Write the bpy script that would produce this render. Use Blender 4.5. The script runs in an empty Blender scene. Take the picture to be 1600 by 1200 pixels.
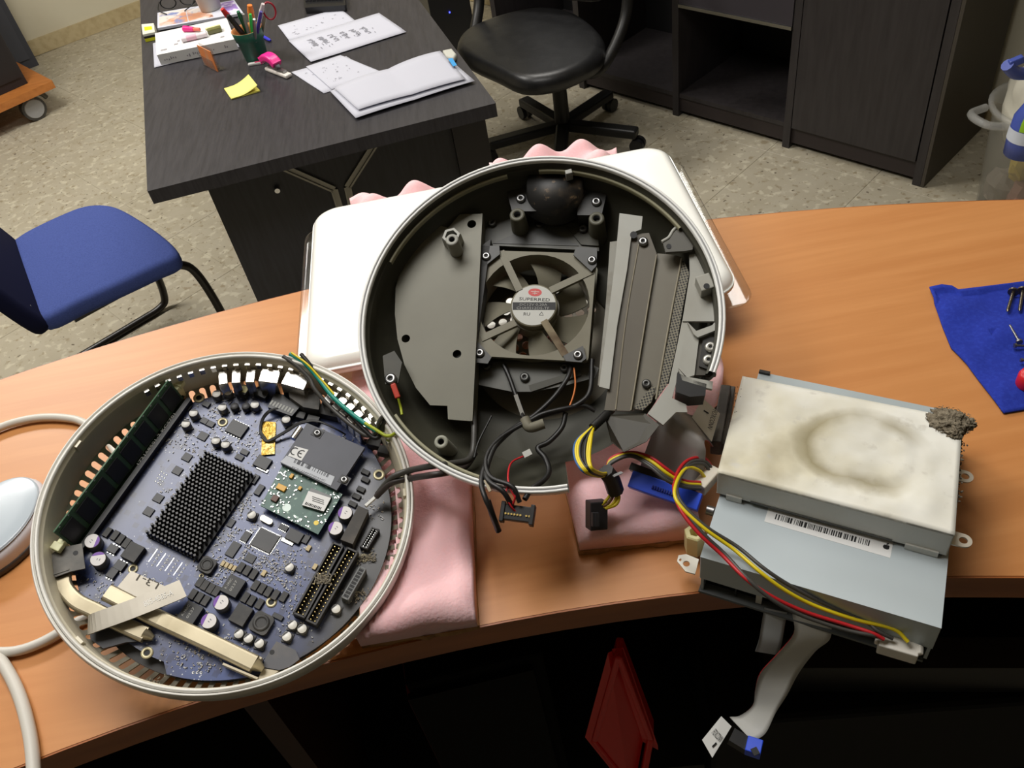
import bpy, math, random
from mathutils import Vector, Matrix
random.seed(11)
scene = bpy.context.scene
col = scene.collection
V = Vector
# ------------------------------------------------------------------ camera, light, exposure
F = 1340.0                                   # focal length in pixels of the 1600x1200 frame
CAM_Z = 1.73
dn = V((260, 1350, F)).normalized()          # world "down" seen in camera axes (x right, y down, z forward)
fw = V((0, 0, 1))
cy = (fw - fw.dot(dn) * dn).normalized()
cz = -dn
cx = cy.cross(cz)
CM = Matrix((cx, cy, cz))                    # camera axes -> world axes
cam_d = bpy.data.cameras.new('camera')
cam_d.sensor_width = 36.0
cam_d.lens = F / 1600 * 36
cam_d.clip_start = 0.02
cam = bpy.data.objects.new('camera', cam_d)
col.objects.link(cam)
cam.matrix_world = Matrix.Translation((0, 0, CAM_Z)) @ (CM @ Matrix(((1, 0, 0), (0, -1, 0), (0, 0, -1)))).to_4x4()
scene.camera = cam
world = bpy.data.worlds.new('world')
scene.world = world
world.use_nodes = True
world.node_tree.nodes['Background'].inputs[0].default_value = (0.9, 0.95, 1.0, 1)
world.node_tree.nodes['Background'].inputs[1].default_value = 0.05

def area(name, loc, sx, sy, power, rgb=(1, 0.965, 0.91), rot=0.0, look=None):
    d = bpy.data.lights.new(name, 'AREA')
    d.shape = 'RECTANGLE'
    d.size = sx
    d.size_y = sy
    d.energy = power
    d.color = rgb
    o = bpy.data.objects.new(name, d)
    o.location = loc
    o.rotation_euler = (0, 0, rot)
    if look is not None:
        o.rotation_euler = (V(look) - V(loc)).to_track_quat('-Z', 'Y').to_euler()
    col.objects.link(o)
    return o
area('ceiling_lamp', (-1.75, 2.75, 2.84), 1.2, 0.6, 42, rot=0.2)
area('ceiling_lamp', (0.3, 3.3, 2.84), 1.2, 0.6, 22, rot=0.2)
area('ceiling_lamp', (-0.35, 0.85, 2.84), 1.2, 0.6, 16, rgb=(1, 0.98, 0.95), rot=0.2)  # lamp added to brighten the near counter, placed to mirror in the board
scene.view_settings.view_transform = 'Standard'
scene.view_settings.look = 'None'
scene.view_settings.gamma = 1.0
scene.view_settings.use_curve_mapping = False
scene.view_settings.exposure = 0.75

# ------------------------------------------------------------------ pixel geometry (used to work out real positions)
def ray(x, y):
    return CM @ V((x - 800, y - 600, F))
def W(x, y, z):
    """world point seen at pixel (x, y) that lies at height z"""
    r = ray(x, y)
    return V((0, 0, CAM_Z)) + r * ((z - CAM_Z) / r.z)
class Frame:
    """a plane in the room: origin o, normal n, axes u, v"""
    def __init__(s, o, n, u=None):
        s.o = V(o)
        s.n = V(n).normalized()
        s.u = (V((0, 1, 0)).cross(s.n) if u is None else V(u)).normalized()
        s.v = s.n.cross(s.u)
        s.m = Matrix((s.u, s.v, s.n)).transposed().to_4x4()
        s.m.translation = s.o
        s.i = s.m.inverted()
    def px(s, x, y, h=0.0):
        r = ray(x, y)
        c = V((0, 0, CAM_Z))
        t = (s.o + h * s.n - c).dot(s.n) / r.dot(s.n)
        return s.i @ (c + r * t)
    def loc(s, p):
        return s.i @ V(p)
    def w(s, p):
        return s.m @ V(p)

# ------------------------------------------------------------------ materials
def lin(c):
    return tuple((v / 255 / 12.92) if v / 255 <= 0.04045 else ((v / 255 + 0.055) / 1.055) ** 2.4 for v in c) + (1.0,)
MATS = {}
def mat(name, rgb, rough=0.5, metal=0.0, spec=0.5, noise=None, bump=None, emit=None, coat=0.0, alpha=1.0, trans=0.0, sub=0.0):
    """noise = (scale, rgb2, low, high, (sx, sy, sz)); bump = (scale, strength)"""
    if name in MATS:
        return MATS[name]
    m = bpy.data.materials.new(name)
    MATS[name] = m
    m.use_nodes = True
    nt = m.node_tree
    b = nt.nodes['Principled BSDF']
    b.inputs['Base Color'].default_value = lin(rgb)
    b.inputs['Roughness'].default_value = rough
    b.inputs['Metallic'].default_value = metal
    b.inputs['Specular IOR Level'].default_value = spec
    b.inputs['Coat Weight'].default_value = coat
    b.inputs['Alpha'].default_value = alpha
    b.inputs['Transmission Weight'].default_value = trans
    if sub:
        b.inputs['Subsurface Weight'].default_value = sub
        b.inputs['Subsurface Radius'].default_value = (0.02, 0.01, 0.008)
        b.inputs['Subsurface Scale'].default_value = 0.4
    tc = nt.nodes.new('ShaderNodeTexCoord')
    src = b
    if noise:
        layers = noise if isinstance(noise, list) else [noise]
        prev = None
        for (sc, rgb2, lo, hi, st) in layers:
            mp = nt.nodes.new('ShaderNodeMapping')
            mp.inputs['Scale'].default_value = st
            nt.links.new(tc.outputs['Object'], mp.inputs['Vector'])
            n = nt.nodes.new('ShaderNodeTexNoise')
            n.inputs['Scale'].default_value = sc
            n.inputs['Detail'].default_value = 5
            nt.links.new(mp.outputs[0], n.inputs['Vector'])
            mr = nt.nodes.new('ShaderNodeMapRange')
            mr.inputs[1].default_value = lo
            mr.inputs[2].default_value = hi
            nt.links.new(n.outputs['Fac'], mr.inputs[0])
            mx = nt.nodes.new('ShaderNodeMix')
            mx.data_type = 'RGBA'
            if prev is None:
                mx.inputs[6].default_value = lin(rgb)
            else:
                nt.links.new(prev, mx.inputs[6])
            mx.inputs[7].default_value = lin(rgb2)
            nt.links.new(mr.outputs[0], mx.inputs[0])
            prev = mx.outputs[2]
        nt.links.new(prev, b.inputs['Base Color'])
    if bump:
        n = nt.nodes.new('ShaderNodeTexNoise')
        n.inputs['Scale'].default_value = bump[0]
        n.inputs['Detail'].default_value = 4
        nt.links.new(tc.outputs['Object'], n.inputs['Vector'])
        bp = nt.nodes.new('ShaderNodeBump')
        bp.inputs['Strength'].default_value = bump[1]
        bp.inputs['Distance'].default_value = 0.002
        nt.links.new(n.outputs['Fac'], bp.inputs['Height'])
        nt.links.new(bp.outputs[0], b.inputs['Normal'])
    if emit:
        b.inputs['Emission Color'].default_value = lin(emit[0])
        b.inputs['Emission Strength'].default_value = emit[1]
    return m
I3 = (1, 1, 1)

# ------------------------------------------------------------------ mesh builder
def rotz(a):
    return Matrix.Rotation(a, 3, 'Z')
class MB:
    def __init__(s):
        s.v, s.f, s.mi, s.sm = [], [], [], []
    def add(s, vs, fs, m=0, smooth=False):
        k = len(s.v)
        s.v += [tuple(p) for p in vs]
        for f in fs:
            s.f.append(tuple(i + k for i in f))
            s.mi.append(m)
            s.sm.append(smooth)
        return s
    def box(s, c, sz, R=None, m=0):
        if R is None:
            R = Matrix.Identity(3)
        elif isinstance(R, (int, float)):
            R = rotz(R)
        c = V(c)
        x, y, z = sz[0] / 2, sz[1] / 2, sz[2] / 2
        vs = [c + R @ V((a, b, d)) for d in (-z, z) for a, b in ((-x, -y), (x, -y), (x, y), (-x, y))]
        return s.add(vs, [(3, 2, 1, 0), (4, 5, 6, 7), (0, 1, 5, 4), (1, 2, 6, 5), (2, 3, 7, 6), (3, 0, 4, 7)], m)
    def bar(s, p0, p1, w, t, up=(0, 0, 1), m=0):
        p0, p1 = V(p0), V(p1)
        x = (p1 - p0).normalized()
        y = V(up).cross(x).normalized()
        z = x.cross(y)
        R = Matrix((x, y, z)).transposed()
        return s.box((p0 + p1) / 2, ((p1 - p0).length, w, t), R, m)
    def prism(s, poly, z0, z1, m=0, smooth=False, mtop=None):
        n = len(poly)
        a = sum(poly[i][0] * poly[(i + 1) % n][1] - poly[(i + 1) % n][0] * poly[i][1] for i in range(n))
        if a < 0:
            poly = poly[::-1]
        vs = [(p[0], p[1], z0) for p in poly] + [(p[0], p[1], z1) for p in poly]
        s.add(vs, [tuple(range(n - 1, -1, -1))], m)
        s.add([(p[0], p[1], z1) for p in poly], [tuple(range(n))], m if mtop is None else mtop)
        s.add(vs, [(i, (i + 1) % n, n + (i + 1) % n, n + i) for i in range(n)], m, smooth)
        return s
    def lathe(s, prof, n=48, c=(0, 0, 0), m=0, R=None, smooth=True, a0=0.0, a1=None, ms=None):
        c = V(c)
        R = Matrix.Identity(3) if R is None else R
        full = a1 is None
        k = n if full else n + 1
        vs = []
        for (r, z) in prof:
            for i in range(k):
                a = a0 + ((2 * math.pi) if full else (a1 - a0)) * i / n
                vs.append(c + R @ V((r * math.cos(a), r * math.sin(a), z)))
        b = len(s.v)
        s.v += [tuple(p) for p in vs]
        for j in range(len(prof) - 1):
            for i in range(n):
                i2 = (i + 1) % k
                s.f.append((b + j * k + i, b + j * k + i2, b + (j + 1) * k + i2, b + (j + 1) * k + i))
                s.mi.append(m if ms is None else ms[j])
                s.sm.append(smooth)
        return s
    def cyl(s, p0, p1, r0, r1=None, n=12, m=0, mcap=None, smooth=True):
        p0, p1 = V(p0), V(p1)
        r1 = r0 if r1 is None else r1
        z = (p1 - p0).normalized()
        x = z.orthogonal().normalized()
        y = z.cross(x)
        ring = lambda p, r: [p + r * (math.cos(2 * math.pi * i / n) * x + math.sin(2 * math.pi * i / n) * y) for i in range(n)]
        a, b = ring(p0, r0), ring(p1, r1)
        s.add(a + b, [(i, (i + 1) % n, n + (i + 1) % n, n + i) for i in range(n)], m, smooth)
        mc = m if mcap is None else mcap
        s.add(a, [tuple(range(n - 1, -1, -1))], m)
        s.add(b, [tuple(range(n))], mc)
        return s
    def tube(s, pts, r, n=8, m=0, sub=6, flat=None, up=None):
        """swept round (or flat=(w,t) rectangular) section along a smooth path"""
        P = spline(pts, sub) if sub > 1 else [V(p) for p in pts]
        N = len(P)
        T = [(P[min(i + 1, N - 1)] - P[max(i - 1, 0)]).normalized() for i in range(N)]
        x = T[0].orthogonal().normalized() if up is None else V(up).cross(T[0]).normalized()
        sec = [(r * math.cos(2 * math.pi * i / n), r * math.sin(2 * math.pi * i / n)) for i in range(n)]
        if flat:
            w, t = flat[0] / 2, flat[1] / 2
            sec = [(-w, -t), (w, -t), (w, t), (-w, t)]
            n = 4
        vs = []
        for i in range(N):
            if up is not None:
                x = V(up).cross(T[i])
                x = x.normalized()
            else:
                x = (x - x.dot(T[i]) * T[i]).normalized()
            y = T[i].cross(x)
            vs += [P[i] + a * x + b * y for a, b in sec]
        fs = [(j * n + i, j * n + (i + 1) % n, (j + 1) * n + (i + 1) % n, (j + 1) * n + i) for j in range(N - 1) for i in range(n)]
        s.add(vs, fs, m, not flat)
        s.add(vs[:n], [tuple(range(n - 1, -1, -1))], m)
        s.add(vs[-n:], [tuple(range(n))], m)
        return s
    def pad(s, poly, z0, z1, r, m=0, crown=0.0, steps=4, under=True):
        """cushion: an outline with rounded top and bottom edges"""
        n = len(poly)
        a = sum(poly[i][0] * poly[(i + 1) % n][1] - poly[(i + 1) % n][0] * poly[i][1] for i in range(n))
        if a < 0:
            poly = poly[::-1]
        cxx = sum(p[0] for p in poly) / n
        cyy = sum(p[1] for p in poly) / n
        R = sum(math.hypot(p[0] - cxx, p[1] - cyy) for p in poly) / n
        rings = []
        for i in range(steps + 1):
            t = math.pi / 2 * i / steps
            if under:
                rings.append((r * (1 - math.sin(t)), z0 + r * (1 - math.cos(t))))
        if not under:
            rings.append((0, z0))
        for i in range(steps + 1):
            t = math.pi / 2 * i / steps
            rings.append((r * (1 - math.cos(t)), z1 - r * (1 - math.sin(t))))
        for k in (0.6, 0.3):
            rings.append((R * (1 - k), z1 + crown * (1 - k)))
        vs = []
        for ins, z in rings:
            k = 1 - ins / R
            vs += [(cxx + (p[0] - cxx) * k, cyy + (p[1] - cyy) * k, z) for p in poly]
        q = len(rings)
        fs = [(j * n + i, j * n + (i + 1) % n, (j + 1) * n + (i + 1) % n, (j + 1) * n + i) for j in range(q - 1) for i in range(n)]
        fs.append(tuple(range(n - 1, -1, -1)))
        fs.append(tuple((q - 1) * n + i for i in range(n)))
        return s.add(vs, fs, m, True)
    def mesh(s, name, mats):
        me = bpy.data.meshes.new(name)
        me.from_pydata(s.v, [], s.f)
        for m in (mats if isinstance(mats, (list, tuple)) else [mats]):
            me.materials.append(m)
        me.polygons.foreach_set('material_index', s.mi)
        me.polygons.foreach_set('use_smooth', s.sm)
        me.update()
        return me
    def build(s, name, mats, parent=None, bevel=0.0, at=None, seg=2):
        return link(name, s.mesh(name, mats), parent, bevel, at, seg)
def link(name, me, parent=None, bevel=0.0, at=None, seg=2):
    o = bpy.data.objects.new(name, me)
    col.objects.link(o)
    if parent is not None:
        o.parent = parent
    if at is not None:
        o.location = at
    if bevel:
        b = o.modifiers.new('bevel', 'BEVEL')
        b.width = bevel
        b.segments = seg
        b.limit_method = 'ANGLE'
        b.angle_limit = math.radians(40)
    return o
def spline(pts, sub=6):
    P = [V(p) for p in pts]
    if len(P) < 3:
        return P
    Q = [P[0] * 2 - P[1]] + P + [P[-1] * 2 - P[-2]]
    out = []
    for i in range(1, len(Q) - 2):
        a, b, c, d = Q[i - 1:i + 3]
        for k in range(sub):
            t = k / sub
            out.append(0.5 * (2 * b + (c - a) * t + (2 * a - 5 * b + 4 * c - d) * t * t + (3 * b - a - 3 * c + d) * t ** 3))
    out.append(P[-1])
    return out
def circle(cx_, cy_, r, n=20, ry=None, rot=0.0):
    ry = r if ry is None else ry
    return [(cx_ + r * math.cos(t) * math.cos(rot) - ry * math.sin(t) * math.sin(rot), cy_ + r * math.cos(t) * math.sin(rot) + ry * math.sin(t) * math.cos(rot))
            for t in (2 * math.pi * i / n for i in range(n))]
def rrect(x0, y0, x1, y1, r, n=6):
    out = []
    for (cx_, cy_, a) in ((x1 - r, y1 - r, 0), (x0 + r, y1 - r, 90), (x0 + r, y0 + r, 180), (x1 - r, y0 + r, 270)):
        for i in range(n + 1):
            t = math.radians(a + 90 * i / n)
            out.append((cx_ + r * math.cos(t), cy_ + r * math.sin(t)))
    return out
def holed(name, outer, holes, z0, z1, m, parent=None, bevel=0.0):
    """flat plate with real holes, from z0 to z1"""
    cu = bpy.data.curves.new(name, 'CURVE')
    cu.dimensions = '2D'
    cu.fill_mode = 'BOTH'
    cu.extrude = abs(z1 - z0) / 2
    for poly in [outer] + list(holes):
        sp = cu.splines.new('POLY')
        sp.points.add(len(poly) - 1)
        for p, q in zip(sp.points, poly):
            p.co = (q[0], q[1], 0, 1)
        sp.use_cyclic_u = True
    t = bpy.data.objects.new('tmp', cu)
    col.objects.link(t)
    me = bpy.data.meshes.new_from_object(t.evaluated_get(bpy.context.evaluated_depsgraph_get()))
    bpy.data.objects.remove(t)
    bpy.data.curves.remove(cu)
    me.name = name
    me.transform(Matrix.Translation((0, 0, (z0 + z1) / 2)))
    me.materials.clear()
    me.materials.append(m)
    return link(name, me, parent, bevel)
def text(s, o, xd, nd, width, m, parent=None, name='lettering', height=None, thick=0.00004):
    """lettering fitted to a width, starting at o, running along xd on a surface with normal nd"""
    cu = bpy.data.curves.new(name, 'FONT')
    cu.body = s
    cu.resolution_u = 2
    t = bpy.data.objects.new('tmp', cu)
    col.objects.link(t)
    me = bpy.data.meshes.new_from_object(t.evaluated_get(bpy.context.evaluated_depsgraph_get()))
    bpy.data.objects.remove(t)
    bpy.data.curves.remove(cu)
    xs = [v.co.x for v in me.vertices]
    ys = [v.co.y for v in me.vertices]
    w = max(xs) - min(xs)
    k = width / w
    ky = k if height is None else height / max(max(ys) - min(ys), 1e-6)
    X = V(xd).normalized()
    N = V(nd).normalized()
    Y = N.cross(X)
    x0, y0 = min(xs), min(ys)
    for v in me.vertices:
        v.co = V(o) + X * ((v.co.x - x0) * k) + Y * ((v.co.y - y0) * ky) + N * thick
    me.materials.clear()
    me.materials.append(m)
    me.name = name
    return link(name, me, parent)
def text_px(fr, s, p0, p1, h, m, parent, height=None, name='lettering'):
    a, b = fr.px(*p0, h), fr.px(*p1, h)
    return text(s, a, b - a, (0, 0, 1), (b - a).length, m, parent, name, height)

# ------------------------------------------------------------------ naming
def tag(o, label, cat, group=None):
    o['label'] = label
    o['category'] = cat
    if group:
        o['group'] = group
    return o
def thing(name, label, cat, loc=(0, 0, 0), rot=0.0, group=None, matrix=None):
    o = bpy.data.objects.new(name, None)
    o.empty_display_size = 0.05
    col.objects.link(o)
    if matrix is not None:
        o.matrix_world = matrix
    else:
        o.location = loc
        o.rotation_euler = (0, 0, rot)
    return tag(o, label, cat, group)
def struct(name, mb, m, parent=None):
    o = mb.build(name, m, parent)
    o['kind'] = 'structure'
    return o
def stuff(o):
    o['kind'] = 'stuff'
    return o
MESHES = {}
def put(name, key, make, parent, at, rz=0.0):
    """a repeated piece: mesh data shared between alike pieces"""
    if key not in MESHES:
        mb, mats = make()
        MESHES[key] = mb.mesh(name, mats)
    o = bpy.data.objects.new(name, MESHES[key])
    col.objects.link(o)
    o.parent = parent
    o.location = at
    o.rotation_euler = (0, 0, rz)
    return o

# ------------------------------------------------------------------ common materials
wood = mat('orange_beech_laminate', (196, 133, 76), 0.42, spec=0.5, noise=[(2.2, (188, 123, 67), 0.3, 0.75, (0.8, 9, 4)), (9, (204, 141, 84), 0.4, 0.85, (0.8, 12, 4))], bump=None)
wood_edge = mat('counter_edge_band', (170, 98, 40), 0.4, noise=(6, (140, 76, 30), 0.3, 0.7, (1, 1, 8)))
dark_wood = mat('dark_wenge_laminate', (52, 50, 54), 0.42, noise=[(5, (38, 36, 40), 0.35, 0.7, (26, 2, 2)), (30, (62, 60, 62), 0.55, 0.8, (30, 1, 1))])
dark_cab = mat('dark_cabinet_laminate', (50, 46, 47), 0.5, noise=(6, (40, 36, 37), 0.35, 0.7, (10, 10, 1)))
black_in = mat('black_interior', (20, 19, 20), 0.7)
steel = mat('steel', (150, 150, 150), 0.38, 1.0)
bright_steel = mat('nickel_plate', (235, 232, 225), 0.22, 1.0, noise=(60, (200, 196, 186), 0.4, 0.7, I3))
alu = mat('brushed_aluminium', (176, 174, 168), 0.35, 1.0)
black_pl = mat('black_plastic', (24, 24, 25), 0.42)
white_pl = mat('white_plastic', (238, 238, 232), 0.28)
grey_pl = mat('grey_plastic', (120, 121, 120), 0.5)
black_ink = mat('black_ink', (18, 18, 20), 0.6)
grey_ink = mat('grey_ink', (110, 110, 118), 0.7)
paper = mat('paper', (186, 187, 198), 0.8)
chrome = mat('chrome', (220, 222, 225), 0.12, 1.0)

# ------------------------------------------------------------------ the room
def terrazzo():
    m = mat('terrazzo', (182, 172, 142), 0.42)
    nt = m.node_tree
    b = nt.nodes['Principled BSDF']
    geo = nt.nodes.new('ShaderNodeNewGeometry')
    def speck(scale, lo, hi, rgb, prev):
        n = nt.nodes.new('ShaderNodeTexNoise')
        n.inputs['Scale'].default_value = scale
        n.inputs['Detail'].default_value = 3
        nt.links.new(geo.outputs['Position'], n.inputs['Vector'])
        r = nt.nodes.new('ShaderNodeMapRange')
        r.inputs[1].default_value = lo
        r.inputs[2].default_value = hi
        nt.links.new(n.outputs['Fac'], r.inputs[0])
        x = nt.nodes.new('ShaderNodeMix')
        x.data_type = 'RGBA'
        if prev is None:
            x.inputs[6].default_value = lin((174, 166, 147))
        else:
            nt.links.new(prev, x.inputs[6])
        x.inputs[7].default_value = lin(rgb)
        nt.links.new(r.outputs[0], x.inputs[0])
        return x.outputs[2]
    p = speck(9, 0.4, 0.7, (166, 157, 136), None)
    p = speck(30, 0.55, 0.64, (192, 185, 164), p)
    p = speck(36, 0.60, 0.68, (148, 136, 112), p)
    p = speck(54, 0.65, 0.70, (104, 94, 78), p)
    nt.links.new(p, b.inputs['Base Color'])
    return m
terr = terrazzo()
grout = mat('grout', (150, 138, 110), 0.8)
wall_m = mat('wall_paint', (206, 200, 178), 0.8, noise=(2.5, (198, 190, 166), 0.3, 0.7, I3))
skirt_m = mat('skirting_tile', (186, 170, 132), 0.4, noise=(30, (170, 152, 114), 0.4, 0.7, I3))
ceil_m = mat('ceiling_paint', (230, 228, 220), 0.9)

k0 = W(1437, 292, 0)                          # front right foot of the wall cabinet
k3 = W(1060, 182, 0)                          # its second upright
ce_ = (k3 - k0).normalized()
cw = V((ce_.y, -ce_.x, 0))
cw = cw if cw.y > 0 else -cw                  # from the cabinet towards the wall
wq = k0 + cw * 0.49                           # a point of the right-hand wall
f0, f1 = V((-2.36, 5.12)), V((-1.79, 5.45))   # two points of the far wall's foot
fd_ = (f1 - f0).normalized()
den = fd_.x * ce_.y - fd_.y * ce_.x
s_ = ((wq.x - f0.x) * ce_.y - (wq.y - f0.y) * ce_.x) / den
ca = f0 + fd_ * s_
t_ = (-1.7 - wq.y) / ce_.y
corner = [V((ca.x, ca.y)), V((f0.x - fd_.x * 3.2, f0.y - fd_.y * 3.2)), V((-4.4, -1.7)), V((wq.x + ce_.x * t_, -1.7))]
fl = MB()
fl.prism([(p.x * 1.0, p.y) for p in corner], -0.08, -0.0016)
floor = struct('floor', fl, terr)
td = V((-0.64, 0.77)).normalized()
tn = V((td.y, -td.x))
TS = 0.40
def seen(x, y, z, mg=140):
    c = CM.transposed() @ (V((x, y, z)) - V((0, 0, CAM_Z)))
    if c.z < 0.05:
        return False
    px, py = 800 + F * c.x / c.z, 600 + F * c.y / c.z
    return -mg < px < 1600 + mg and -mg < py < 640
tile_mb = MB()
g = 0.0009
tile_mb.add([(-TS / 2 + g, -TS / 2 + g, -0.004), (TS / 2 - g, -TS / 2 + g, -0.004), (TS / 2 - g, TS / 2 - g, -0.004), (-TS / 2 + g, TS / 2 - g, -0.004),
             (-TS / 2 + g, -TS / 2 + g, -0.001), (TS / 2 - g, -TS / 2 + g, -0.001), (TS / 2 - g, TS / 2 - g, -0.001), (-TS / 2 + g, TS / 2 - g, -0.001),
             (-TS / 2 + 2 * g, -TS / 2 + 2 * g, 0), (TS / 2 - 2 * g, -TS / 2 + 2 * g, 0), (TS / 2 - 2 * g, TS / 2 - 2 * g, 0), (-TS / 2 + 2 * g, TS / 2 - 2 * g, 0)],
            [(0, 1, 5, 4), (1, 2, 6, 5), (2, 3, 7, 6), (3, 0, 4, 7), (4, 5, 9, 8), (5, 6, 10, 9), (6, 7, 11, 10), (7, 4, 8, 11), (8, 9, 10, 11)])
tile_me = tile_mb.mesh('tile', terr)
org = V((1.34, 2.42))
cc = sum((p for p in corner), V((0, 0))) / 4
def inside(p):
    s = [(corner[(i + 1) % 4] - corner[i]).cross(p - corner[i]) if False else
         (corner[(i + 1) % 4].x - corner[i].x) * (p.y - corner[i].y) - (corner[(i + 1) % 4].y - corner[i].y) * (p.x - corner[i].x) for i in range(4)]
    return all(v > 0.25 for v in s) or all(v < -0.25 for v in s)
for i in range(-14, 15):
    for j in range(-14, 15):
        p = org + td * (i + 0.5) * TS + tn * (j + 0.5) * TS
        if p.y > 0.9 and inside(p) and seen(p.x, p.y, 0):
            o = link('tile', tile_me, floor)
            o.location = (p.x, p.y, 0)
            o.rotation_euler = (0, 0, math.atan2(td.y, td.x))
def wall(name, a, b, m=None, h=2.9, t=0.12):
    mb = MB()
    d = (b - a).normalized()
    nrm = V((d.y, -d.x))
    mid = (a + b) / 2
    if nrm.dot(cc - mid) > 0:
        nrm = -nrm
    poly = [a, b, b + nrm * t, a + nrm * t]
    mb.prism([(p.x, p.y) for p in poly], 0, h)
    struct(name, mb, m or wall_m)
    return -nrm
nf = wall('wall_far', corner[0], corner[1])
wall('wall_left', corner[1], corner[2])
wall('wall_near', corner[2], corner[3], mat('wall_near_darkened', (96, 92, 84), 0.9))  # unseen wall, darkened to cut bounced light under the counter
nr = wall('wall_right', corner[3], corner[0])
for nm, a, b, nn in (('baseboard_far', corner[0], corner[1], nf), ('baseboard_right', corner[3], corner[0], nr)):
    mb = MB()
    d = (b - a).normalized()
    mb.prism([(p.x, p.y) for p in (a, b, b + nn * 0.012, a + nn * 0.012)], 0.001, 0.085)
    struct(nm, mb, skirt_m)
cb = MB()
cb.prism([(p.x, p.y) for p in corner], 2.9, 2.98)
struct('ceiling', cb, ceil_m)

# ------------------------------------------------------------------ the curved reception counter
TZ = 1.183                                    # counter top height
AC = V((-0.037, -1.207))
RI, RO = 1.53, 1.98
counter = thing('reception_counter', 'curved orange wood reception counter holding the dismantled computer', 'counter', (0, 0, 0))
def sector(r0, r1, a0, a1, n=48):
    p = [(AC.x + r1 * math.sin(a), AC.y + r1 * math.cos(a)) for a in (a0 + (a1 - a0) * i / n for i in range(n + 1))]
    p += [(AC.x + r0 * math.sin(a), AC.y + r0 * math.cos(a)) for a in (a1 + (a0 - a1) * i / n for i in range(n + 1))]
    return p
A0, A1 = -0.62, 0.62
mb = MB()
mb.prism(sector(RI + 0.0015, RO - 0.0015, A0, A1), TZ - 0.025, TZ)
mb.build('countertop', wood, counter)
mb = MB()
mb.prism(sector(RI, RI + 0.0014, A0, A1), TZ - 0.0255, TZ - 0.0004)
mb.build('edge_band', wood_edge, counter)
mb = MB()
mb.prism(sector(RO - 0.0014, RO, A0, A1), TZ - 0.0255, TZ - 0.0004)
mb.build('edge_band', wood_edge, counter)
mb = MB()
mb.prism(sector(RO - 0.10, RO - 0.08, A0, A1), 0.0, TZ - 0.025)
mb.build('front_panel', black_in, counter)
for a in (-0.55, -0.135, 0.5):
    mb = MB()
    mb.prism(sector(RI + 0.03, RO - 0.10, a - 0.006, a + 0.006, 2), 0.0, TZ - 0.025)
    mb.build('divider', mat('dark_brown_divider', (58, 30, 22), 0.6), counter)
for z in (0.74, 0.12):
    mb = MB()
    mb.prism(sector(RI + 0.05, RO - 0.10, A0, A1, 30), z - 0.02, z)
    mb.build('shelf', black_in, counter)

# ------------------------------------------------------------------ pink egg-crate foam on cardboard
pink = mat('pink_foam', (248, 206, 208), 0.95, spec=0.1, noise=[(7, (242, 192, 196), 0.4, 0.7, I3), (5, (226, 172, 174), 0.62, 0.78, I3)], bump=(420, 0.25), sub=0.25)
card = mat('cardboard', (176, 132, 82), 0.85, noise=(14, (140, 100, 60), 0.35, 0.7, (8, 8, 1)))
def underside(x, y):
    """the height at which the base, the dome or the display presses on the foam"""
    lim = 9.0
    if DX0 - 0.004 < x < DX1 + 0.004 and DY0 - 0.004 < y < DY1 + 0.002:
        lim = TZ + 0.0285
    for zl, rmax in ((-0.0460, 0.1185), (-0.0415, 0.1230), (-0.0330, 0.1300), (-0.0250, 0.1330), (-0.012, 0.1380)):
        n = T_N
        z = T_O.z + (zl * 1.0 - (x - T_O.x) * n.x - (y - T_O.y) * n.y) / n.z
        d = V((x, y, z)) - T_O
        d = d - d.dot(n) * n
        if d.length < rmax:
            lim = min(lim, z - 0.0006)
            break
    for k in range(24):
        z = TZ + 0.0055 + k * 0.002
        d = V((x, y, z)) - D_O
        h = d.dot(D_N)
        r = (d - h * D_N).length
        if h < 0 and (r / 0.1375) ** 2 + (h / 0.0835) ** 2 < 1:
            lim = min(lim, z - 0.001)
            break
    return max(lim, TZ + 0.0062)
T_O, T_N = V((-0.221, 0.417, CAM_Z - 0.473)), V((0.189, -0.271, 1.0)).normalized()
D_O, D_N = V((0.028, 0.484, CAM_Z - 0.405)), V((-0.067, -0.457, 1.0)).normalized()
ZD = 1.243
p = [W(x, y, ZD - 0.006) for x, y in ((482, 335), (1034, 229), (1166, 446), (482, 572))]
DX0, DX1, DY0, DY1 = (p[0].x + p[3].x) / 2, (p[1].x + p[2].x) / 2, p[2].y, (p[0].y + p[1].y) / 2
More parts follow.
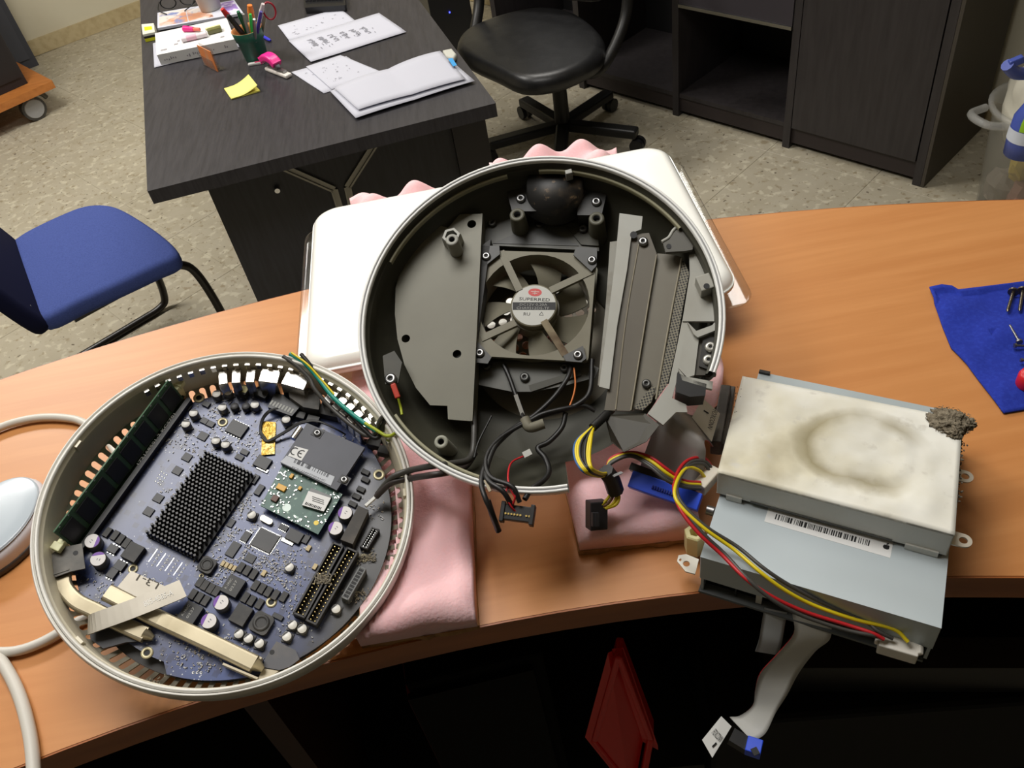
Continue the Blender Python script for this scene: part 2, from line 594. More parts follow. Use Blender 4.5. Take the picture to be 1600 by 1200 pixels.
def foam_sheet(name, label, quad, seed, near_amp, far_amp, h0, bulge=0.0):
    """quad: near-left, near-right, far-right, far-left on the counter plane"""
    root = thing(name, label, 'foam', (0, 0, 0), group=None)
    nl, nr_, fr_, fl_ = [V((q[0], q[1])) for q in quad]
    cbd = MB()
    rnd = random.Random(seed)
    edge = []
    def side(a, b, n):
        for i in range(n):
            p = a.lerp(b, i / n)
            edge.append((p.x + rnd.uniform(-.0015, .0015), p.y + rnd.uniform(-.002, .0015)))
    side(nl, nr_, 14); side(nr_, fr_, 16); side(fr_, fl_, 14); side(fl_, nl, 16)
    cbd.prism(edge, TZ + 0.0006, TZ + 0.0052)
    cbd.build('cardboard_backing', card, root)
    NU, NV = 70, 110
    mb = MB()
    top, bot = [], []
    for j in range(NV + 1):
        v = j / NV
        for i in range(NU + 1):
            u = i / NU
            a = nl.lerp(nr_, u)
            b = fl_.lerp(fr_, u)
            p = a.lerp(b, v)
            p.x += bulge * u * u * math.exp(-((v - 0.30) / 0.14) ** 2)
            amp = near_amp + (far_amp - near_amp) * max(0, min(1, (v - 0.62) / 0.3))
            k = 2 * math.pi / 0.052
            c = (math.cos(k * (p.x * 0.97 + p.y * 0.24) + seed) + math.cos(k * (p.y * 0.97 - p.x * 0.24) + seed * 2)) / 2
            z = TZ + h0 + amp * c * (1.0 if c > 0 else 0.8) + amp * 0.3
            e = min(u, 1 - u) * (nr_ - nl).length
            e2 = min(v, 1 - v) * (fl_ - nl).length
            e = min(e, e2)
            z -= 0.007 * max(0, 1 - e / 0.012) ** 2
            z = min(z, underside(p.x, p.y))
            top.append((p.x, p.y, z))
    mb.v = top
    n1 = NU + 1
    for j in range(NV):
        for i in range(NU):
            mb.f.append((j * n1 + i, j * n1 + i + 1, (j + 1) * n1 + i + 1, (j + 1) * n1 + i))
    rim = [i for i in range(n1)] + [j * n1 + NU for j in range(1, NV + 1)] + [NV * n1 + i for i in range(NU - 1, -1, -1)] + [j * n1 for j in range(NV - 1, 0, -1)]
    base = len(mb.v)
    for r in rim:
        x, y, z = mb.v[r]
        mb.v.append((x, y, TZ + 0.0054))
    R = len(rim)
    for i in range(R):
        mb.f.append((rim[(i + 1) % R], rim[i], base + i, base + (i + 1) % R))
    mb.f.append(tuple(base + i for i in range(R - 1, -1, -1)))
    mb.mi = [0] * len(mb.f)
    mb.sm = [True] * len(mb.f)
    mb.build('foam', pink, root)
    return root
zf = TZ + 0.012
a, b = W(560, 1003, zf), W(746, 978, TZ + 0.006)
c, d = W(712, 278, TZ + 0.035), W(541, 294, TZ + 0.035)
foam_sheet('foam_sheet', 'pink egg-crate foam on cardboard running beneath the display, left of two', [a, b, (c.x, c.y + 0.0), (d.x, d.y)], 1.3, 0.0055, 0.015, 0.024)
a, b = W(906, 862, TZ + 0.004), W(1092, 843, TZ + 0.004)
c, d = W(962, 212, TZ + 0.035), W(762, 242, TZ + 0.035)
e1 = W(1140, 600, TZ + 0.01)
foam_sheet('foam_sheet', 'pink egg-crate foam on cardboard under the wire plugs, right of two', [a, b, (max(c.x, e1.x - 0.045), c.y), (d.x, d.y)], 2.1, 0.006, 0.015, 0.026, 0.05)

# ------------------------------------------------------------------ the flat white display lying face down
ZD = 1.243
disp = thing('display_panel', 'white flat display lying face down on pink foam with clear acrylic rim', 'display', (0, 0, 0))
p = [W(x, y, ZD - 0.006) for x, y in ((482, 335), (1034, 229), (1166, 446), (482, 572))]
x0, x1 = (p[0].x + p[3].x) / 2, (p[1].x + p[2].x) / 2
y0, y1 = p[2].y, (p[0].y + p[1].y) / 2
mb = MB()
mb.pad(rrect(x0, y0, x1, y1, 0.022, 8), TZ + 0.037, ZD, 0.014, crown=0.002, steps=5)
mb.build('back_shell', mat('display_white', (246, 246, 240), 0.22, coat=0.3), disp)
clear = mat('clear_acrylic', (235, 235, 235), 0.08)
nt = clear.node_tree
b_ = nt.nodes['Principled BSDF']
out = nt.nodes['Material Output']
tr = nt.nodes.new('ShaderNodeBsdfTransparent')
tr.inputs[0].default_value = (0.93, 0.93, 0.93, 1)
gl = nt.nodes.new('ShaderNodeBsdfGlossy')
gl.inputs['Roughness'].default_value = 0.1
lw0 = nt.nodes.new('ShaderNodeLayerWeight')
lw0.inputs[0].default_value = 0.5
lw1 = nt.nodes.new('ShaderNodeMath')
lw1.operation = 'POWER'
nt.links.new(lw0.outputs['Facing'], lw1.inputs[0])
lw1.inputs[1].default_value = 3.0
lw = nt.nodes.new('ShaderNodeMath')
lw.operation = 'MULTIPLY_ADD'
nt.links.new(lw1.outputs[0], lw.inputs[0])
lw.inputs[1].default_value = 0.5
lw.inputs[2].default_value = 0.05
ms = nt.nodes.new('ShaderNodeMixShader')
nt.links.new(lw.outputs[0], ms.inputs[0])
nt.links.new(tr.outputs[0], ms.inputs[1])
nt.links.new(gl.outputs[0], ms.inputs[2])
nt.links.new(ms.outputs[0], out.inputs[0])
zc = TZ + 0.036
fx0, fx1 = W(469, 460, zc).x, W(1179, 462, zc).x
fy1, fy0 = W(472, 362, zc).y, W(1150, 474, zc).y
mb = MB()
mb.pad(rrect(fx0, fy0, fx1, max(fy1, y1 - 0.01), 0.016, 6), TZ + 0.030, TZ + 0.0365, 0.003, steps=3)
mb.build('clear_rim', clear, disp)

# ------------------------------------------------------------------ the hemispherical computer dome, open side up
D = Frame((0.028, 0.484, CAM_Z - 0.405), (-0.067, -0.457, 1.0))
def Dp(x, y, h):
    return D.px(x, y, h)
dome = thing('computer_dome', 'open white hemispherical computer dome with a fan and cables inside', 'computer part', matrix=D.m)
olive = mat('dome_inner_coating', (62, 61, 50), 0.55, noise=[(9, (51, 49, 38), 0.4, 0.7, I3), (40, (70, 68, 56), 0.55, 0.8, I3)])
plate_m = mat('galvanised_plate', (112, 110, 96), 0.5, 0.1, noise=(12, (101, 98, 83), 0.35, 0.7, I3))
beige = mat('fan_plastic', (122, 118, 99), 0.55, noise=(18, (106, 98, 76), 0.45, 0.7, I3))
dk_br = mat('dark_grey_bracket', (74, 75, 74), 0.5, noise=(20, (60, 58, 52), 0.4, 0.7, I3))
lt_br = mat('light_grey_bracket', (168, 168, 160), 0.5, noise=(14, (152, 149, 138), 0.4, 0.7, I3))
brown_br = mat('dusty_drive_bracket', (94, 88, 74), 0.5, noise=(10, (82, 74, 61), 0.35, 0.7, (1, 1, 1)))
mb = MB()
outer = [(0.1352, -0.001)]
for i in range(1, 13):
    t = math.radians(63.6) * i / 12
    outer.append((0.1352 * math.cos(t), -0.001 - 0.080 * math.sin(t)))
def dang(x, y):
    q = Dp(x, y, 0.0)
    return math.atan2(q.y, q.x)
SA, SB = dang(1120, 584), dang(888, 767)      # the drive slot in the dome's side runs from SB round to SA
SB = SB if SB < SA else SB - 2 * math.pi
FULL0, FULL1 = SA, SB + 2 * math.pi
KC = 8
mb.lathe(outer[:KC + 1], 84, a0=FULL0, a1=FULL1)
mb.lathe(outer[KC:], 96)
mb.lathe([(0.1352, -0.001), (0.1350, 0.0008), (0.1340, 0.0016), (0.1332, 0.0010), (0.1328, 0.0002), (0.1322, 0.0010), (0.1312, 0.0014), (0.1304, 0.0006), (0.1302, -0.002)], 84, a0=FULL0, a1=FULL1, ms=[0, 0, 0, 1, 1, 0, 0, 0])
mb.build('shell', [mat('dome_white', (236, 236, 232), 0.25), mat('rim_groove', (150, 150, 150), 0.5)], dome)
mb = MB()
inner = [(0.1302, -0.002), (0.1296, -0.006), (0.1286, -0.0062), (0.1284, -0.008)]
for i in range(1, 13):
    t = math.radians(8 + 55 * i / 12)
    inner.append((0.1322 * math.cos(t) - 0.0005, -0.002 - 0.0775 * math.sin(t)))
mb.lathe(inner[:11], 84, a0=FULL0, a1=FULL1)
mb.lathe(inner[10:], 96)
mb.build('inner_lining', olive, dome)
# inner lip segments just inside the rim
for (a0, a1) in ((0.35, 1.35), (1.55, 2.5), (-2.75, -2.1)):
    mb = MB()
    mb.lathe([(0.1285, -0.0075), (0.1272, -0.0068), (0.1262, -0.0075), (0.1265, -0.0115)], 40, a0=a0, a1=a1)
    mb.build('inner_lip', mat('lip_beige', (150, 146, 118), 0.45), dome)
# vent plate at the bottom with real round holes
holes = []
pit = 0.0098
for i in range(-7, 8):
    for j in range(-7, 8):
        hx, hy = (i + 0.5 * (j % 2)) * pit, j * pit * 0.87
        fq = Dp(834, 475, -0.073)
        if hx * hx + hy * hy < 0.0563 ** 2 and math.hypot(hx - fq.x, hy - fq.y) < 0.051:
            holes.append(circle(hx, hy, 0.0036, 14))
holed('vent_plate', circle(0, 0, 0.0602, 64), holes, -0.0742, -0.0722, mat('vent_plate_grey', (120, 114, 98), 0.6), dome)

# left shield plate
H = -0.027
poly = [(718, 335), (751, 334), (749, 400), (743, 520), (735, 658), (700, 655), (699, 634), (672, 633), (650, 606), (632, 570), (621, 530), (617, 490), (618, 450), (628, 410), (648, 374), (680, 350), (700, 356)]
sh = holed('shield_plate', [Dp(x, y, H)[:2] for x, y in poly],
           [circle(*Dp(x, y, H)[:2], r, 16) for x, y, r in ((737, 350, 0.0037), (634, 529, 0.0034), (714, 553, 0.0034))], H - 0.0014, H, plate_m, dome)
mb = MB()
q0, q1 = Dp(751, 334, H), Dp(735, 658, H)
mb.bar(q0 + V((0.0008, 0, -0.009)), q1 + V((0.0008, 0, -0.009)), 0.0014, 0.018)
mb.build('flange', plate_m, sh)
mb = MB()
q = [Dp(x, y, -0.047)[:2] for x, y in ((640, 380), (745, 340), (738, 640), (660, 625), (625, 560), (620, 450))]
q = [V(v) * min(1.0, 0.092 / max(V(v).length, 1e-6)) for v in q]
mb.prism(q, -0.046, -0.032)
mb.build('power_supply', mat('power_supply_dark', (34, 33, 31), 0.6), dome)

def screw(fr, px, h, r, parent, mtl=None, name='screw'):
    def mk():
        m = MB()
        m.lathe([(0, 0.0016), (0.45, 0.0016)], 6)
        m2 = MB()
        m2.lathe([(0.30, 0.55), (0.34, 0.95), (0.75, 0.95), (1.0, 0.6), (1.0, 0.0)], 14)
        m2.lathe([(0.0, 0.55), (0.30, 0.55)], 6, m=1)
        m2.v = [(a * r, b * r, c * r * 0.6) for a, b, c in m2.v]
        return m2, [mtl or steel, black_ink]
    p = fr.px(px[0], px[1], h)
    return put(name, ('screw', round(r, 5), (mtl or steel).name), mk, parent, p)
def boss(fr, px, h0, h1, r, parent, mtl, rb=None, name='screw_post'):
    p = fr.px(px[0], px[1], h1)
    mb = MB()
    rb = rb or r * 1.15
    mb.lathe([(rb, h0), (r, h1 - 0.001), (r * 0.92, h1), (r * 0.45, h1), (r * 0.42, h1 - 0.004), (0, h1 - 0.004)], 18, c=(p.x, p.y, 0), ms=[0, 0, 0, 1, 1])
    return mb.build(name, [mtl, black_ink], parent)
b1 = boss(D, (706, 374), -0.045, -0.008, 0.0052, dome, lt_br)
mb = MB()
p = Dp(704, 366, -0.012)
mb.lathe([(0.0085, -0.05), (0.0078, -0.016), (0.0072, -0.014), (0.005, -0.014)], 6, c=(p.x, p.y, 0), smooth=False)
mb.build('hex_spacer', lt_br, b1)
boss(D, (689, 690), -0.055, -0.014, 0.0052, dome, mat('translucent_post', (150, 150, 136), 0.5), rb=0.0075)
boss(D, (808, 335), -0.06, -0.022, 0.0062, dome, mat('olive_post', (92, 90, 76), 0.5), rb=0.008)
boss(D, (932, 341), -0.06, -0.022, 0.0062, dome, mat('olive_post', (92, 90, 76), 0.5), rb=0.008)

# --- the fan
HF = -0.035
fc = Dp(834, 475, HF)
fan = bpy.data.objects.new('fan', None)
col.objects.link(fan)
fan.parent = dome
fan.location = (fc.x, fc.y, HF)
e0, e1 = Dp(780, 392, HF), Dp(904, 396, HF)
fan.rotation_euler = (0, 0, math.atan2(e1.y - e0.y, e1.x - e0.x))
fi = (D.m @ Matrix.Translation(fan.location) @ fan.rotation_euler.to_matrix().to_4x4())
FF = Frame(fi.translation, fi.to_3x3().col[2], fi.to_3x3().col[0])
sq = rrect(-0.046, -0.046, 0.046, 0.046, 0.003, 3)
holed('fan_frame', sq, [circle(0, 0, 0.0435, 40)], -0.0035, 0, beige, fan)
holed('fan_frame', sq, [circle(0, 0, 0.0435, 40)], -0.025, -0.0215, beige, fan)
mb = MB()
mb.lathe([(0.0450, -0.0215), (0.0450, -0.0035)], 40)
mb.lathe([(0.0435, -0.0035), (0.0430, -0.0215)], 40)
mb.build('fan_duct', beige, fan)
hubc = FF.px(834, 477, 0.0)
mb = MB()
mb.lathe([(0.0185, -0.006), (0.0185, -0.0006), (0.0178, 0.0), (0.0, 0.0)], 36, c=(hubc.x, hubc.y, 0))
hub = mb.build('motor_cap', beige, fan)
for (pa, pb, mm) in (((812, 455), (783, 394), beige), ((860, 455), (926, 424), beige), ((806, 505), (752, 530), beige), ((850, 502), (884, 556), mat('dusty_strut', (92, 74, 56), 0.9, noise=(30, (140, 128, 104), 0.45, 0.6, I3)))):
    mb = MB()
    a, b = FF.px(pa[0], pa[1], -0.001), FF.px(pb[0], pb[1], -0.001)
    mb.bar(a, b, 0.0056, 0.0034)
    mb.build('strut', mm, fan)
blade_mb = MB()
NB = 7
vs, fs = [], []
for i in range(9):
    t = i / 8
    r = 0.019 + 0.0225 * t
    for j in range(5):
        s_ = j / 4 - 0.5
        a = s_ * (0.60 + 0.02 * t) + 0.25 * t
        vs.append((r * math.cos(a), r * math.sin(a), -0.0125 + s_ * 0.0125 * (1 - .3 * t)))
for i in range(8):
    for j in range(4):
        fs.append((i * 5 + j, (i + 1) * 5 + j, (i + 1) * 5 + j + 1, i * 5 + j + 1))
n0 = len(vs)
vs2 = vs + [(x, y, z - 0.0012) for x, y, z in vs]
fs2 = fs + [tuple(n0 + k for k in reversed(f)) for f in fs]
blade_mb.add(vs2, fs2, 0, True)
blade_me = blade_mb.mesh('fan_blade', mat('fan_blade_plastic', (118, 114, 98), 0.5, trans=0.0))
for k in range(NB):
    o = link('fan_blade', blade_me, fan)
    o.location = (hubc.x, hubc.y, 0)
    o.rotation_euler = (0, 0, 2 * math.pi * k / NB + 0.3)
mb = MB()
mb.cyl((hubc.x, hubc.y, -0.021), (hubc.x, hubc.y, -0.0065), 0.0195, n=32)
mb.build('rotor_hub', mat('fan_blade_plastic', (118, 114, 98)), fan)
# fan label: red oval, name, black bar with rating
FL = Frame(FF.w((0, 0, 0.0002)), FF.n, FF.u)
mb = MB()
mb.prism(circle(hubc.x, hubc.y, 0.0172, 36), 0.0, 0.0002)
fl_ = mb.build('fan_label', mat('label_grey', (186, 186, 178), 0.45), fan)
red_l = mat('label_red', (196, 52, 48), 0.5)
c = FF.px(836, 457, 0)
lx = (FF.px(860, 477, 0) - FF.px(812, 474, 0)).normalized()
ang = math.atan2(lx.y, lx.x)
mb = MB()
mb.prism(circle(c.x, c.y, 0.0054, 24, 0.0034, ang), 0.0002, 0.0003)
mb.build('label_emblem', red_l, fl_)
mb = MB()
ly = V((-lx.y, lx.x, 0))
for dx, dy, w, h in ((0, 0.0006, 0.0066, 0.0005), (0, -0.0002, 0.0005, 0.0034), (0, -0.0009, 0.0038, 0.0004)):
    mb.box(c + lx * dx + ly * dy + V((0, 0, 0.00035)), (w, h, 0.0001), ang)
mb.build('emblem_mark', mat('label_pale', (214, 190, 180), 0.5), fl_)
text_px(FF, 'SUPERRED', (811, 469), (859, 471), 0.0003, black_ink, fl_, 0.0026)
q = [FF.px(x, y, 0) for x, y in ((801, 484.5), (868, 484.5), (868, 472.5), (801, 472.5))]
mb = MB()
mb.prism([v[:2] for v in q], 0.0002, 0.0003)
mb.build('label_bar', black_ink, fl_)
pale = mat('label_pale_ink', (150, 150, 146), 0.6)
text_px(FF, 'DC12V 0.20A', (812, 477.5), (855, 478), 0.0003, pale, fl_, 0.0021)
text_px(FF, 'CHA9212DS-TF', (807, 483), (858, 483.5), 0.0003, pale, fl_, 0.0021)
text_px(FF, 'RU', (818, 493), (828, 493), 0.0003, black_ink, fl_, 0.0026)
mb = MB()
c = FF.px(846, 491, 0)
for k in range(3):
    a0, a1 = ang + math.pi / 2 + k * 2.094, ang + math.pi / 2 + (k + 1) * 2.094
    mb.bar(c + V((math.cos(a0), math.sin(a0), 0)) * 0.0019 + V((0, 0, 0.0003)), c + V((math.cos(a1), math.sin(a1), 0)) * 0.0019 + V((0, 0, 0.0003)), 0.0003, 0.0001)
mb.build('label_triangle', black_ink, fl_)
# fan corner brackets and screws
for poly, sc in ((((742, 384), (780, 384), (781, 397), (757, 416), (748, 418)), (760, 401)), (((900, 386), (933, 388), (932, 415), (924, 424), (896, 398)), (925, 407)),
                 (((740, 538), (748, 535), (768, 558), (762, 568), (738, 566)), (750, 552)), (((911, 540), (916, 560), (908, 566), (884, 564), (880, 556)), (903, 555))):
    mb = MB()
    mb.prism([Dp(x, y, HF + 0.003)[:2] for x, y in poly], HF + 0.0012, HF + 0.003)
    k = mb.build('corner_bracket', dk_br, dome)
    screw(D, sc, HF + 0.003, 0.0036, k)
# cross plates above and below the fan
for nm, poly, h, mm in (('cross_plate', ((745, 340), (800, 338), (935, 352), (936, 392), (900, 390), (780, 384), (745, 386)), -0.044, mat('cross_plate_grey', (84, 84, 78), 0.5)),
                        ('cross_plate', ((742, 566), (905, 560), (936, 575), (930, 590), (880, 603), (832, 612), (800, 612), (742, 600)), -0.046, mat('cross_plate_grey', (84, 84, 78), 0.5)),
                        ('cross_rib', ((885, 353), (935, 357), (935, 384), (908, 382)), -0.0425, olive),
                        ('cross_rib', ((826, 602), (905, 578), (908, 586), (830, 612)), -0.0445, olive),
                        ('cross_rib', ((770, 380), (835, 352), (845, 352), (905, 384)), -0.0435, dk_br)):
    mb = MB()
    mb.prism([Dp(x, y, h)[:2] for x, y in poly], h - 0.0015, h)
    mb.build(nm, mm, dome, bevel=0.0004)
for sp, hh in (((769, 349), -0.0435), ((843, 350), -0.0435), ((911, 358), -0.042), ((820, 590), -0.0455), ((760, 572), -0.045), ((882, 575), -0.045)):
    screw(D, sp, hh, 0.0038, dome, mat('dark_screw', (88, 88, 86), 0.4, 0.7))
# neck block at the top of the dome
mb = MB()
p = Dp(870, 312, -0.04)
mb.lathe([(0.020, -0.050), (0.029, -0.03), (0.024, -0.026), (0.022, -0.014), (0.0, -0.014)], 28, c=(p.x, p.y, 0))
nb = mb.build('neck_socket', mat('neck_socket_dark', (26, 25, 24), 0.5, noise=[(40, (66, 56, 44), 0.52, 0.66, I3), (160, (120, 100, 76), 0.62, 0.7, I3)]), dome)
for poly in (((790, 292), (838, 290), (842, 330), (800, 330)), ((905, 298), (948, 302), (940, 336), (902, 336))):
    mb = MB()
    mb.prism([Dp(x, y, -0.026)[:2] for x, y in poly], -0.05, -0.026)
    mb.build('mount_ear', mat('neck_dark_ear', (44, 43, 40), 0.5), nb, bevel=0.0008)
for sp in ((814, 311), (932, 316)):
    screw(D, sp, -0.026, 0.0040, dome)
# rim tab
mb = MB()
p = Dp(888, 266, -0.004)
mb.box((p.x, p.y - 0.001, -0.009), (0.0055, 0.004, 0.010))
mb.build('rim_tab', lt_br, dome, bevel=0.0006)
# ---- right-hand drive bracket
def dplate(name, poly, h, m, t=0.0014, parent=dome, bevel=0.0):
    mb = MB()
    mb.prism([Dp(x, y, h)[:2] for x, y in poly], h - t, h)
    return mb.build(name, m, parent, bevel)
def dquad(name, pts, m, t=0.0012, parent=dome):
    """a sheet through pixel points that each have a depth of their own"""
    P = [Dp(x, y, h) for x, y, h in pts]
    mb = MB()
    n = len(P)
    Q = [p + V((0, 0, -t)) for p in P]
    mb.add(P + Q, [tuple(range(n)), tuple(range(2 * n - 1, n - 1, -1))] + [((i + 1) % n, i, n + i, n + (i + 1) % n) for i in range(n)], 0)
    return mb.build(name, m, parent)
dplate('bracket_flange', ((968, 333), (1004, 338), (1002, 358), (992, 362), (986, 372), (980, 420), (964, 510), (952, 608), (936, 604), (950, 500), (962, 400)), -0.0175, lt_br, 0.0014, bevel=0.0004)
mb = MB()
mb.prism([Dp(x, y, -0.0174)[:2] for x, y in circle(990, 367, 5.5, 16)], -0.0176, -0.0172)
mb.build('flange_hole', black_ink, dome)
dplate('bracket_web', ((934, 602), (938, 560), (946, 482), (951, 412), (953, 378), (968, 376), (962, 440), (950, 540), (940, 604)), -0.028, mat('dusty_web', (146, 144, 134), 0.6, noise=(40, (112, 105, 90), 0.45, 0.7, I3)))
dplate('bracket_channel', ((988, 366), (1014, 364), (1026, 396), (1012, 480), (998, 560), (986, 642), (944, 641), (962, 530), (979, 420)), -0.0205, brown_br, bevel=0.0003)
dplate('bracket_channel', ((1027, 396), (1052, 398), (1066, 402), (1052, 480), (1036, 570), (1026, 612), (1012, 632), (987, 642), (998, 560), (1012, 480)), -0.0235, mat('dusty_drive_bracket_pale', (112, 108, 95), 0.45, 0.1, noise=(10, (95, 88, 74), 0.35, 0.7, I3)), bevel=0.0003)
for pts in (((1026, 398), (1012, 480), (986, 641)), ((998, 382), (978, 500), (962, 640))):
    mb = MB()
    mb.tube([Dp(x, y, -0.0203) for x, y in pts], 0.0006, 6)
    mb.build('bracket_fold', mat('fold_edge', (130, 122, 102), 0.5), dome)
screw(D, (1005, 378), -0.0195, 0.0037, dome)
screw(D, (1010, 600), -0.0225, 0.0034, dome, mat('dark_screw', (88, 88, 86)))
# perforated grille
gm = mat('perforated_sheet', (120, 114, 98), 0.5)
nt = gm.node_tree
tc = nt.nodes.new('ShaderNodeTexCoord')
vo = nt.nodes.new('ShaderNodeTexVoronoi')
vo.inputs['Scale'].default_value = 480
vo.inputs['Randomness'].default_value = 0.12
nt.links.new(tc.outputs['Object'], vo.inputs['Vector'])
r_ = nt.nodes.new('ShaderNodeMapRange')
r_.inputs[1].default_value = 0.34
r_.inputs[2].default_value = 0.44
nt.links.new(vo.outputs['Distance'], r_.inputs[0])
mx = nt.nodes.new('ShaderNodeMix')
mx.data_type = 'RGBA'
mx.inputs[6].default_value = lin((26, 25, 22))
mx.inputs[7].default_value = lin((124, 118, 100))
nt.links.new(r_.outputs[0], mx.inputs[0])
nt.links.new(mx.outputs[2], nt.nodes['Principled BSDF'].inputs['Base Color'])
dplate('speaker_grille', ((1064, 404), (1071, 412), (1077, 426), (1067, 480), (1056, 545), (1043, 600), (1024, 626), (1028, 604), (1042, 540), (1056, 460)), -0.0225, gm)
dplate('speaker_grille', ((990, 638), (1018, 604), (1024, 604), (1018, 628), (1004, 641)), -0.0226, gm)
mb = MB()
mb.tube([Dp(1065, 404, -0.0222), Dp(1043, 520, -0.0222), Dp(1025, 624, -0.0222)], 0.0008, 6)
mb.build('bracket_fold', mat('fold_edge', (130, 122, 102), 0.5), dome)
# dark ear at the top of the drive bay with its pale edge
er = dplate('bay_ear', ((1036, 380), (1046, 374), (1054, 362), (1062, 355), (1076, 362), (1084, 374), (1082, 390), (1070, 392), (1040, 394)), -0.0105, mat('bay_ear_grey', (84, 82, 74), 0.5), 0.003, bevel=0.0006)
mb = MB()
mb.prism([Dp(x, y, -0.0104)[:2] for x, y in circle(1045, 385, 4, 14)], -0.0106, -0.0102)
mb.build('ear_hole', black_ink, er)
mb = MB()
mb.tube([Dp(1034, 378, -0.0115), Dp(1045, 371, -0.0115), Dp(1052, 360, -0.0115), Dp(1062, 352, -0.0115)], 0.0014, 6)
mb.build('ear_edge', lt_br, er)
# light grey side wall of the drive bay
dplate('bay_wall', ((1077, 398), (1092, 396), (1108, 424), (1117, 452), (1121, 490), (1116, 502), (1066, 502), (1078, 428)), -0.0165, lt_br, 0.003, bevel=0.0005)
dplate('bay_wall', ((1066, 500), (1076, 500), (1060, 578), (1056, 600), (1050, 622), (1072, 632), (1074, 644), (1056, 644), (1036, 664), (1012, 646), (1026, 628), (1045, 600), (1057, 545)), -0.0175, lt_br, 0.003, bevel=0.0005)
mb = MB()
p = Dp(1102, 441, -0.006)
mb.box((p.x, p.y, -0.0115), (0.0105, 0.0125, 0.013), 0.1)
bk = mb.build('screw_block', lt_br, dome, bevel=0.0008)
mb = MB()
p = Dp(1104, 447, -0.0048)
mb.cyl((p.x, p.y, -0.0055), (p.x, p.y, -0.0046), 0.0022, n=14)
mb.build('screw_hole', black_ink, bk)
# latch bracket with two torx screws in a dark recess
dplate('latch_bracket', ((1073, 505), (1086, 520), (1092, 530), (1085, 586), (1074, 590), (1060, 575)), -0.0130, lt_br, 0.003, bevel=0.0006)
dplate('latch_strap', ((1074, 503), (1088, 517), (1113, 508), (1116, 504), (1124, 505), (1128, 512), (1118, 516), (1090, 527), (1084, 522)), -0.0095, lt_br, 0.0035, bevel=0.0006)
dplate('latch_strap', ((1060, 576), (1070, 588), (1114, 596), (1113, 608), (1104, 606), (1082, 599), (1066, 594)), -0.0100, lt_br, 0.0035, bevel=0.0006)
lr = dplate('latch_recess', ((1092, 531), (1112, 519), (1124, 524), (1119, 586), (1085, 586)), -0.0150, mat('latch_dark', (66, 62, 52), 0.5), 0.004)
mb = MB()
mb.prism([Dp(x, y, -0.013)[:2] for x, y in ((1098, 532), (1106, 526), (1117, 527), (1113, 570), (1106, 577), (1092, 572))], -0.0150, -0.0130)
mb.build('latch_plate', mat('latch_black', (38, 36, 32), 0.5), lr, bevel=0.0006)
for sp in ((1110, 543), (1107, 563)):
    screw(D, sp, -0.0128, 0.0040, lr, mat('pale_screw', (196, 194, 186), 0.35, 0.6))
mb = MB()
mb.prism([Dp(x, y, -0.010)[:2] for x, y in ((1058, 582), (1084, 594), (1104, 600), (1102, 618), (1078, 620), (1056, 612))], -0.03, -0.010)
mb.build('sensor_block', black_pl, dome, bevel=0.001)
# lower wedge and left screw strap
dquad('dark_gusset', [(944, 648, -0.022), (1008, 646, -0.020), (1030, 664, -0.012), (1010, 690, -0.010), (975, 706, -0.014), (955, 690, -0.03)], mat('olive_gusset', (58, 55, 46), 0.6))
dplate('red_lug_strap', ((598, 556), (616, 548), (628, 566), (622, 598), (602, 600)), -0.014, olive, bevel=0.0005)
screw(D, (611, 593), -0.0135, 0.0046, dome)
mb = MB()
mb.bar(Dp(614, 600, -0.012), Dp(622, 622, -0.014), 0.0042, 0.0032)
mb.build('red_terminal', mat('red_crimp', (196, 66, 48), 0.5), dome, bevel=0.0008)
yg = mat('yellow_green_wire', (176, 188, 50), 0.45)
mb = MB()
mb.tube([Dp(622, 622, -0.014), Dp(626, 636, -0.018), Dp(628, 648, -0.018)], 0.0010)
mb.build('earth_wire', yg, dome)

# ---- wires in the lower half of the dome
blk_w = mat('black_wire', (26, 25, 24), 0.45)
red_w = mat('red_wire', (190, 34, 40), 0.42)
yel_w = mat('yellow_wire', (224, 200, 30), 0.4)
gry_w = mat('dark_grey_wire', (70, 68, 64), 0.45)
def dwire(pts, r, m, name='wire', parent=dome, n=7):
    mb = MB()
    mb.tube([Dp(*p) for p in pts], r, n)
    return mb.build(name, m, parent)
dwire([(893, 572, -0.040), (886, 592, -0.036), (866, 620, -0.036), (836, 648, -0.034), (800, 672, -0.030), (772, 700, -0.022), (757, 730, -0.008), (752, 755, 0.002), (758, 778, 0.006), (768, 800, 0.002), (778, 826, -0.010)], 0.0019, blk_w)
dwire([(925, 562, -0.040), (922, 610, -0.034), (905, 630, -0.032), (880, 640, -0.032), (846, 650, -0.030), (810, 664, -0.027), (776, 694, -0.018), (760, 735, -0.004), (764, 752, 0.004), (786, 768, 0.006), (800, 790, 0.0)], 0.0019, blk_w)
dwire([(930, 642, -0.036), (912, 634, -0.034), (884, 638, -0.030), (850, 646, -0.028), (830, 656, -0.028), (782, 684, -0.020), (760, 715, -0.010), (766, 745, 0.002), (800, 760, 0.006), (812, 785, 0.002)], 0.0017, blk_w)
dwire([(787, 570, -0.044), (796, 590, -0.042), (806, 618, -0.040), (815, 640, -0.036), (818, 655, -0.030)], 0.0018, blk_w)
dwire([(884, 645, -0.034), (878, 668, -0.034), (858, 690, -0.032), (840, 700, -0.030), (852, 716, -0.028), (858, 735, -0.022), (850, 750, -0.014), (830, 765, -0.004), (820, 780, 0.0)], 0.0020, blk_w)
dwire([(820, 712, -0.026), (800, 722, -0.02), (794, 740, -0.006), (796, 760, 0.003), (806, 780, 0.003)], 0.0007, red_w, 'red_wire')
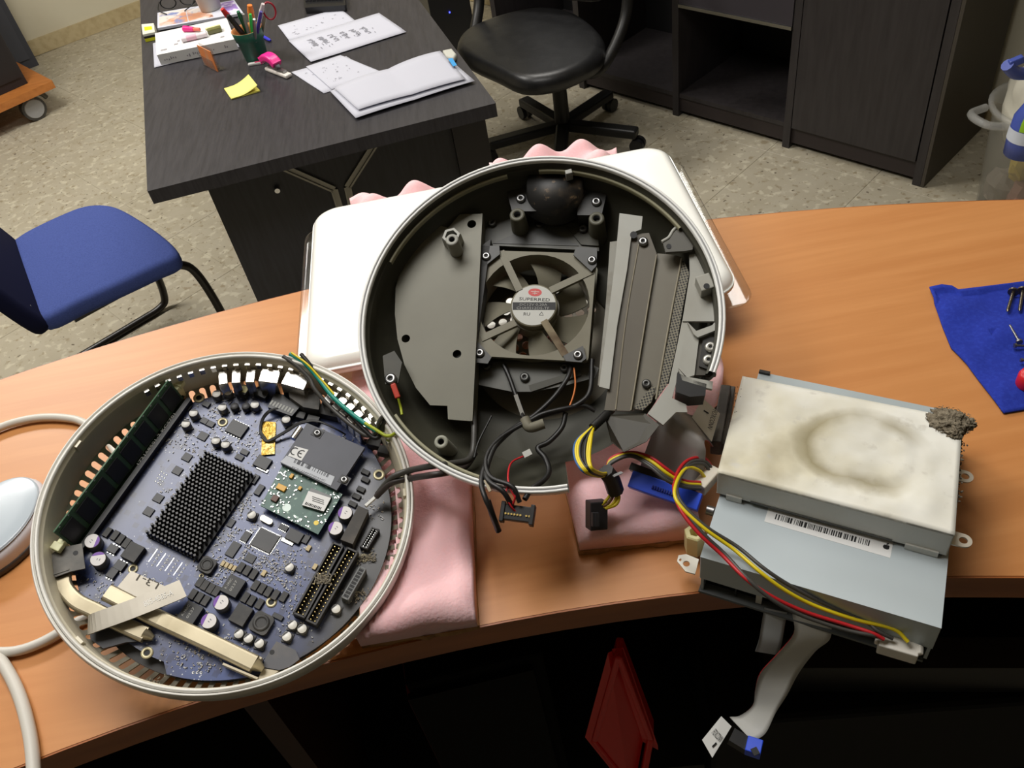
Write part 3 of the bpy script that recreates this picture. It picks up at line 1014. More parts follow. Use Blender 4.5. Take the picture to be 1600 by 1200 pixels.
dwire([(788, 758, 0.002), (800, 762, 0.004), (806, 772, 0.005), (800, 792, 0.0)], 0.0008, red_w, 'red_wire')
dwire([(796, 756, 0.002), (790, 772, 0.004), (798, 790, 0.002), (806, 800, -0.002)], 0.0007, red_w, 'red_wire')
dwire([(897, 575, -0.038), (899, 600, -0.036), (896, 618, -0.034), (890, 635, -0.032)], 0.0007, mat('orange_wire', (200, 110, 40), 0.45), 'orange_wire')
dwire([(768, 650, -0.03), (748, 690, -0.026), (741, 715, -0.022)], 0.0008, blk_w)
dwire([(755, 735, -0.01), (749, 750, -0.002), (753, 768, 0.002), (762, 785, 0.002)], 0.0007, mat('orange_wire', (200, 110, 40)), 'orange_wire')
# heat-shrink sleeve, tape, plugs
mb = MB()
mb.tube([Dp(820, 655, -0.028), Dp(828, 668, -0.026), Dp(850, 662, -0.026)], 0.004, 8)
mb.build('tape_wrap', mat('grey_tape', (112, 108, 92), 0.7), dome)
mb = MB()
mb.bar(Dp(806, 618, -0.038), Dp(818, 652, -0.032), 0.003, 0.002)
mb.build('marked_sleeve', mat('sleeve_grey', (120, 118, 110), 0.6), dome)
mb = MB()
mb.bar(Dp(818, 712, -0.024), Dp(830, 706, -0.024), 0.0045, 0.003)
mb.build('clear_crimp', mat('clear_crimp', (190, 190, 184), 0.3), dome)
mb = MB()
a, b = Dp(786, 800, -0.004), Dp(832, 806, -0.004)
mb.bar(a, b, 0.0105, 0.006)
x = (b - a).normalized()
for e in (a, b):
    mb.box(e, (0.003, 0.014, 0.008), math.atan2(x.y, x.x))
pl = mb.build('ribbon_plug', black_pl, dome, bevel=0.0005)
mb = MB()
for k in range(9):
    if k != 6:
        mb.box(a.lerp(b, (k + 0.8) / 10) + V((0.0003, -0.0015, 0.0034)), (0.0012, 0.0012, 0.0008))
stuff(mb.build('contacts', mat('gold_contact', (214, 186, 110), 0.35, 0.8), pl))
mb = MB()
mb.tube([Dp(762, 782, 0.002), Dp(770, 806, -0.004), Dp(779, 830, -0.014)], 0.0022, 8)
mb.build('thin_plug', black_pl, dome)
mb = MB()
mb.bar(Dp(757, 770, 0.004), Dp(764, 790, 0.001), 0.002, 0.0012)
mb.bar(Dp(758, 750, 0.003), Dp(766, 768, 0.004), 0.002, 0.0012)
mb.build('heat_shrink', mat('pale_sleeve', (170, 156, 128), 0.6), dome)

# ------------------------------------------------------------------ the round computer base with its motherboard
T = Frame((-0.221, 0.417, CAM_Z - 0.473), (0.189, -0.271, 1.0))
base = thing('computer_chassis', 'round silver-rimmed computer base holding a dusty blue circuit board', 'computer part', matrix=T.m)
ZB = -0.0335
def Tp(x, y, h=0.0):
    return T.px(x, y, ZB + h)
rim_m = mat('base_rim_white', (232, 230, 222), 0.3, noise=(30, (218, 214, 204), 0.4, 0.7, I3))
wall_in = mat('base_inner_wall', (228, 221, 200), 0.4, 0.1, noise=(12, (206, 197, 172), 0.35, 0.7, I3))
mb = MB()
mb.lathe([(0.1268, -0.0300), (0.1290, -0.0295), (0.1322, -0.0240), (0.1346, -0.0165), (0.1355, -0.0090), (0.1357, -0.0040), (0.1354, -0.0008), (0.1346, 0.0006)], 120)
mb.lathe([(0.1346, 0.0006), (0.1340, 0.0009), (0.1334, 0.0003), (0.1330, -0.0012), (0.1326, -0.0012), (0.1322, 0.0003), (0.1312, 0.0008), (0.1303, 0.0004), (0.1298, -0.0010)], 120, ms=[0, 0, 0, 1, 0, 0, 0, 0])
mb.build('outer_rim', [rim_m, mat('rim_dark_groove', (52, 50, 46), 0.6)], base)
mb = MB()
mb.lathe([(0.1298, -0.0010), (0.1292, -0.0045), (0.1286, -0.0048), (0.1283, -0.0060), (0.1268, -0.0300)], 120)
mb.build('inner_wall', wall_in, base)
NS = 92
mb = MB()
for k in range(NS):
    a = 2 * math.pi * k / NS
    ca, sa = math.cos(a), math.sin(a)
    SLW, PT, LEN = 0.0049, 2 * math.pi * 0.1268 / NS, 0.0148
    def cone(s, t):
        r = 0.1268 - t * 0.69
        aa = a + s / 0.1268
        return (r * math.cos(aa), r * math.sin(aa), -0.0298 - t * 0.724)
    arc = [(SLW / 2 * math.cos(q), 0.0031 - 0.0024 * math.sin(q)) for q in (math.pi * i / 6 for i in range(7))]
    top = [(-PT / 2, 0), (PT / 2, 0), (PT / 2, 0.0031)] + arc + [(-PT / 2, 0.0031)]
    mb.add([cone(*q) for q in top], [tuple(range(len(top)))])
    for s0, s1 in ((-PT / 2, -SLW / 2), (SLW / 2, PT / 2)):
        mb.add([cone(s0, 0.0031), cone(s1, 0.0031), cone(s1, LEN), cone(s0, LEN)], [(0, 1, 2, 3)])
vr = stuff(mb.build('vent_ribs', mat('vent_rib_metal', (196, 188, 168), 0.3, 0.6, noise=(30, (140, 130, 112), 0.45, 0.7, I3)), base))
vr.modifiers.new('solid', 'SOLIDIFY').thickness = 0.0012
mb = MB()
mb.lathe([(0.1170, -0.0395), (0.1170, -0.0420), (0.1100, -0.0438), (0.0, -0.0438)], 96)
mb.lathe([(0.0, -0.0405), (0.1170, -0.0395)], 96)
mb.build('base_pan', mat('base_pan_dark', (40, 38, 36), 0.6), base)
for px in ((127, 697), (113, 1012), (640, 770)):
    p = T.px(px[0], px[1], -0.004)
    a = math.atan2(p.y, p.x)
    mb = MB()
    mb.box((0.1283 * math.cos(a), 0.1283 * math.sin(a), -0.005), (0.002, 0.006, 0.006), a)
    mb.build('rim_clip', wall_in, base)

def pcb():
    m = mat('blue_circuit_board', (44, 60, 112), 0.32, spec=0.6)
    nt = m.node_tree
    b = nt.nodes['Principled BSDF']
    tc = nt.nodes.new('ShaderNodeTexCoord')
    mp = nt.nodes.new('ShaderNodeMapping')
    mp.inputs['Rotation'].default_value = (0, 0, 0.48)
    nt.links.new(tc.outputs['Object'], mp.inputs[0])
    def rng(sock, lo, hi):
        r = nt.nodes.new('ShaderNodeMapRange')
        r.inputs[1].default_value = lo
        r.inputs[2].default_value = hi
        nt.links.new(sock, r.inputs[0])
        return r.outputs[0]
    def mixc(fac, a, bcol):
        x = nt.nodes.new('ShaderNodeMix')
        x.data_type = 'RGBA'
        nt.links.new(fac, x.inputs[0])
        if isinstance(a, tuple):
            x.inputs[6].default_value = lin(a)
        else:
            nt.links.new(a, x.inputs[6])
        x.inputs[7].default_value = lin(bcol)
        return x.outputs[2]
    vo = nt.nodes.new('ShaderNodeTexVoronoi')
    vo.distance = 'CHEBYCHEV'
    vo.inputs['Scale'].default_value = 150
    nt.links.new(mp.outputs[0], vo.inputs['Vector'])
    c = mixc(rng(vo.outputs['Distance'], 0.32, 0.30), (54, 72, 128), (30, 44, 92))
    n = nt.nodes.new('ShaderNodeTexNoise')
    n.inputs['Scale'].default_value = 30
    n.inputs['Detail'].default_value = 6
    nt.links.new(mp.outputs[0], n.inputs['Vector'])
    c = mixc(rng(n.outputs['Fac'], 0.5, 0.75), c, (70, 86, 132))
    w = nt.nodes.new('ShaderNodeTexVoronoi')
    w.distance = 'MANHATTAN'
    w.inputs['Scale'].default_value = 330
    nt.links.new(mp.outputs[0], w.inputs['Vector'])
    n2 = nt.nodes.new('ShaderNodeTexNoise')
    n2.inputs['Scale'].default_value = 55
    nt.links.new(mp.outputs[0], n2.inputs['Vector'])
    mu = nt.nodes.new('ShaderNodeMath')
    mu.operation = 'MULTIPLY'
    nt.links.new(rng(w.outputs['Distance'], 0.30, 0.22), mu.inputs[0])
    nt.links.new(rng(n2.outputs['Fac'], 0.50, 0.58), mu.inputs[1])
    c = mixc(mu.outputs[0], c, (196, 202, 214))
    # grey-brown dust lying over the lower and right part of the board
    n3 = nt.nodes.new('ShaderNodeTexNoise')
    n3.inputs['Scale'].default_value = 14
    n3.inputs['Detail'].default_value = 5
    nt.links.new(tc.outputs['Object'], n3.inputs['Vector'])
    sp = nt.nodes.new('ShaderNodeVectorMath')
    sp.operation = 'LENGTH'
    nt.links.new(tc.outputs['Object'], sp.inputs[0])
    ad = nt.nodes.new('ShaderNodeMath')
    ad.operation = 'MULTIPLY'
    nt.links.new(rng(n3.outputs['Fac'], 0.35, 0.7), ad.inputs[0])
    nt.links.new(rng(sp.outputs['Value'], 0.055, 0.12), ad.inputs[1])
    c = mixc(ad.outputs[0], c, (78, 77, 78))
    sx = nt.nodes.new('ShaderNodeVectorMath')
    sx.operation = 'DOT_PRODUCT'
    nt.links.new(tc.outputs['Object'], sx.inputs[0])
    sx.inputs[1].default_value = (0.86, -0.5, 0)
    n4 = nt.nodes.new('ShaderNodeTexNoise')
    n4.inputs['Scale'].default_value = 18
    n4.inputs['Detail'].default_value = 6
    nt.links.new(tc.outputs['Object'], n4.inputs['Vector'])
    a4 = nt.nodes.new('ShaderNodeMath')
    a4.operation = 'MULTIPLY_ADD'
    nt.links.new(n4.outputs['Fac'], a4.inputs[0])
    a4.inputs[1].default_value = 0.07
    nt.links.new(sx.outputs['Value'], a4.inputs[2])
    c = mixc(rng(a4.outputs[0], 0.085, 0.135), c, (52, 52, 54))
    nt.links.new(c, b.inputs['Base Color'])
    return m
board_poly = []
for i in range(120):
    a = 2 * math.pi * i / 120
    r = 0.1172
    d = math.degrees(a)
    if 208 < d < 246:
        r = 0.110
    board_poly.append((r * math.cos(a), r * math.sin(a)))
mb = MB()
mb.prism(board_poly, ZB - 0.0016, ZB)
board = mb.build('motherboard', pcb(), base)
A0_ = Tp(306, 872) - Tp(225, 832)
AN = math.atan2(A0_.y, A0_.x)                # direction of the board's component rows
PXM = 0.00050                                # metres per photo pixel on the board
dust_blk = mat('dusty_black', (46, 45, 44), 0.55, noise=(60, (82, 78, 72), 0.45, 0.75, I3))
chip_m = mat('chip_black', (40, 40, 42), 0.45, noise=(40, (58, 56, 54), 0.5, 0.8, I3))
solder = mat('solder', (205, 205, 200), 0.3, 0.9)
gold = mat('gold_pad', (214, 190, 126), 0.3, 0.85)
FOOT = []

def chip(name, px, w, l, h, da=0.0, m=None, legs=0, parent=None):
    """w along the row direction, l across it, both in photo pixels; h in metres"""
    m = m or chip_m
    W_, L_ = w * PXM, l * PXM
    p = T.px(px[0], px[1], ZB + h)
    def mk():
        b = MB()
        t = 0.00018
        b.add([(-W_ / 2, -L_ / 2, 0.0002), (W_ / 2, -L_ / 2, 0.0002), (W_ / 2, L_ / 2, 0.0002), (-W_ / 2, L_ / 2, 0.0002),
               (-W_ / 2, -L_ / 2, h - t), (W_ / 2, -L_ / 2, h - t), (W_ / 2, L_ / 2, h - t), (-W_ / 2, L_ / 2, h - t),
               (-W_ / 2 + t, -L_ / 2 + t, h), (W_ / 2 - t, -L_ / 2 + t, h), (W_ / 2 - t, L_ / 2 - t, h), (-W_ / 2 + t, L_ / 2 - t, h)],
              [(3, 2, 1, 0), (0, 1, 5, 4), (1, 2, 6, 5), (2, 3, 7, 6), (3, 0, 4, 7), (4, 5, 9, 8), (5, 6, 10, 9), (6, 7, 11, 10), (7, 4, 8, 11), (8, 9, 10, 11)])
        if legs:
            for k in range(legs):
                x = -W_ / 2 + W_ * (k + 0.5) / legs
                for s in (-1, 1):
                    b.box((x, s * (L_ / 2 + 0.0004), 0.0003), (W_ / legs * 0.5, 0.0012, 0.0005), m=1)
            if legs > 8:
                for k in range(legs):
                    y = -L_ / 2 + L_ * (k + 0.5) / legs
                    for s in (-1, 1):
                        b.box((s * (W_ / 2 + 0.0004), y, 0.0003), (0.0012, L_ / legs * 0.5, 0.0005), m=1)
        return b, [m, solder]
    FOOT.append((p.x, p.y, max(W_, L_) * 0.62))
    return put(name, (name, w, l, h, m.name, legs), mk, parent or board, (p.x, p.y, ZB), AN + da)

# small surface-mount parts: far too many to count, scattered between the larger ones at the end
def cap_big(px, wedge, r=0.0057, h=0.0092):
    p = T.px(px[0], px[1], ZB + h)
    def mk():
        b = MB()
        b.lathe([(r * 1.0, 0.0), (r, h * 0.18), (r * 0.93, h * 0.24), (r, h * 0.32), (r, h - 0.0004), (r * 0.93, h)], 24, m=0)
        n = 24
        pts = circle(0, 0, r * 0.93, n)
        k = 9
        b.add([(x, y, h) for x, y in pts[:k]], [tuple(range(k))], 1)
        b.add([(x, y, h) for x, y in pts[k - 1:] + pts[:1]], [tuple(range(n - k + 2))], 2)
        b.box((0.0006, -0.0014, h), (0.0016, 0.0005, 0.00012), 0.6, m=3)
        b.box((-0.0006, 0.0, h), (0.0014, 0.0005, 0.00012), 0.6, m=3)
        return b, [mat('capacitor_can', (120, 118, 112), 0.4, 0.6), mat('capacitor_purple', (116, 62, 168), 0.5), mat('capacitor_top_white', (226, 222, 220), 0.5), grey_ink]
    FOOT.append((p.x, p.y, r * 1.2))
    return put('capacitor', ('capbig', r), mk, board, (p.x, p.y, ZB), wedge)
for px, wd in (((144, 845), -1.3), ((153, 873), 0.6), ((345, 941), 1.7), ((326, 970), 1.7), ((539, 801), 1.8), ((524, 825), 1.7)):
    cap_big(px, wd)
def cap_small(px, r=0.0029, h=0.0058, black=False, rz=0.5):
    p = T.px(px[0], px[1], ZB + h)
    def mk():
        b = MB()
        b.box((0, 0, 0.0006), (r * 2.05, r * 2.05, 0.0012), m=2)
        b.lathe([(r, 0.0008), (r, h - 0.0006), (r * 0.9, h), (0, h)], 16, ms=[0, 0, 1])
        if not black:
            pts = circle(0, 0, r * 0.88, 16)
            b.add([(x, y, h + 0.00006) for x, y in pts[:6]], [tuple(range(6))], 2)
        return b, ([dust_blk, mat('black_cap_top', (66, 66, 68), 0.5), black_pl] if black else [mat('capacitor_can', (120, 118, 112)), mat('capacitor_top_bright', (232, 230, 224), 0.4), mat('capacitor_mark', (70, 70, 72), 0.6)])
    FOOT.append((p.x, p.y, r * 1.2))
    return put('capacitor', ('capsmall', r, black), mk, board, (p.x, p.y, ZB), rz)
for q in ((302, 645), (290, 662), (338, 615), (337, 688), (356, 612), (347, 636), (398, 632), (447, 655), (352, 694)):
    cap_small(q, 0.0037, 0.0070)
for q in ((393, 804), (452, 886), (525, 951), (457, 976), (472, 982), (448, 994), (373, 990), (388, 997), (405, 1005)):
    cap_small(q, 0.0036, 0.005, rz=1.2)
for q in ((366, 634), (384, 634)):
    cap_small(q, 0.0034, 0.006, True)
# integrated circuits
for px, w, l, h, lg in (((317, 681), 15, 14, 0.0012, 0), ((292, 714), 14, 13, 0.0012, 0), ((277, 735), 14, 13, 0.0012, 0), ((247, 778), 14, 13, 0.0012, 0), ((232, 799), 14, 13, 0.0012, 0),
                        ((370, 669), 30, 24, 0.0026, 6), ((414, 844), 34, 30, 0.0016, 14), ((391, 872), 15, 13, 0.0010, 0), ((364, 858), 14, 24, 0.0014, 0), ((384, 838), 11, 16, 0.0014, 4),
                        ((478, 842), 9, 14, 0.0018, 0), ((293, 636), 10, 10, 0.0018, 0), ((322, 631), 12, 9, 0.0022, 0), ((319, 657), 12, 10, 0.0018, 0), ((329, 662), 12, 10, 0.0018, 0),
                        ((409, 613), 22, 16, 0.005, 0), ((361, 817), 9, 13, 0.0014, 0), ((398, 748), 9, 16, 0.002, 0), ((405, 765), 10, 18, 0.002, 0), ((443, 824), 14, 8, 0.0014, 5),
                        ((382, 706), 13, 9, 0.0016, 0), ((374, 714), 13, 9, 0.0016, 0), ((410, 722), 24, 20, 0.0026, 0), ((460, 837), 24, 18, 0.0032, 0),
                        ((176, 857), 15, 12, 0.0025, 3), ((187, 883), 15, 14, 0.0025, 3), ((175, 895), 13, 15, 0.0025, 3), ((434, 963), 16, 7, 0.002, 0)):
    chip('chip', px, w, l, h, legs=lg)
chip('relay', (378, 607), 22, 17, 0.0075, m=dust_blk)
chip('relay_top', (378, 606), 21, 12, 0.0077, m=mat('pale_yellow_top', (222, 216, 160), 0.5))
for px in ((410, 733), (449, 846)):
    chip('heat_tab', px, 20, 6, 0.0012, m=solder)
MOS = [(167, 831), (179, 836), (188, 842), (197, 848), (376, 886), (386, 891), (396, 897), (399, 914), (409, 919), (419, 924), (430, 929), (443, 932), (383, 933), (393, 938), (405, 943),
       (312, 909), (320, 914), (329, 919), (338, 923), (301, 928), (311, 933), (321, 938)]
for q in MOS:
    chip('transistor', q, 9, 15, 0.0024, m=dust_blk)
for q in ((571, 737), (571, 749), (564, 764), (557, 775), (551, 787)):
    chip('transistor', q, 13, 8, 0.0024, m=dust_blk)
for q in ((549, 662), (559, 674), (569, 686), (527, 653), (536, 656)):
    chip('transistor', q, 9, 8, 0.002, da=0.3, m=dust_blk)
# power inductors, two of them marked
for px, w, l in (((207, 862), 24, 26), ((376, 960), 24, 28)):
    chip('inductor', px, w, l, 0.0050, m=dust_blk)
ink_w = mat('grey_print', (176, 176, 170), 0.6)
for px in ((364, 915), (297, 957)):
    o = chip('inductor', px, 26, 28, 0.0055, m=mat('inductor_black', (34, 34, 35), 0.5))
    for s, dy in (('R-1R0C', 4), ('0237', -4)):
        xd = V((math.sin(AN), -math.cos(AN), 0)) * -1
        side = V((math.cos(AN), math.sin(AN), 0))
        p = T.px(px[0], px[1], ZB + 0.0056)
        text(s, p - xd * 0.0042 - side * (dy * 0.0005 + 0.0008), xd, (0, 0, 1), 0.0085, ink_w, board, height=0.0018)
for px, r in (((323, 882), 0.0058), ((408, 973), 0.0074)):
    p = T.px(px[0], px[1], ZB + 0.0045)
    mb = MB()
    mb.prism(rrect(-r, -r, r, r, r * 0.45, 4), 0, 0.0042)
    mb.lathe([(r * 0.82, 0.0042), (r * 0.82, 0.0046), (r * 0.5, 0.0046), (r * 0.46, 0.0040), (0, 0.0042)], 24)
    o = mb.build('round_inductor', dust_blk, board, at=(p.x, p.y, ZB))
    o.rotation_euler = (0, 0, AN)
    FOOT.append((p.x, p.y, r * 1.2))
# gold mounting pads with holes
for px, r in (((311, 622), 0.0046), ((592, 742), 0.0046), ((348, 660), 0.0042), ((208, 889), 0.0036), ((230, 1020), 0.0042), ((424, 941), 0.0040), ((569, 872), 0.0032), ((315, 900), 0.0018)):
    p = Tp(*px)
    mb = MB()
    mb.lathe([(r, 0.0), (r, 0.0007), (r * 0.5, 0.0007), (r * 0.48, -0.001)], 24, ms=[0, 0, 1])
    mb.lathe([(r * 0.5, 0.0001), (0, 0.0001)], 24, m=1)
    mb.build('mounting_pad', [mat('pad_cream', (206, 196, 160), 0.4, 0.4), black_ink], board, at=(p.x, p.y, ZB))
    FOOT.append((p.x, p.y, r * 1.1))
# solder-hole rows near the heat sink
mb = MB()
for k, (x, y) in enumerate(((238, 869), (251, 876), (264, 883), (277, 890))):
    for i in range(5):
        p = Tp(x + i * 3.5, y + 14 - i * 5.2)
        mb.lathe([(0.0009, 0), (0.0009, 0.00012), (0.0004, 0.00012), (0.0004, 0)], 10, c=(p.x, p.y, ZB))
    mb.bar(Tp(x - 6, y + 9) + V((0, 0, 0.0001)), Tp(x + 8, y - 11) + V((0, 0, 0.0001)), 0.0006, 0.0001)
for q in ((226, 900), (239, 906), (252, 912)):
    p = Tp(*q)
    mb.lathe([(0.0015, 0), (0.0015, 0.00012), (0.0008, 0.00012), (0.0008, 0)], 12, c=(p.x, p.y, ZB))
for q in ((302, 1051), (308, 1051), (314, 1051)):
    p = Tp(*q)
    mb.lathe([(0.0010, 0), (0.0010, 0.00012), (0.0005, 0.00012), (0.0005, 0)], 10, c=(p.x, p.y, ZB))
for i in range(4):
    for j in range(3):
        p = Tp(243 + i * 3 + j * 4, 752 - i * 5 + j * 2.5)
        mb.lathe([(0.0008, 0), (0.0008, 0.00012), (0.0003, 0.00012)], 8, c=(p.x, p.y, ZB))
stuff(mb.build('solder_holes', solder, board))

# heat sink: base plate and pin grid
HS = [Tp(x, y, 0.0095) for x, y in ((225, 832), (306, 872), (402, 742), (315, 697))]
hx = (HS[1] - HS[0])
hy = (HS[3] - HS[0] + HS[2] - HS[1]) / 2
mb = MB()
mb.prism([v[:2] for v in (HS[0], HS[0] + hx, HS[0] + hx + hy, HS[0] + hy)], ZB + 0.001, ZB + 0.0032)
sink_m = mat('anodised_black', (26, 26, 27), 0.45, 0.3)
sink = mb.build('heat_sink', sink_m, base)
mb = MB()
NX, NY = 14, 25
for j in range(NY):
    for i in range(NX):
        o = (0.5 if j % 2 else 0.0)
        if i + o > NX - 0.7:
            continue
        p = HS[0] + hx * ((i + o + 0.35) / NX) + hy * ((j + 0.5) / NY)
        s_ = 0.00125
        a = AN
        q = [(p.x + s_ * math.cos(a + k * math.pi / 2), p.y + s_ * math.sin(a + k * math.pi / 2)) for k in range(4)]
        n0 = len(mb.v)
        mb.add([(x, y, ZB + 0.003) for x, y in q] + [(p.x + (x - p.x) * 0.94, p.y + (y - p.y) * 0.94, ZB + 0.0098) for x, y in q],
               [(4, 5, 6, 7), (0, 1, 5, 4), (1, 2, 6, 5), (2, 3, 7, 6), (3, 0, 4, 7)])
stuff(mb.build('cooling_pins', mat('anodised_pins', (54, 53, 52), 0.4, 0.3), sink))
mb = MB()
FOOT.append((*(HS[0] + hx / 2 + hy / 2)[:2], 0.022))
FOOT.append((*(HS[0] + hx / 2 + hy * 0.2)[:2], 0.024))
FOOT.append((*(HS[0] + hx / 2 + hy * 0.8)[:2], 0.024))

# memory module standing in its socket
mA, mB = T.px(81, 829, -0.0015), T.px(261, 591, -0.0015)
md = (mB - mA).normalized()
mn = V((md.y, -md.x, 0))                     # towards the middle of the board
mid = (mA + mB) / 2
ml = (mB - mA).length
mem_ang = math.atan2(md.y, md.x)
mb = MB()
mb.box((0, 0, 0.0160), (ml, 0.0014, 0.0290))
mem = mb.build('memory_module', mat('green_memory_board', (62, 96, 70), 0.4), base, at=(mid.x, mid.y, ZB))
MEM_TILT = 0.30
ms_ = -1 if (Matrix.Rotation(mem_ang, 3, 'Z') @ V((0, 1, 0))).dot(mn) < 0 else 1
mem.rotation_euler = (ms_ * MEM_TILT, 0, mem_ang)
mem.location = V(mem.location) + mn * (0.0305 * math.sin(MEM_TILT))
for k in range(8):
    def mk():
        b = MB()
        b.box((0, 0, 0), (ml / 8 * 0.78, 0.0012, 0.018))
        return b, [mat('memory_chip_black', (22, 24, 24), 0.42)]
    put('memory_chip', 'memchip', mk, mem, (-ml / 2 + ml * (k + 0.5) / 8, ms_ * 0.0013, 0.0175))
mb = MB()
for k in range(14):
    mb.box((-ml / 2 + ml * (k + 0.5) / 14, ms_ * 0.0008, 0.0295), (0.0014, 0.0004, 0.0007))
stuff(mb.build('module_dots', solder, mem))
mb = MB()
for s in (-1, 1):
    mb.box((0, s * 0.0030, 0.003), (ml + 0.004, 0.0040, 0.0075))
sk = mb.build('memory_socket', black_pl, base, at=tuple(V((mid.x, mid.y, ZB)) + mn * (0.0305 * math.sin(MEM_TILT))))
sk.rotation_euler = (0, 0, mem_ang)
text('172168501-2 KC5701', V((-0.005 * ms_, ms_ * 0.0020, 0.0070)), (-ms_ if ms_ < 0 else -1, 0, 0), (0, 0, 1), 0.05, ink_w, sk, height=0.0022)
for sgn, px in ((-1, (89, 840)), (1, (272, 601))):
    mb = MB()
    mb.box((0, 0, 0.009), (0.006, 0.0052, 0.018))
    mb.box((sgn * 0.003, 0, 0.017), (0.006, 0.0075, 0.005))
    o = mb.build('latch', mat('latch_cream', (222, 222, 176), 0.45), sk, bevel=0.0006, at=(sgn * (ml / 2 + 0.003), ms_ * -0.0062, 0))

# ------------ wireless card on its green carrier board
green = mat('green_carrier_board', (34, 84, 70), 0.4, noise=[(120, (60, 112, 92), 0.52, 0.7, I3), (260, (170, 196, 180), 0.62, 0.68, I3)])
HG = 0.0075
gp = [Tp(x, y, HG) for x, y in ((407, 790), (497, 835), (535, 772), (444, 722))]
mb = MB()
mb.prism([v[:2] for v in gp], ZB + HG - 0.0014, ZB + HG)
carrier = mb.build('carrier_board', green, base)
G = Frame(T.w((0, 0, ZB + HG)), T.n, T.u)
cu_ = lambda px: Tp(px[0], px[1], HG)
for px, w, l, mm, nm in (((440, 763), 15, 9, mat('tantalum_amber', (220, 168, 60), 0.45), 'tantalum_capacitor'), ((469, 764), 5, 6, mat('tantalum_amber', (220, 168, 60)), 'tantalum_capacitor'),
                         ((456, 745), 5, 8, mat('tantalum_amber', (220, 168, 60)), 'tantalum_capacitor'), ((430, 780), 10, 10, mat('brown_chip', (92, 60, 48), 0.5), 'chip')):
    mb = MB()
    p = cu_(px)
    mb.box((p.x, p.y, ZB + HG + 0.001), (w * PXM, l * PXM, 0.002), AN)
    mb.build(nm, mm, carrier, bevel=0.0003)
for px, r, c in (((448, 793), 0.0033, (222, 240, 232)), ((494, 817), 0.0019, (238, 206, 50)), ((469, 812), 0.0014, (210, 222, 220))):
    p = cu_(px)
    mb = MB()
    mb.prism(circle(p.x, p.y, r, 20), ZB + HG, ZB + HG + 0.0001)
    mb.build('round_sticker', mat('sticker_%d_%d_%d' % c, c, 0.4), carrier)
q = [Tp(x, y, HG + 0.003) for x, y in ((472, 789), (505, 799), (518, 775), (486, 762))]
mb = MB()
mb.prism([v[:2] for v in q], ZB + HG, ZB + HG + 0.0028)
fc_ = mb.build('flash_chip', mat('chip_grey', (96, 98, 98), 0.4), carrier)
q = [Tp(x, y, HG + 0.003) for x, y in ((472, 789), (506, 799), (517, 778), (482, 767))]
mb = MB()
mb.prism([v[:2] for v in q], ZB + HG + 0.0028, ZB + HG + 0.0030)
mb.build('white_label', mat('label_white', (226, 226, 224), 0.6), carrier)
mb = MB()
for k in range(11):
    a = Tp(477 + k * 2.45, 787 + k * 0.85, HG + 0.003).lerp(Tp(477, 787, HG + 0.003), 0)
    p = Tp(478 + k * 2.3, 786.5 + k * 0.8, HG + 0.003)
    mb.box((p.x, p.y, ZB + HG + 0.00305), (0.0006 if k % 3 else 0.0009, 0.0022, 0.0001), AN)
for k in range(3):
    a, b = Tp(488, 776 + k * 3, HG + 0.003), Tp(506, 782 + k * 3, HG + 0.003)
    mb.bar(a + V((0, 0, 0.0001)), b + V((0, 0, 0.0001)), 0.0005, 0.0001)
stuff(mb.build('label_print', black_ink, carrier))
rnd = random.Random(3)
mb = MB()
for k in range(150):
    u, v = rnd.random(), rnd.random()
    p = gp[0].lerp(gp[1], u).lerp(gp[3].lerp(gp[2], u), v)
    if abs(u - 0.62) < 0.24 and abs(v - 0.55) < 0.34:
        continue
    mb.box((p.x, p.y, ZB + HG + 0.0004), (rnd.choice((0.0008, 0.0011, 0.0015)), 0.0007, 0.0008), AN + rnd.choice((0, math.pi / 2)))
stuff(mb.build('small_components', solder, carrier))
HC = 0.0120
cp = [Tp(x, y, HC) for x, y in ((438, 723), (526, 766), (570, 699), (480, 661))]
mb = MB()
mb.prism([v[:2] for v in cp], ZB + HC - 0.004, ZB + HC)
wcard = mb.build('wireless_card', mat('card_slate', (74, 76, 86), 0.5, noise=(30, (66, 68, 76), 0.4, 0.7, I3)), base, bevel=0.0006)
def cpx(x, y):
    return Tp(x, y, HC)
mb = MB()
mb.prism([cpx(x, y)[:2] for x, y in ((438, 722), (517, 759), (523, 745), (448, 712))], ZB + HC, ZB + HC + 0.00025)
lb = mb.build('barcode_label', mat('label_silver', (176, 180, 186), 0.45), wcard)
mb = MB()
rnd = random.Random(9)
for k in range(34):
    t = k / 34
    if rnd.random() < 0.72:
        a, b = cpx(459.5 + t * 54, 722.5 + t * 23.5), cpx(462 + t * 54, 718 + t * 23.5)
        mb.bar(a.lerp(b, -0.15) + V((0, 0, 0.0003)), a.lerp(b, 1.25) + V((0, 0, 0.0003)), rnd.choice((0.0004, 0.0006, 0.0008)), 0.0001)
stuff(mb.build('barcode_bars', mat('label_print_grey', (70, 72, 78), 0.6), lb))
text('PC0123497705AHC', cpx(456, 731) + V((0, 0, 0.0003)), cpx(510, 754) - cpx(456, 731), (0, 0, 1), 0.029, mat('label_print_grey', (70, 72, 78)), lb, height=0.0014)
mb = MB()
mb.prism([cpx(x, y)[:2] for x, y in ((450, 712), (471, 720), (482, 703), (461, 697))], ZB + HC, ZB + HC + 0.0002)
ce = mb.build('mark_label', mat('label_white', (226, 226, 224)), wcard)
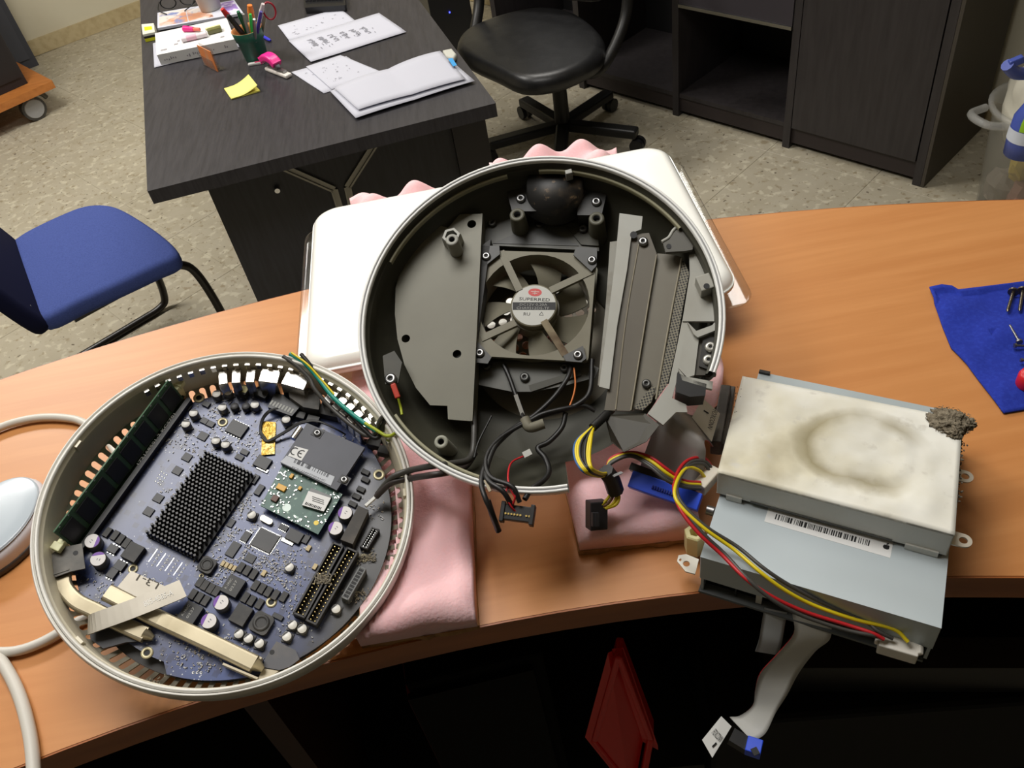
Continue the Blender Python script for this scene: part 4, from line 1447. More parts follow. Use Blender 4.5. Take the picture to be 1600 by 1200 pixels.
# the CE mark: two open rings and a bar
mb = MB()
X = (cpx(471, 720) - cpx(450, 712)).normalized()
Y = V((-X.y, X.x, 0))
c0 = (cpx(450, 712) + cpx(482, 703)) / 2 + V((0, 0, 0.0003))
for dx in (-0.0031, 0.0029):
    for k in range(10):
        a0, a1 = math.radians(65 + k * 23), math.radians(65 + (k + 1) * 23)
        pt = lambda a: c0 + X * (dx + 0.0029 * math.cos(a)) + Y * (0.0031 * math.sin(a))
        mb.bar(pt(a0), pt(a1), 0.0009, 0.0001)
mb.bar(c0 + X * 0.0003, c0 + X * 0.0030, 0.0009, 0.0001)
stuff(mb.build('conformity_mark', black_ink, ce))
for px in ((496, 677), (538, 750)):
    p = cpx(*px)
    mb = MB()
    mb.box((p.x, p.y, ZB + HC), (0.0085, 0.0070, 0.0008), AN)
    k = mb.build('screw_recess', mat('recess_dark', (34, 34, 38), 0.5), wcard)
    screw(T, px, ZB + HC + 0.0003, 0.0030, wcard)
mb = MB()
mb.cyl(cpx(457, 683) + V((0, 0, -0.003)), cpx(469, 666) + V((0, 0, -0.003)), 0.0028, n=12)
mb.build('antenna_plug', bright_steel, wcard)

# crystal can, edge connectors with pins
p = Tp(416, 812, 0.003)
mb = MB()
mb.prism(rrect(-0.0052, -0.0022, 0.0052, 0.0022, 0.002, 5), 0, 0.003)
o = mb.build('crystal_can', mat('can_cream', (214, 206, 180), 0.35, 0.6), board, at=(p.x, p.y, ZB), bevel=0.0004)
o.rotation_euler = (0, 0, AN - 0.05)
FOOT.append((p.x, p.y, 0.006))
def header(name, corners, h, wall_t, rows, cols, pin_m, body_m, outline=None):
    P = [T.px(x, y, ZB + h) for x, y in corners]
    mb = MB()
    mb.prism([v[:2] for v in P], ZB, ZB + (h - 0.0003 if outline else 0.002))
    up = V((0, 0, 1))
    for i in range(4):
        a, b = P[i], P[(i + 1) % 4]
        c = (P[0] + P[2]) / 2
        inn = (c - (a + b) / 2)
        d = (b - a).normalized()
        inn = (inn - inn.dot(d) * d).normalized() * wall_t / 2
        a2, b2 = V((a.x, a.y, ZB + h / 2)) + inn, V((b.x, b.y, ZB + h / 2)) + inn
        mb.bar(a2, b2, wall_t, h)
    o = mb.build(name, body_m, base)
    mb = MB()
    for r in range(rows):
        for q in range(cols):
            u, v = (r + 0.8) / (rows + 0.6), (q + 0.9) / (cols + 0.8)
            p = P[0].lerp(P[1], u).lerp(P[3].lerp(P[2], u), v)
            if outline:
                mb.box((p.x, p.y, ZB + h - 0.0002), (0.0019, 0.0019, 0.0003), AN, m=0)
            else:
                mb.box((p.x, p.y, ZB + h * 0.42), (0.0006, 0.0006, h * 0.8), AN)
    stuff(mb.build('pins', pin_m, o))
    c = (P[0] + P[2]) / 2
    for t in (0.15, 0.38, 0.62, 0.85):
        e = ((P[0] + P[1]) / 2).lerp((P[2] + P[3]) / 2, t)
        FOOT.append((e.x, e.y, 0.008))
    return o
hdr_m = mat('header_black', (40, 38, 38), 0.5, noise=(40, (62, 58, 52), 0.5, 0.75, I3))
header('drive_header', ((520, 846), (537, 853), (476, 966), (457, 958)), 0.009, 0.0013, 2, 20, gold, hdr_m)
header('drive_header', ((542, 854), (560, 862), (494, 977), (477, 969)), 0.009, 0.0013, 2, 20, gold, hdr_m)
header('power_header', ((562, 884), (572, 889), (544, 938), (533, 933)), 0.010, 0.0009, 2, 9, black_ink, mat('header_grey', (104, 106, 106), 0.5), outline=True)
header('pin_header', ((581, 823), (593, 827), (574, 858), (562, 854)), 0.006, 0.001, 2, 9, solder, hdr_m)
q = [Tp(x, y, 0.010) for x, y in ((560, 790), (576, 797), (551, 850), (532, 843))]
mb = MB()
mb.prism([v[:2] for v in q], ZB, ZB + 0.010)
mb.build('plug_block', mat('dusty_plug', (70, 67, 64), 0.7, noise=(50, (98, 92, 84), 0.45, 0.7, I3)), base, bevel=0.0006)
mb = MB()
mb.bar(Tp(598, 767, 0.012), Tp(571, 791, 0.012), 0.0020, 0.003)
mb.build('cable_ferrule', mat('ferrule_white', (212, 212, 206), 0.4), base)
# dark battery / microphone block with finned stripes
q = [Tp(x, y, 0.008) for x, y in ((418, 636), (456, 650), (468, 636), (440, 616), (430, 614))]
mb = MB()
mb.prism([v[:2] for v in q], ZB, ZB + 0.008)
bat = mb.build('inverter_block', black_pl, base, bevel=0.0006)
mb = MB()
for k in range(8):
    a = Tp(424 + k * 4.6, 629 + k * 1.9, 0.0081)
    mb.box((a.x, a.y, ZB + 0.00815), (0.0015, 0.0045, 0.0002), AN)
stuff(mb.build('fin_stripes', mat('stripe_grey', (150, 150, 144), 0.5), bat))
q = [Tp(x, y, 0.013) for x, y in ((446, 590), (485, 606), (500, 622), (498, 640), (474, 636), (452, 620))]
mb = MB()
mb.prism([v[:2] for v in q], ZB, ZB + 0.013)
mb.build('dusty_socket', mat('dusty_socket', (74, 73, 70), 0.7, noise=(70, (104, 100, 94), 0.45, 0.7, I3)), base, bevel=0.0012)
for px, w, l, h in (((515, 640), 34, 22, 0.008), ((489, 654), 20, 12, 0.006), ((585, 690), 20, 14, 0.008), ((600, 702), 18, 14, 0.008), ((470, 648), 14, 12, 0.005)):
    chip('black_socket', px, w, l, h, da=0.2, m=dust_blk)
# bright metal jacks along the far edge
for px, w, l, h_ in (((348, 587), 15, 17, 0.010), ((369, 585), 15, 17, 0.010), ((392, 583), 15, 9, 0.010), ((424, 577), 32, 20, 0.013), ((466, 585), 40, 18, 0.014),
                    ((524, 611), 15, 13, 0.010), ((538, 623), 15, 13, 0.010), ((553, 630), 14, 12, 0.010), ((566, 642), 15, 12, 0.010), ((577, 656), 15, 12, 0.010)):
    h = 0.0215 + (h_ - 0.010) * 0.6
    p = Tp(px[0], px[1], h)
    a = math.atan2(p.y, p.x)
    rr = min(math.hypot(p.x, p.y), 0.1195)
    p = V((rr * math.cos(a), rr * math.sin(a), 0))
    mb = MB()
    mb.box((0, 0, h / 2), (0.0130, w * PXM, h))
    o = mb.build('metal_jack', bright_steel, base, bevel=0.0007, at=(p.x, p.y, ZB))
    o.rotation_euler = (0, 0, a)
    FOOT.append((p.x, p.y, 0.009))
mb = MB()
for k in range(26):
    a = math.radians(22 + k * 4.05)
    if 60 < math.degrees(a) < 66:
        continue
    mb.box((0.1268 * math.cos(a), 0.1268 * math.sin(a), -0.0085), (0.0022, 0.0038, 0.006), a)
stuff(mb.build('spring_fingers', bright_steel, base))
for k in range(2):
    p = Tp(324 + k * 2, 577 + k * 8, 0.014)
    mb = MB()
    mb.box((p.x, p.y, ZB + 0.012), (0.0036, 0.0034, 0.004), 0.5)
    mb.build('cream_tab', mat('latch_cream', (222, 222, 176)), base)
p = Tp(300, 590, 0.01)
chip('black_socket', (298, 592), 30, 12, 0.010, da=0.5, m=dust_blk)

# ------------ heat pipes and their clips
pipe_m = mat('heat_pipe_nickel', (168, 158, 134), 0.42, 0.75, noise=(26, (142, 132, 108), 0.45, 0.75, I3))
strap_m = mat('strap_steel', (160, 154, 142), 0.42, 0.5, noise=(20, (142, 136, 124), 0.4, 0.7, I3))
mb = MB()
mb.tube([Tp(98, 903, 0.008), Tp(102, 920, 0.008), Tp(120, 940, 0.008), Tp(150, 955, 0.007), Tp(190, 975, 0.006), Tp(228, 992, 0.005)], 0.004, flat=(0.0115, 0.0055), up=(0, 0, 1), sub=5)
hp1 = mb.build('heat_pipe', pipe_m, base, bevel=0.0022, seg=3)
mb = MB()
mb.tube([Tp(168, 926, 0.010), Tp(215, 950, 0.010), Tp(250, 968, 0.0075), Tp(330, 1005, 0.0075), Tp(398, 1038, 0.0075)], 0.004, flat=(0.0125, 0.006), up=(0, 0, 1), sub=4)
mb.build('heat_pipe', pipe_m, base, bevel=0.0024, seg=3)
mb = MB()
a, b = Tp(398, 1037, 0.0065), Tp(411, 1046, 0.005)
mb.cyl(a, b, 0.0055, 0.002, n=12)
mb.build('pinched_end', pipe_m, base)
mb = MB()
mb.cyl(Tp(226, 990, 0.005), Tp(240, 997, 0.0045), 0.0045, 0.0018, n=10)
mb.build('pinched_end', pipe_m, base)
for p0, p1 in (((366, 1009), (410, 1031)), ((350, 1039), (404, 1062))):
    mb = MB()
    mb.bar(Tp(*p0, 0.005), Tp(*p1, 0.005), 0.0014, 0.008)
    mb.build('guide_rail', mat('rail_beige', (172, 162, 140), 0.4, 0.5), base)
mb = MB()
mb.prism([Tp(x, y, 0.005)[:2] for x, y in ((205, 892), (262, 918), (240, 952), (184, 917))], ZB + 0.004, ZB + 0.0055)
tpl = mb.build('transfer_plate', strap_m, base, bevel=0.0003)
hand = mat('pencil_ink', (84, 78, 68), 0.7)
a, b = Tp(250, 911, 0.0057), Tp(216, 896, 0.0057)
text('L3-1', a, b - a, (0, 0, 1), 0.017, hand, tpl, height=0.005)
pts = [(286, 919, 0.0150), (275, 924, 0.0155), (258, 931, 0.0156), (205, 952, 0.0155), (150, 972, 0.013), (138, 977, 0.010)]
mb = MB()
mb.tube([Tp(*p) for p in pts], 0.004, flat=(0.0140, 0.0010), up=(0, 0, 1), sub=5)
stp = mb.build('retaining_strap', strap_m, base)
a, b = Tp(226, 948, 0.0163), Tp(271, 929, 0.0165)
text('805-4585-A', a, b - a, (0, 0, 1), (b - a).length, mat('etched_grey', (236, 234, 226), 0.5), stp, height=0.0042)
mb = MB()
mb.prism([Tp(x, y, 0.014)[:2] for x, y in ((80, 866), (94, 856), (128, 849), (133, 888), (110, 893), (85, 902))], ZB + 0.0128, ZB + 0.014)
br = mb.build('corner_plate', mat('dark_sheet', (74, 72, 68), 0.5, 0.3, noise=(50, (104, 100, 92), 0.45, 0.7, I3)), base, bevel=0.0005)
mb = MB()
p = Tp(118, 864, 0.0141)
mb.prism(circle(p.x, p.y, 0.0018, 16), ZB + 0.0139, ZB + 0.01415)
mb.build('plate_hole', black_ink, br)
mb = MB()
mb.bar(Tp(85, 902, 0.009), Tp(112, 893, 0.009), 0.0012, 0.011)
mb.build('plate_lip', mat('dark_sheet', (74, 72, 68)), br)
mb = MB()
mb.prism([Tp(x, y, 0.006)[:2] for x, y in ((135, 958), (142, 990), (166, 974), (235, 1000), (196, 1002), (160, 1012), (140, 998))], ZB + 0.001, ZB + 0.004)
mb.build('black_insulator', mat('insulator_black', (28, 28, 34), 0.5), base)
mb = MB()
mb.prism([Tp(x, y, 0.003)[:2] for x, y in ((415, 1028), (432, 1002), (462, 1016), (468, 1030), (452, 1042), (436, 1047), (410, 1042))], ZB + 0.0015, ZB + 0.003)
sp_ = mb.build('corner_plate', mat('slate_sheet', (80, 80, 84), 0.5, 0.2, noise=(40, (98, 94, 90), 0.45, 0.7, I3)), base, bevel=0.0004)
p = Tp(425, 1019, 0.003)
mb = MB()
mb.prism(circle(p.x, p.y, 0.0018, 14), ZB + 0.0029, ZB + 0.0031)
mb.build('plate_hole', black_ink, sp_)
mb = MB()
mb.prism([Tp(x, y, 0.002)[:2] for x, y in ((410, 1044), (436, 1048), (416, 1062), (402, 1064))], ZB, ZB + 0.002)
mb.build('beige_foot', mat('rail_beige', (172, 162, 140)), base)

# ------------ gold tape and thin wires over the board
mb = MB()
mb.prism([Tp(x, y, 0.002)[:2] for x, y in ((410, 658), (431, 659), (429, 709), (408, 711))], ZB + 0.0012, ZB + 0.0016)
mb.build('gold_tape', mat('amber_tape', (206, 164, 54), 0.22, 0.35, noise=(120, (238, 214, 140), 0.5, 0.65, I3), bump=(300, 0.8)), base)
def bwire(pts, r, m, name='wire', n=7):
    mb = MB()
    mb.tube([Tp(*p) for p in pts], r, n)
    return mb.build(name, m, base)
for d in (0, 2.4, 4.6):
    bwire([(430 + d, 638, 0.008), (418 + d, 643, 0.007), (409 + d * .6, 655, 0.004), (406 + d * .4, 672, 0.002), (410 + d, 684, 0.0025), (420, 690 - d * .5, 0.003), (446, 676 - d * .6, 0.006), (470, 662 - d * .6, 0.010), (496, 659 - d * .3, 0.012), (524, 670, 0.012), (540, 679, 0.006)], 0.0007, blk_w)
teal = mat('teal_wire', (24, 140, 124), 0.4)
bwire([(453, 553, 0.034), (476, 567, 0.034), (498, 592, 0.031), (520, 620, 0.030), (548, 645, 0.030), (572, 663, 0.030), (588, 673, 0.030)], 0.0019, teal, 'teal_wire')
bwire([(455, 551, 0.036), (480, 569, 0.0355), (503, 594, 0.0325), (522, 616, 0.0315)], 0.0009, yel_w, 'yellow_stripe')
bwire([(570, 661, 0.031), (588, 672, 0.031), (604, 681, 0.032), (616, 678, 0.036), (624, 668, 0.044)], 0.0014, yg, 'earth_wire')
bwire([(442, 557, 0.034), (462, 570, 0.032), (484, 592, 0.028), (492, 608, 0.026), (516, 636, 0.022), (546, 662, 0.022), (572, 680, 0.022), (588, 676, 0.026), (592, 660, 0.034), (600, 650, 0.040), (616, 649, 0.046), (628, 654, 0.046)], 0.0018, gry_w)
bwire([(470, 553, 0.036), (484, 570, 0.034), (496, 590, 0.030), (512, 612, 0.027), (540, 640, 0.026), (566, 668, 0.025), (584, 684, 0.024), (594, 680, 0.026), (598, 664, 0.032), (606, 652, 0.040), (620, 650, 0.046)], 0.0018, blk_w)
mb = MB()
mb.bar(Tp(624, 648, 0.047), Tp(634, 655, 0.047), 0.0016, 0.004)
mb.build('white_clip', white_pl, base)
# pair of dark cables running across to the dome
def wwire(pts, r, m, name, parent, n=8):
    mb = MB()
    mb.tube([T.i @ p for p in pts], r, n)
    return mb.build(name, m, parent)
ws = lambda l: [T.w(Tp(x, y, h)) for x, y, h in l]
ds = lambda l: [D.w(Dp(x, y, h)) for x, y, h in l]
wwire(ws([(590, 772, 0.012), (601, 758, 0.020), (616, 744, 0.030), (644, 734, 0.040)]) + ds([(676, 728, -0.004), (706, 724, -0.014), (730, 719, -0.024), (739, 704, -0.030), (741, 670, -0.032), (739, 640, -0.036)]), 0.0024, gry_w, 'cable', base)
wwire(ws([(588, 776, 0.012), (598, 766, 0.018), (613, 754, 0.026), (644, 747, 0.036)]) + ds([(676, 742, -0.002), (706, 737, -0.012), (728, 728, -0.024), (742, 708, -0.032)]), 0.0024, mat('brown_black_wire', (52, 44, 42), 0.5), 'cable', base)

# ------------ tiny surface-mount parts and dust, between everything above
rnd = random.Random(21)
cols = [mat('tin_ends', (150, 150, 150), 0.45, 0.4), chip_m, mat('resistor_tan', (150, 132, 104), 0.5), mat('cap_brown', (120, 104, 86), 0.5)]
mb = MB()
n = 0
tries = 0
clusters = [((395, 850), 0.020, 150), ((300, 690), 0.022, 70), ((360, 890), 0.018, 90), ((440, 900), 0.020, 90), ((300, 1020), 0.02, 90), ((160, 920), 0.016, 50), ((430, 880), 0.018, 60), ((370, 700), 0.02, 60), ((545, 690), 0.016, 50),
            ((280, 780), 0.010, 24), ((470, 960), 0.016, 40), ((340, 640), 0.018, 50), ((420, 680), 0.016, 40), ((590, 800), 0.012, 30), ((260, 680), 0.014, 40), ((370, 780), 0.014, 50), ((330, 1010), 0.03, 60)]
for (px, sp__, cnt) in clusters:
    c = Tp(*px)
    for k in range(cnt):
        for t in range(8):
            x, y = c.x + rnd.gauss(0, sp__ * 0.6), c.y + rnd.gauss(0, sp__ * 0.6)
            if math.hypot(x, y) < 0.112 and all((x - fx) ** 2 + (y - fy) ** 2 > (fr + 0.0006) ** 2 for fx, fy, fr in FOOT):
                w = rnd.choice((0.0007, 0.0009, 0.0012, 0.0016))
                a = AN + rnd.choice((0, math.pi / 2))
                mi = rnd.choice((0, 0, 1, 2, 3))
                h = rnd.choice((0.0005, 0.0008, 0.0011))
                mb.box((x, y, ZB + h / 2), (w * 0.56, w * 0.56, h), a, m=mi)
                mb.box((x - math.cos(a) * w * 0.4, y - math.sin(a) * w * 0.4, ZB + h / 2), (w * 0.3, w * 0.58, h * 1.02), a, m=0)
                mb.box((x + math.cos(a) * w * 0.4, y + math.sin(a) * w * 0.4, ZB + h / 2), (w * 0.3, w * 0.58, h * 1.02), a, m=0)
                break
stuff(mb.build('surface_mount_parts', cols, base))
for k in range(4):
    chip('tan_capacitor', (348 + k * 6, 880 + k * 2.5), 5, 8, 0.0018, m=mat('cap_tan', (196, 176, 130), 0.45))
for q in ((482, 856), (412, 895), (492, 885)):
    chip('tan_capacitor', q, 6, 9, 0.002, m=mat('cap_tan', (196, 176, 130)))
def dust(px, n, r, h, parent, fr, size=0.0012, name='dust_clump', mm=None):
    c = fr(*px)
    mb = MB()
    for k in range(n):
        x, y = c.x + rnd.gauss(0, r), c.y + rnd.gauss(0, r * 0.6)
        z = c.z + rnd.uniform(0, h)
        R = Matrix.Rotation(rnd.uniform(0, 6), 3, 'Z') @ Matrix.Rotation(rnd.uniform(0, 6), 3, 'X')
        mb.box((x, y, z), (size * rnd.uniform(0.6, 2.2), size * 0.5, size * 0.4), R)
    return stuff(mb.build(name, mm or mat('grey_dust', (136, 128, 112), 0.95), parent))
dust((501, 905, 0.008), 120, 0.003, 0.002, base, Tp)
dust((512, 906, 0.008), 60, 0.003, 0.002, base, Tp)
dust((238, 1070, 0.0), 70, 0.004, 0.003, base, Tp)
dust((574, 872, 0.001), 70, 0.004, 0.002, base, Tp)
dust((555, 930, 0.001), 60, 0.005, 0.002, base, Tp)

# ------------------------------------------------------------------ the two drives at the counter's front edge
Z1 = TZ + 0.0425                              # top of the lower drive
Z2 = Z1 + 0.0265                              # top of the upper drive
zinc = mat('zinc_plate', (186, 196, 200), 0.45, 0.2, noise=(5, (170, 180, 183), 0.35, 0.7, I3))
zinc_w = mat('pale_drive_side', (206, 206, 200), 0.45, 0.1, noise=(16, (190, 188, 176), 0.45, 0.75, I3))
A_, B_ = W(1094, 870, Z1), W(1471, 982, Z1)
bk_ = W(1168, 577, Z1)
ux = (B_ - A_).normalized()
vy = V((-ux.y, ux.x, 0))
wid = (B_ - A_).length
dep = (bk_ - A_).dot(vy)
shear = (bk_ - A_).dot(ux)
drv_rot = math.atan2(ux.y, ux.x)
od = thing('optical_drive', 'grey metal optical drive, the wide lower one of two stacked drives', 'disc drive', (A_.x, A_.y, TZ), drv_rot)
Zt = Z1 - TZ
mb = MB()
mb.prism([(0, 0), (wid, 0), (wid + shear * 0.4, dep), (shear * 0.4, dep)], 0.0165, Zt)
body = mb.build('drive_case', zinc, od, bevel=0.0006)
mb = MB()
mb.prism([(0.001, 0.006), (wid - 0.001, 0.006), (wid - 0.001, dep - 0.002), (0.001, dep - 0.002)], 0.003, 0.0165)
mb.build('circuit_bay', mat('circuit_bay_dark', (16, 22, 20), 0.5), od)
mb = MB()
mb.prism([(0, -0.002), (wid * 0.98, -0.002), (wid * 0.98, dep), (0, dep)], 0.0008, 0.003)
mb.build('bottom_plate', mat('bottom_plate_grey', (96, 100, 100), 0.5, 0.3), od)
for x in (0.001, wid - 0.003):
    mb = MB()
    mb.prism([(x, 0), (x + 0.002, 0), (x + 0.002, dep), (x, dep)], 0.003, 0.0165)
    mb.build('side_rail', zinc, od)
for x, w in ((0.041, 0.004), (0.066, 0.0012), (0.025, 0.001)):
    mb = MB()
    mb.box((x, 0.0035, 0.0095), (w, 0.003, 0.012))
    mb.build('bay_post', zinc_w if w > 0.002 else mat('circuit_bay_dark', (16, 22, 20)), od)
odi = Matrix.LocRotScale(od.location, od.rotation_euler, None).inverted()
def odl(px, py, z):
    return odi @ W(px, py, z)
def lug(name, poly, holes, z0, z1, m, parent, fn, zz):
    return holed(name, [fn(x, y, zz)[:2] for x, y in poly], [circle(*fn(x, y, zz)[:2], r, 14, ry) for x, y, r, ry in holes], z0, z1, m, parent)
lug('mounting_ear', [(1060, 868), (1072, 866), (1092, 874), (1086, 897), (1071, 893), (1058, 877)], [(1072.5, 881, 0.0024, 0.0024), (1063, 875, 0.0008, 0.0012)], 0.0200, 0.0212, mat('ear_metal', (218, 214, 202), 0.35, 0.5), od, odl, TZ + 0.021)
mb = MB()
p = odl(1086, 832, TZ + 0.028)
mb.lathe([(0.0078, 0.008), (0.0078, 0.028), (0.0068, 0.029), (0.0042, 0.029), (0.0040, 0.018), (0.0, 0.018)], 6, c=(p.x, p.y, 0), smooth=False)
mb.build('nylon_spacer', mat('nylon_cream', (226, 216, 160), 0.45, sub=0.2), od)
mb = MB()
p = odl(1107, 797, TZ + 0.032)
mb.cyl((p.x + 0.004, p.y, 0.032), (p.x - 0.0012, p.y, 0.032), 0.0036, n=12)
mb.build('side_screw', steel, od)
# white flat label with a barcode on the lower drive, right at the upper drive's foot
q = [odl(x, y, Z1) for x, y in ((1194, 815), (1391, 872), (1396, 846), (1202, 790))]
mb = MB()
mb.prism([v[:2] for v in q], Zt, Zt + 0.0002)
lab = mb.build('barcode_label', mat('label_white', (226, 226, 224)), od)
mb = MB()
rnd = random.Random(5)
x = 0.0
a, b = odl(1211, 812, Z1), odl(1361, 855, Z1)
L_ = (b - a).length
d = (b - a).normalized()
nrm = V((-d.y, d.x, 0))
while x < L_ - 0.001:
    w = rnd.choice((0.0004, 0.0004, 0.0008, 0.0012))
    mb.box(a + d * x + nrm * 0.0025 + V((0, 0, 0.0003)), (w, 0.0046, 0.0001), math.atan2(d.y, d.x))
    x += w + rnd.choice((0.0005, 0.0008, 0.0011))
stuff(mb.build('barcode_bars', black_ink, lab))
mb = MB()
c = odl(1385, 855, Z1) + V((0, 0, 0.0002))
mb.prism([(c.x + k * math.cos(t), c.y + 0.9 * k * math.sin(t)) for t, k in ((2 * math.pi * i / 20, 0.0022 * (0.86 if i in (4, 5, 6) else 0.8 if i in (19, 0, 1) else 1.0)) for i in range(20))], Zt + 0.0002, Zt + 0.0003)
mb.prism(circle(c.x + 0.0004, c.y + 0.0027, 0.0009, 10, 0.0005, 0.8), Zt + 0.0002, Zt + 0.0003)
mb.build('fruit_emblem', black_ink, lab)
# rear corner bit seen beyond the upper drive
mb = MB()
mb.box((shear * 0.4 + 0.0045, dep - 0.0008, Zt + 0.0012), (0.0085, 0.0028, 0.002))
mb.build('corner_tab', black_pl, od)

hd = thing('hard_drive', 'upper white hard drive with a brown-stained lid and dust at its corner', 'hard drive', (A_.x, A_.y, Z1), drv_rot)
hdi = Matrix.LocRotScale(hd.location, hd.rotation_euler, None).inverted()
def hdl(px, py, z):
    return hdi @ W(px, py, z)
Hh = Z2 - Z1
cor = [hdl(1121, 738, Z2), hdl(1492, 836, Z2), hdl(1504, 655, Z2), hdl(1160, 588, Z2)]
mb = MB()
mb.prism([v[:2] for v in cor], 0.0035, Hh)
mb.build('drive_case', zinc_w, hd, bevel=0.0008)
mb = MB()
ct = sum(cor, V((0, 0, 0))) / 4
mb.prism([(ct.x + (v.x - ct.x) * 0.97, ct.y + (v.y - ct.y) * 0.97) for v in cor], 0.0004, 0.0035)
mb.build('underside', mat('drive_underside', (90, 92, 90), 0.6), hd)
lidm = mat('stained_lid', (240, 239, 230), 0.5, noise=[(16, (230, 227, 212), 0.45, 0.65, I3), (11, (224, 218, 194), 0.5, 0.68, I3), (13, (186, 176, 146), 0.60, 0.76, I3), (70, (206, 202, 190), 0.6, 0.75, I3)])
NU, NV = 48, 32
mb = MB()
rn = random.Random(2)
from mathutils import noise as mnoise
for j in range(NV + 1):
    for i in range(NU + 1):
        u, v = i / NU, j / NV
        p = cor[0].lerp(cor[1], u).lerp(cor[3].lerp(cor[2], u), v)
        e = min(u, 1 - u, v, 1 - v)
        k = min(1, e * 9)
        z = Hh + 0.0003 + 0.0020 * k + 0.0022 * k * mnoise.noise(V((u * 5, v * 3.4, 1.7))) + 0.0008 * k * mnoise.noise(V((u * 14, v * 10, 5)))
        # the round spindle area stands a little proud
        dd = math.hypot((u - 0.60) * 1.45, v - 0.52)
        z += 0.0011 * max(0.0, min(1.0, (0.33 - dd) / 0.05))
        mb.v.append((p.x, p.y, z))
for j in range(NV):
    for i in range(NU):
        a = j * (NU + 1) + i
        mb.f.append((a, a + 1, a + NU + 2, a + NU + 1))
bd = [i for i in range(NU + 1)] + [j * (NU + 1) + NU for j in range(1, NV + 1)] + [NV * (NU + 1) + i for i in range(NU - 1, -1, -1)] + [j * (NU + 1) for j in range(NV - 1, 0, -1)]
b0 = len(mb.v)
for r in bd:
    x, y, z = mb.v[r]
    mb.v.append((x, y, Hh - 0.002))
for i in range(len(bd)):
    mb.f.append((bd[(i + 1) % len(bd)], bd[i], b0 + i, b0 + (i + 1) % len(bd)))
mb.mi = [0] * len(mb.f)
mb.sm = [True] * len(mb.f)
nt = lidm.node_tree
pb = nt.nodes['Principled BSDF']
old = pb.inputs['Base Color'].links[0].from_socket
tc = nt.nodes.new('ShaderNodeTexCoord')
cen = cor[0].lerp(cor[1], 0.60).lerp(cor[3].lerp(cor[2], 0.60), 0.52)
def vm(op, a, bval=None):
    n = nt.nodes.new('ShaderNodeVectorMath')
    n.operation = op
    nt.links.new(a, n.inputs[0])
    if bval is not None:
        n.inputs[1].default_value = bval
    return n
s1 = vm('SUBTRACT', tc.outputs['Object'], (cen.x, cen.y, Hh))
s2 = vm('MULTIPLY', s1.outputs[0], (1 / 0.040, 1 / 0.032, 0))
ln = vm('LENGTH', s2.outputs[0])
nz = nt.nodes.new('ShaderNodeTexNoise')
nz.inputs['Scale'].default_value = 26
nz.inputs['Detail'].default_value = 5
nt.links.new(tc.outputs['Object'], nz.inputs['Vector'])
ad = nt.nodes.new('ShaderNodeMath')
ad.operation = 'MULTIPLY_ADD'
nt.links.new(nz.outputs['Fac'], ad.inputs[0])
ad.inputs[1].default_value = 0.7
nt.links.new(ln.outputs['Value'], ad.inputs[2])
cr = nt.nodes.new('ShaderNodeValToRGB')
els = cr.color_ramp.elements
els[0].position, els[0].color = 0.0, (0.35, 0.35, 0.35, 1)
els[1].position, els[1].color = 1.0, (0, 0, 0, 1)
for pos, val in ((0.30, 0.10), (0.52, 0.30), (0.66, 0.85), (0.74, 0.55), (0.80, 0.06)):
    e = els.new(pos)
    e.color = (val, val, val, 1)
mr = nt.nodes.new('ShaderNodeMapRange')
mr.inputs[1].default_value, mr.inputs[2].default_value = 0.0, 2.0
nt.links.new(ad.outputs[0], mr.inputs[0])
nt.links.new(mr.outputs[0], cr.inputs[0])
nz2 = nt.nodes.new('ShaderNodeTexNoise')
nz2.inputs['Scale'].default_value = 12
nt.links.new(tc.outputs['Object'], nz2.inputs['Vector'])
mr2 = nt.nodes.new('ShaderNodeMapRange')
mr2.inputs[1].default_value, mr2.inputs[2].default_value = 0.35, 0.6
nt.links.new(nz2.outputs['Fac'], mr2.inputs[0])
mu = nt.nodes.new('ShaderNodeMath')
mu.operation = 'MULTIPLY'
nt.links.new(cr.outputs[0], mu.inputs[0])
nt.links.new(mr2.outputs[0], mu.inputs[1])
mx = nt.nodes.new('ShaderNodeMix')
mx.data_type = 'RGBA'
nt.links.new(old, mx.inputs[6])
mx.inputs[7].default_value = lin((142, 130, 92))
nt.links.new(mu.outputs[0], mx.inputs[0])
nt.links.new(mx.outputs[2], pb.inputs['Base Color'])
mb.build('stained_cover', lidm, hd)
for u, w in ((0.085, 0.011), (0.90, 0.020)):
    p = cor[0].lerp(cor[1], u)
    d = (cor[1] - cor[0]).normalized()
    mb = MB()
    mb.box((p.x + d.y * 0.0, p.y - 0.0006, 0.003), (w, 0.0016, 0.005), math.atan2(d.y, d.x))
    mb.build('case_tab', zinc_w, hd)
mb = MB()
a, b = cor[0].lerp(cor[1], 0.16), cor[0].lerp(cor[1], 0.78)
mb.bar(V((a.x, a.y - 0.0004, 0.0042)), V((b.x, b.y - 0.0004, 0.0042)), 0.001, 0.0012)
mb.build('case_seam', mat('seam_grey', (80, 82, 80), 0.6), hd)
eye = mat('ear_pale', (206, 198, 182), 0.4, 0.4)
def ear(px, py, z, ang):
    p = hdl(px, py, z)
    out = circle(p.x, p.y, 0.0052, 16)
    pts = [(p.x - 0.012, p.y - 0.0056), (p.x, p.y - 0.0052)] + [(p.x + 0.0052 * math.cos(t), p.y + 0.0052 * math.sin(t)) for t in (math.radians(-80 + 16 * i) for i in range(11))] + [(p.x, p.y + 0.0052), (p.x - 0.012, p.y + 0.0056)]
    holed('mounting_ear', pts, [circle(p.x, p.y, 0.0026, 14)], z - Z1 - 0.0006, z - Z1 + 0.0006, eye, hd)
ear(1508, 745, Z1 + 0.006, 0)
ear(1505, 845, Z1 + 0.014, 0)
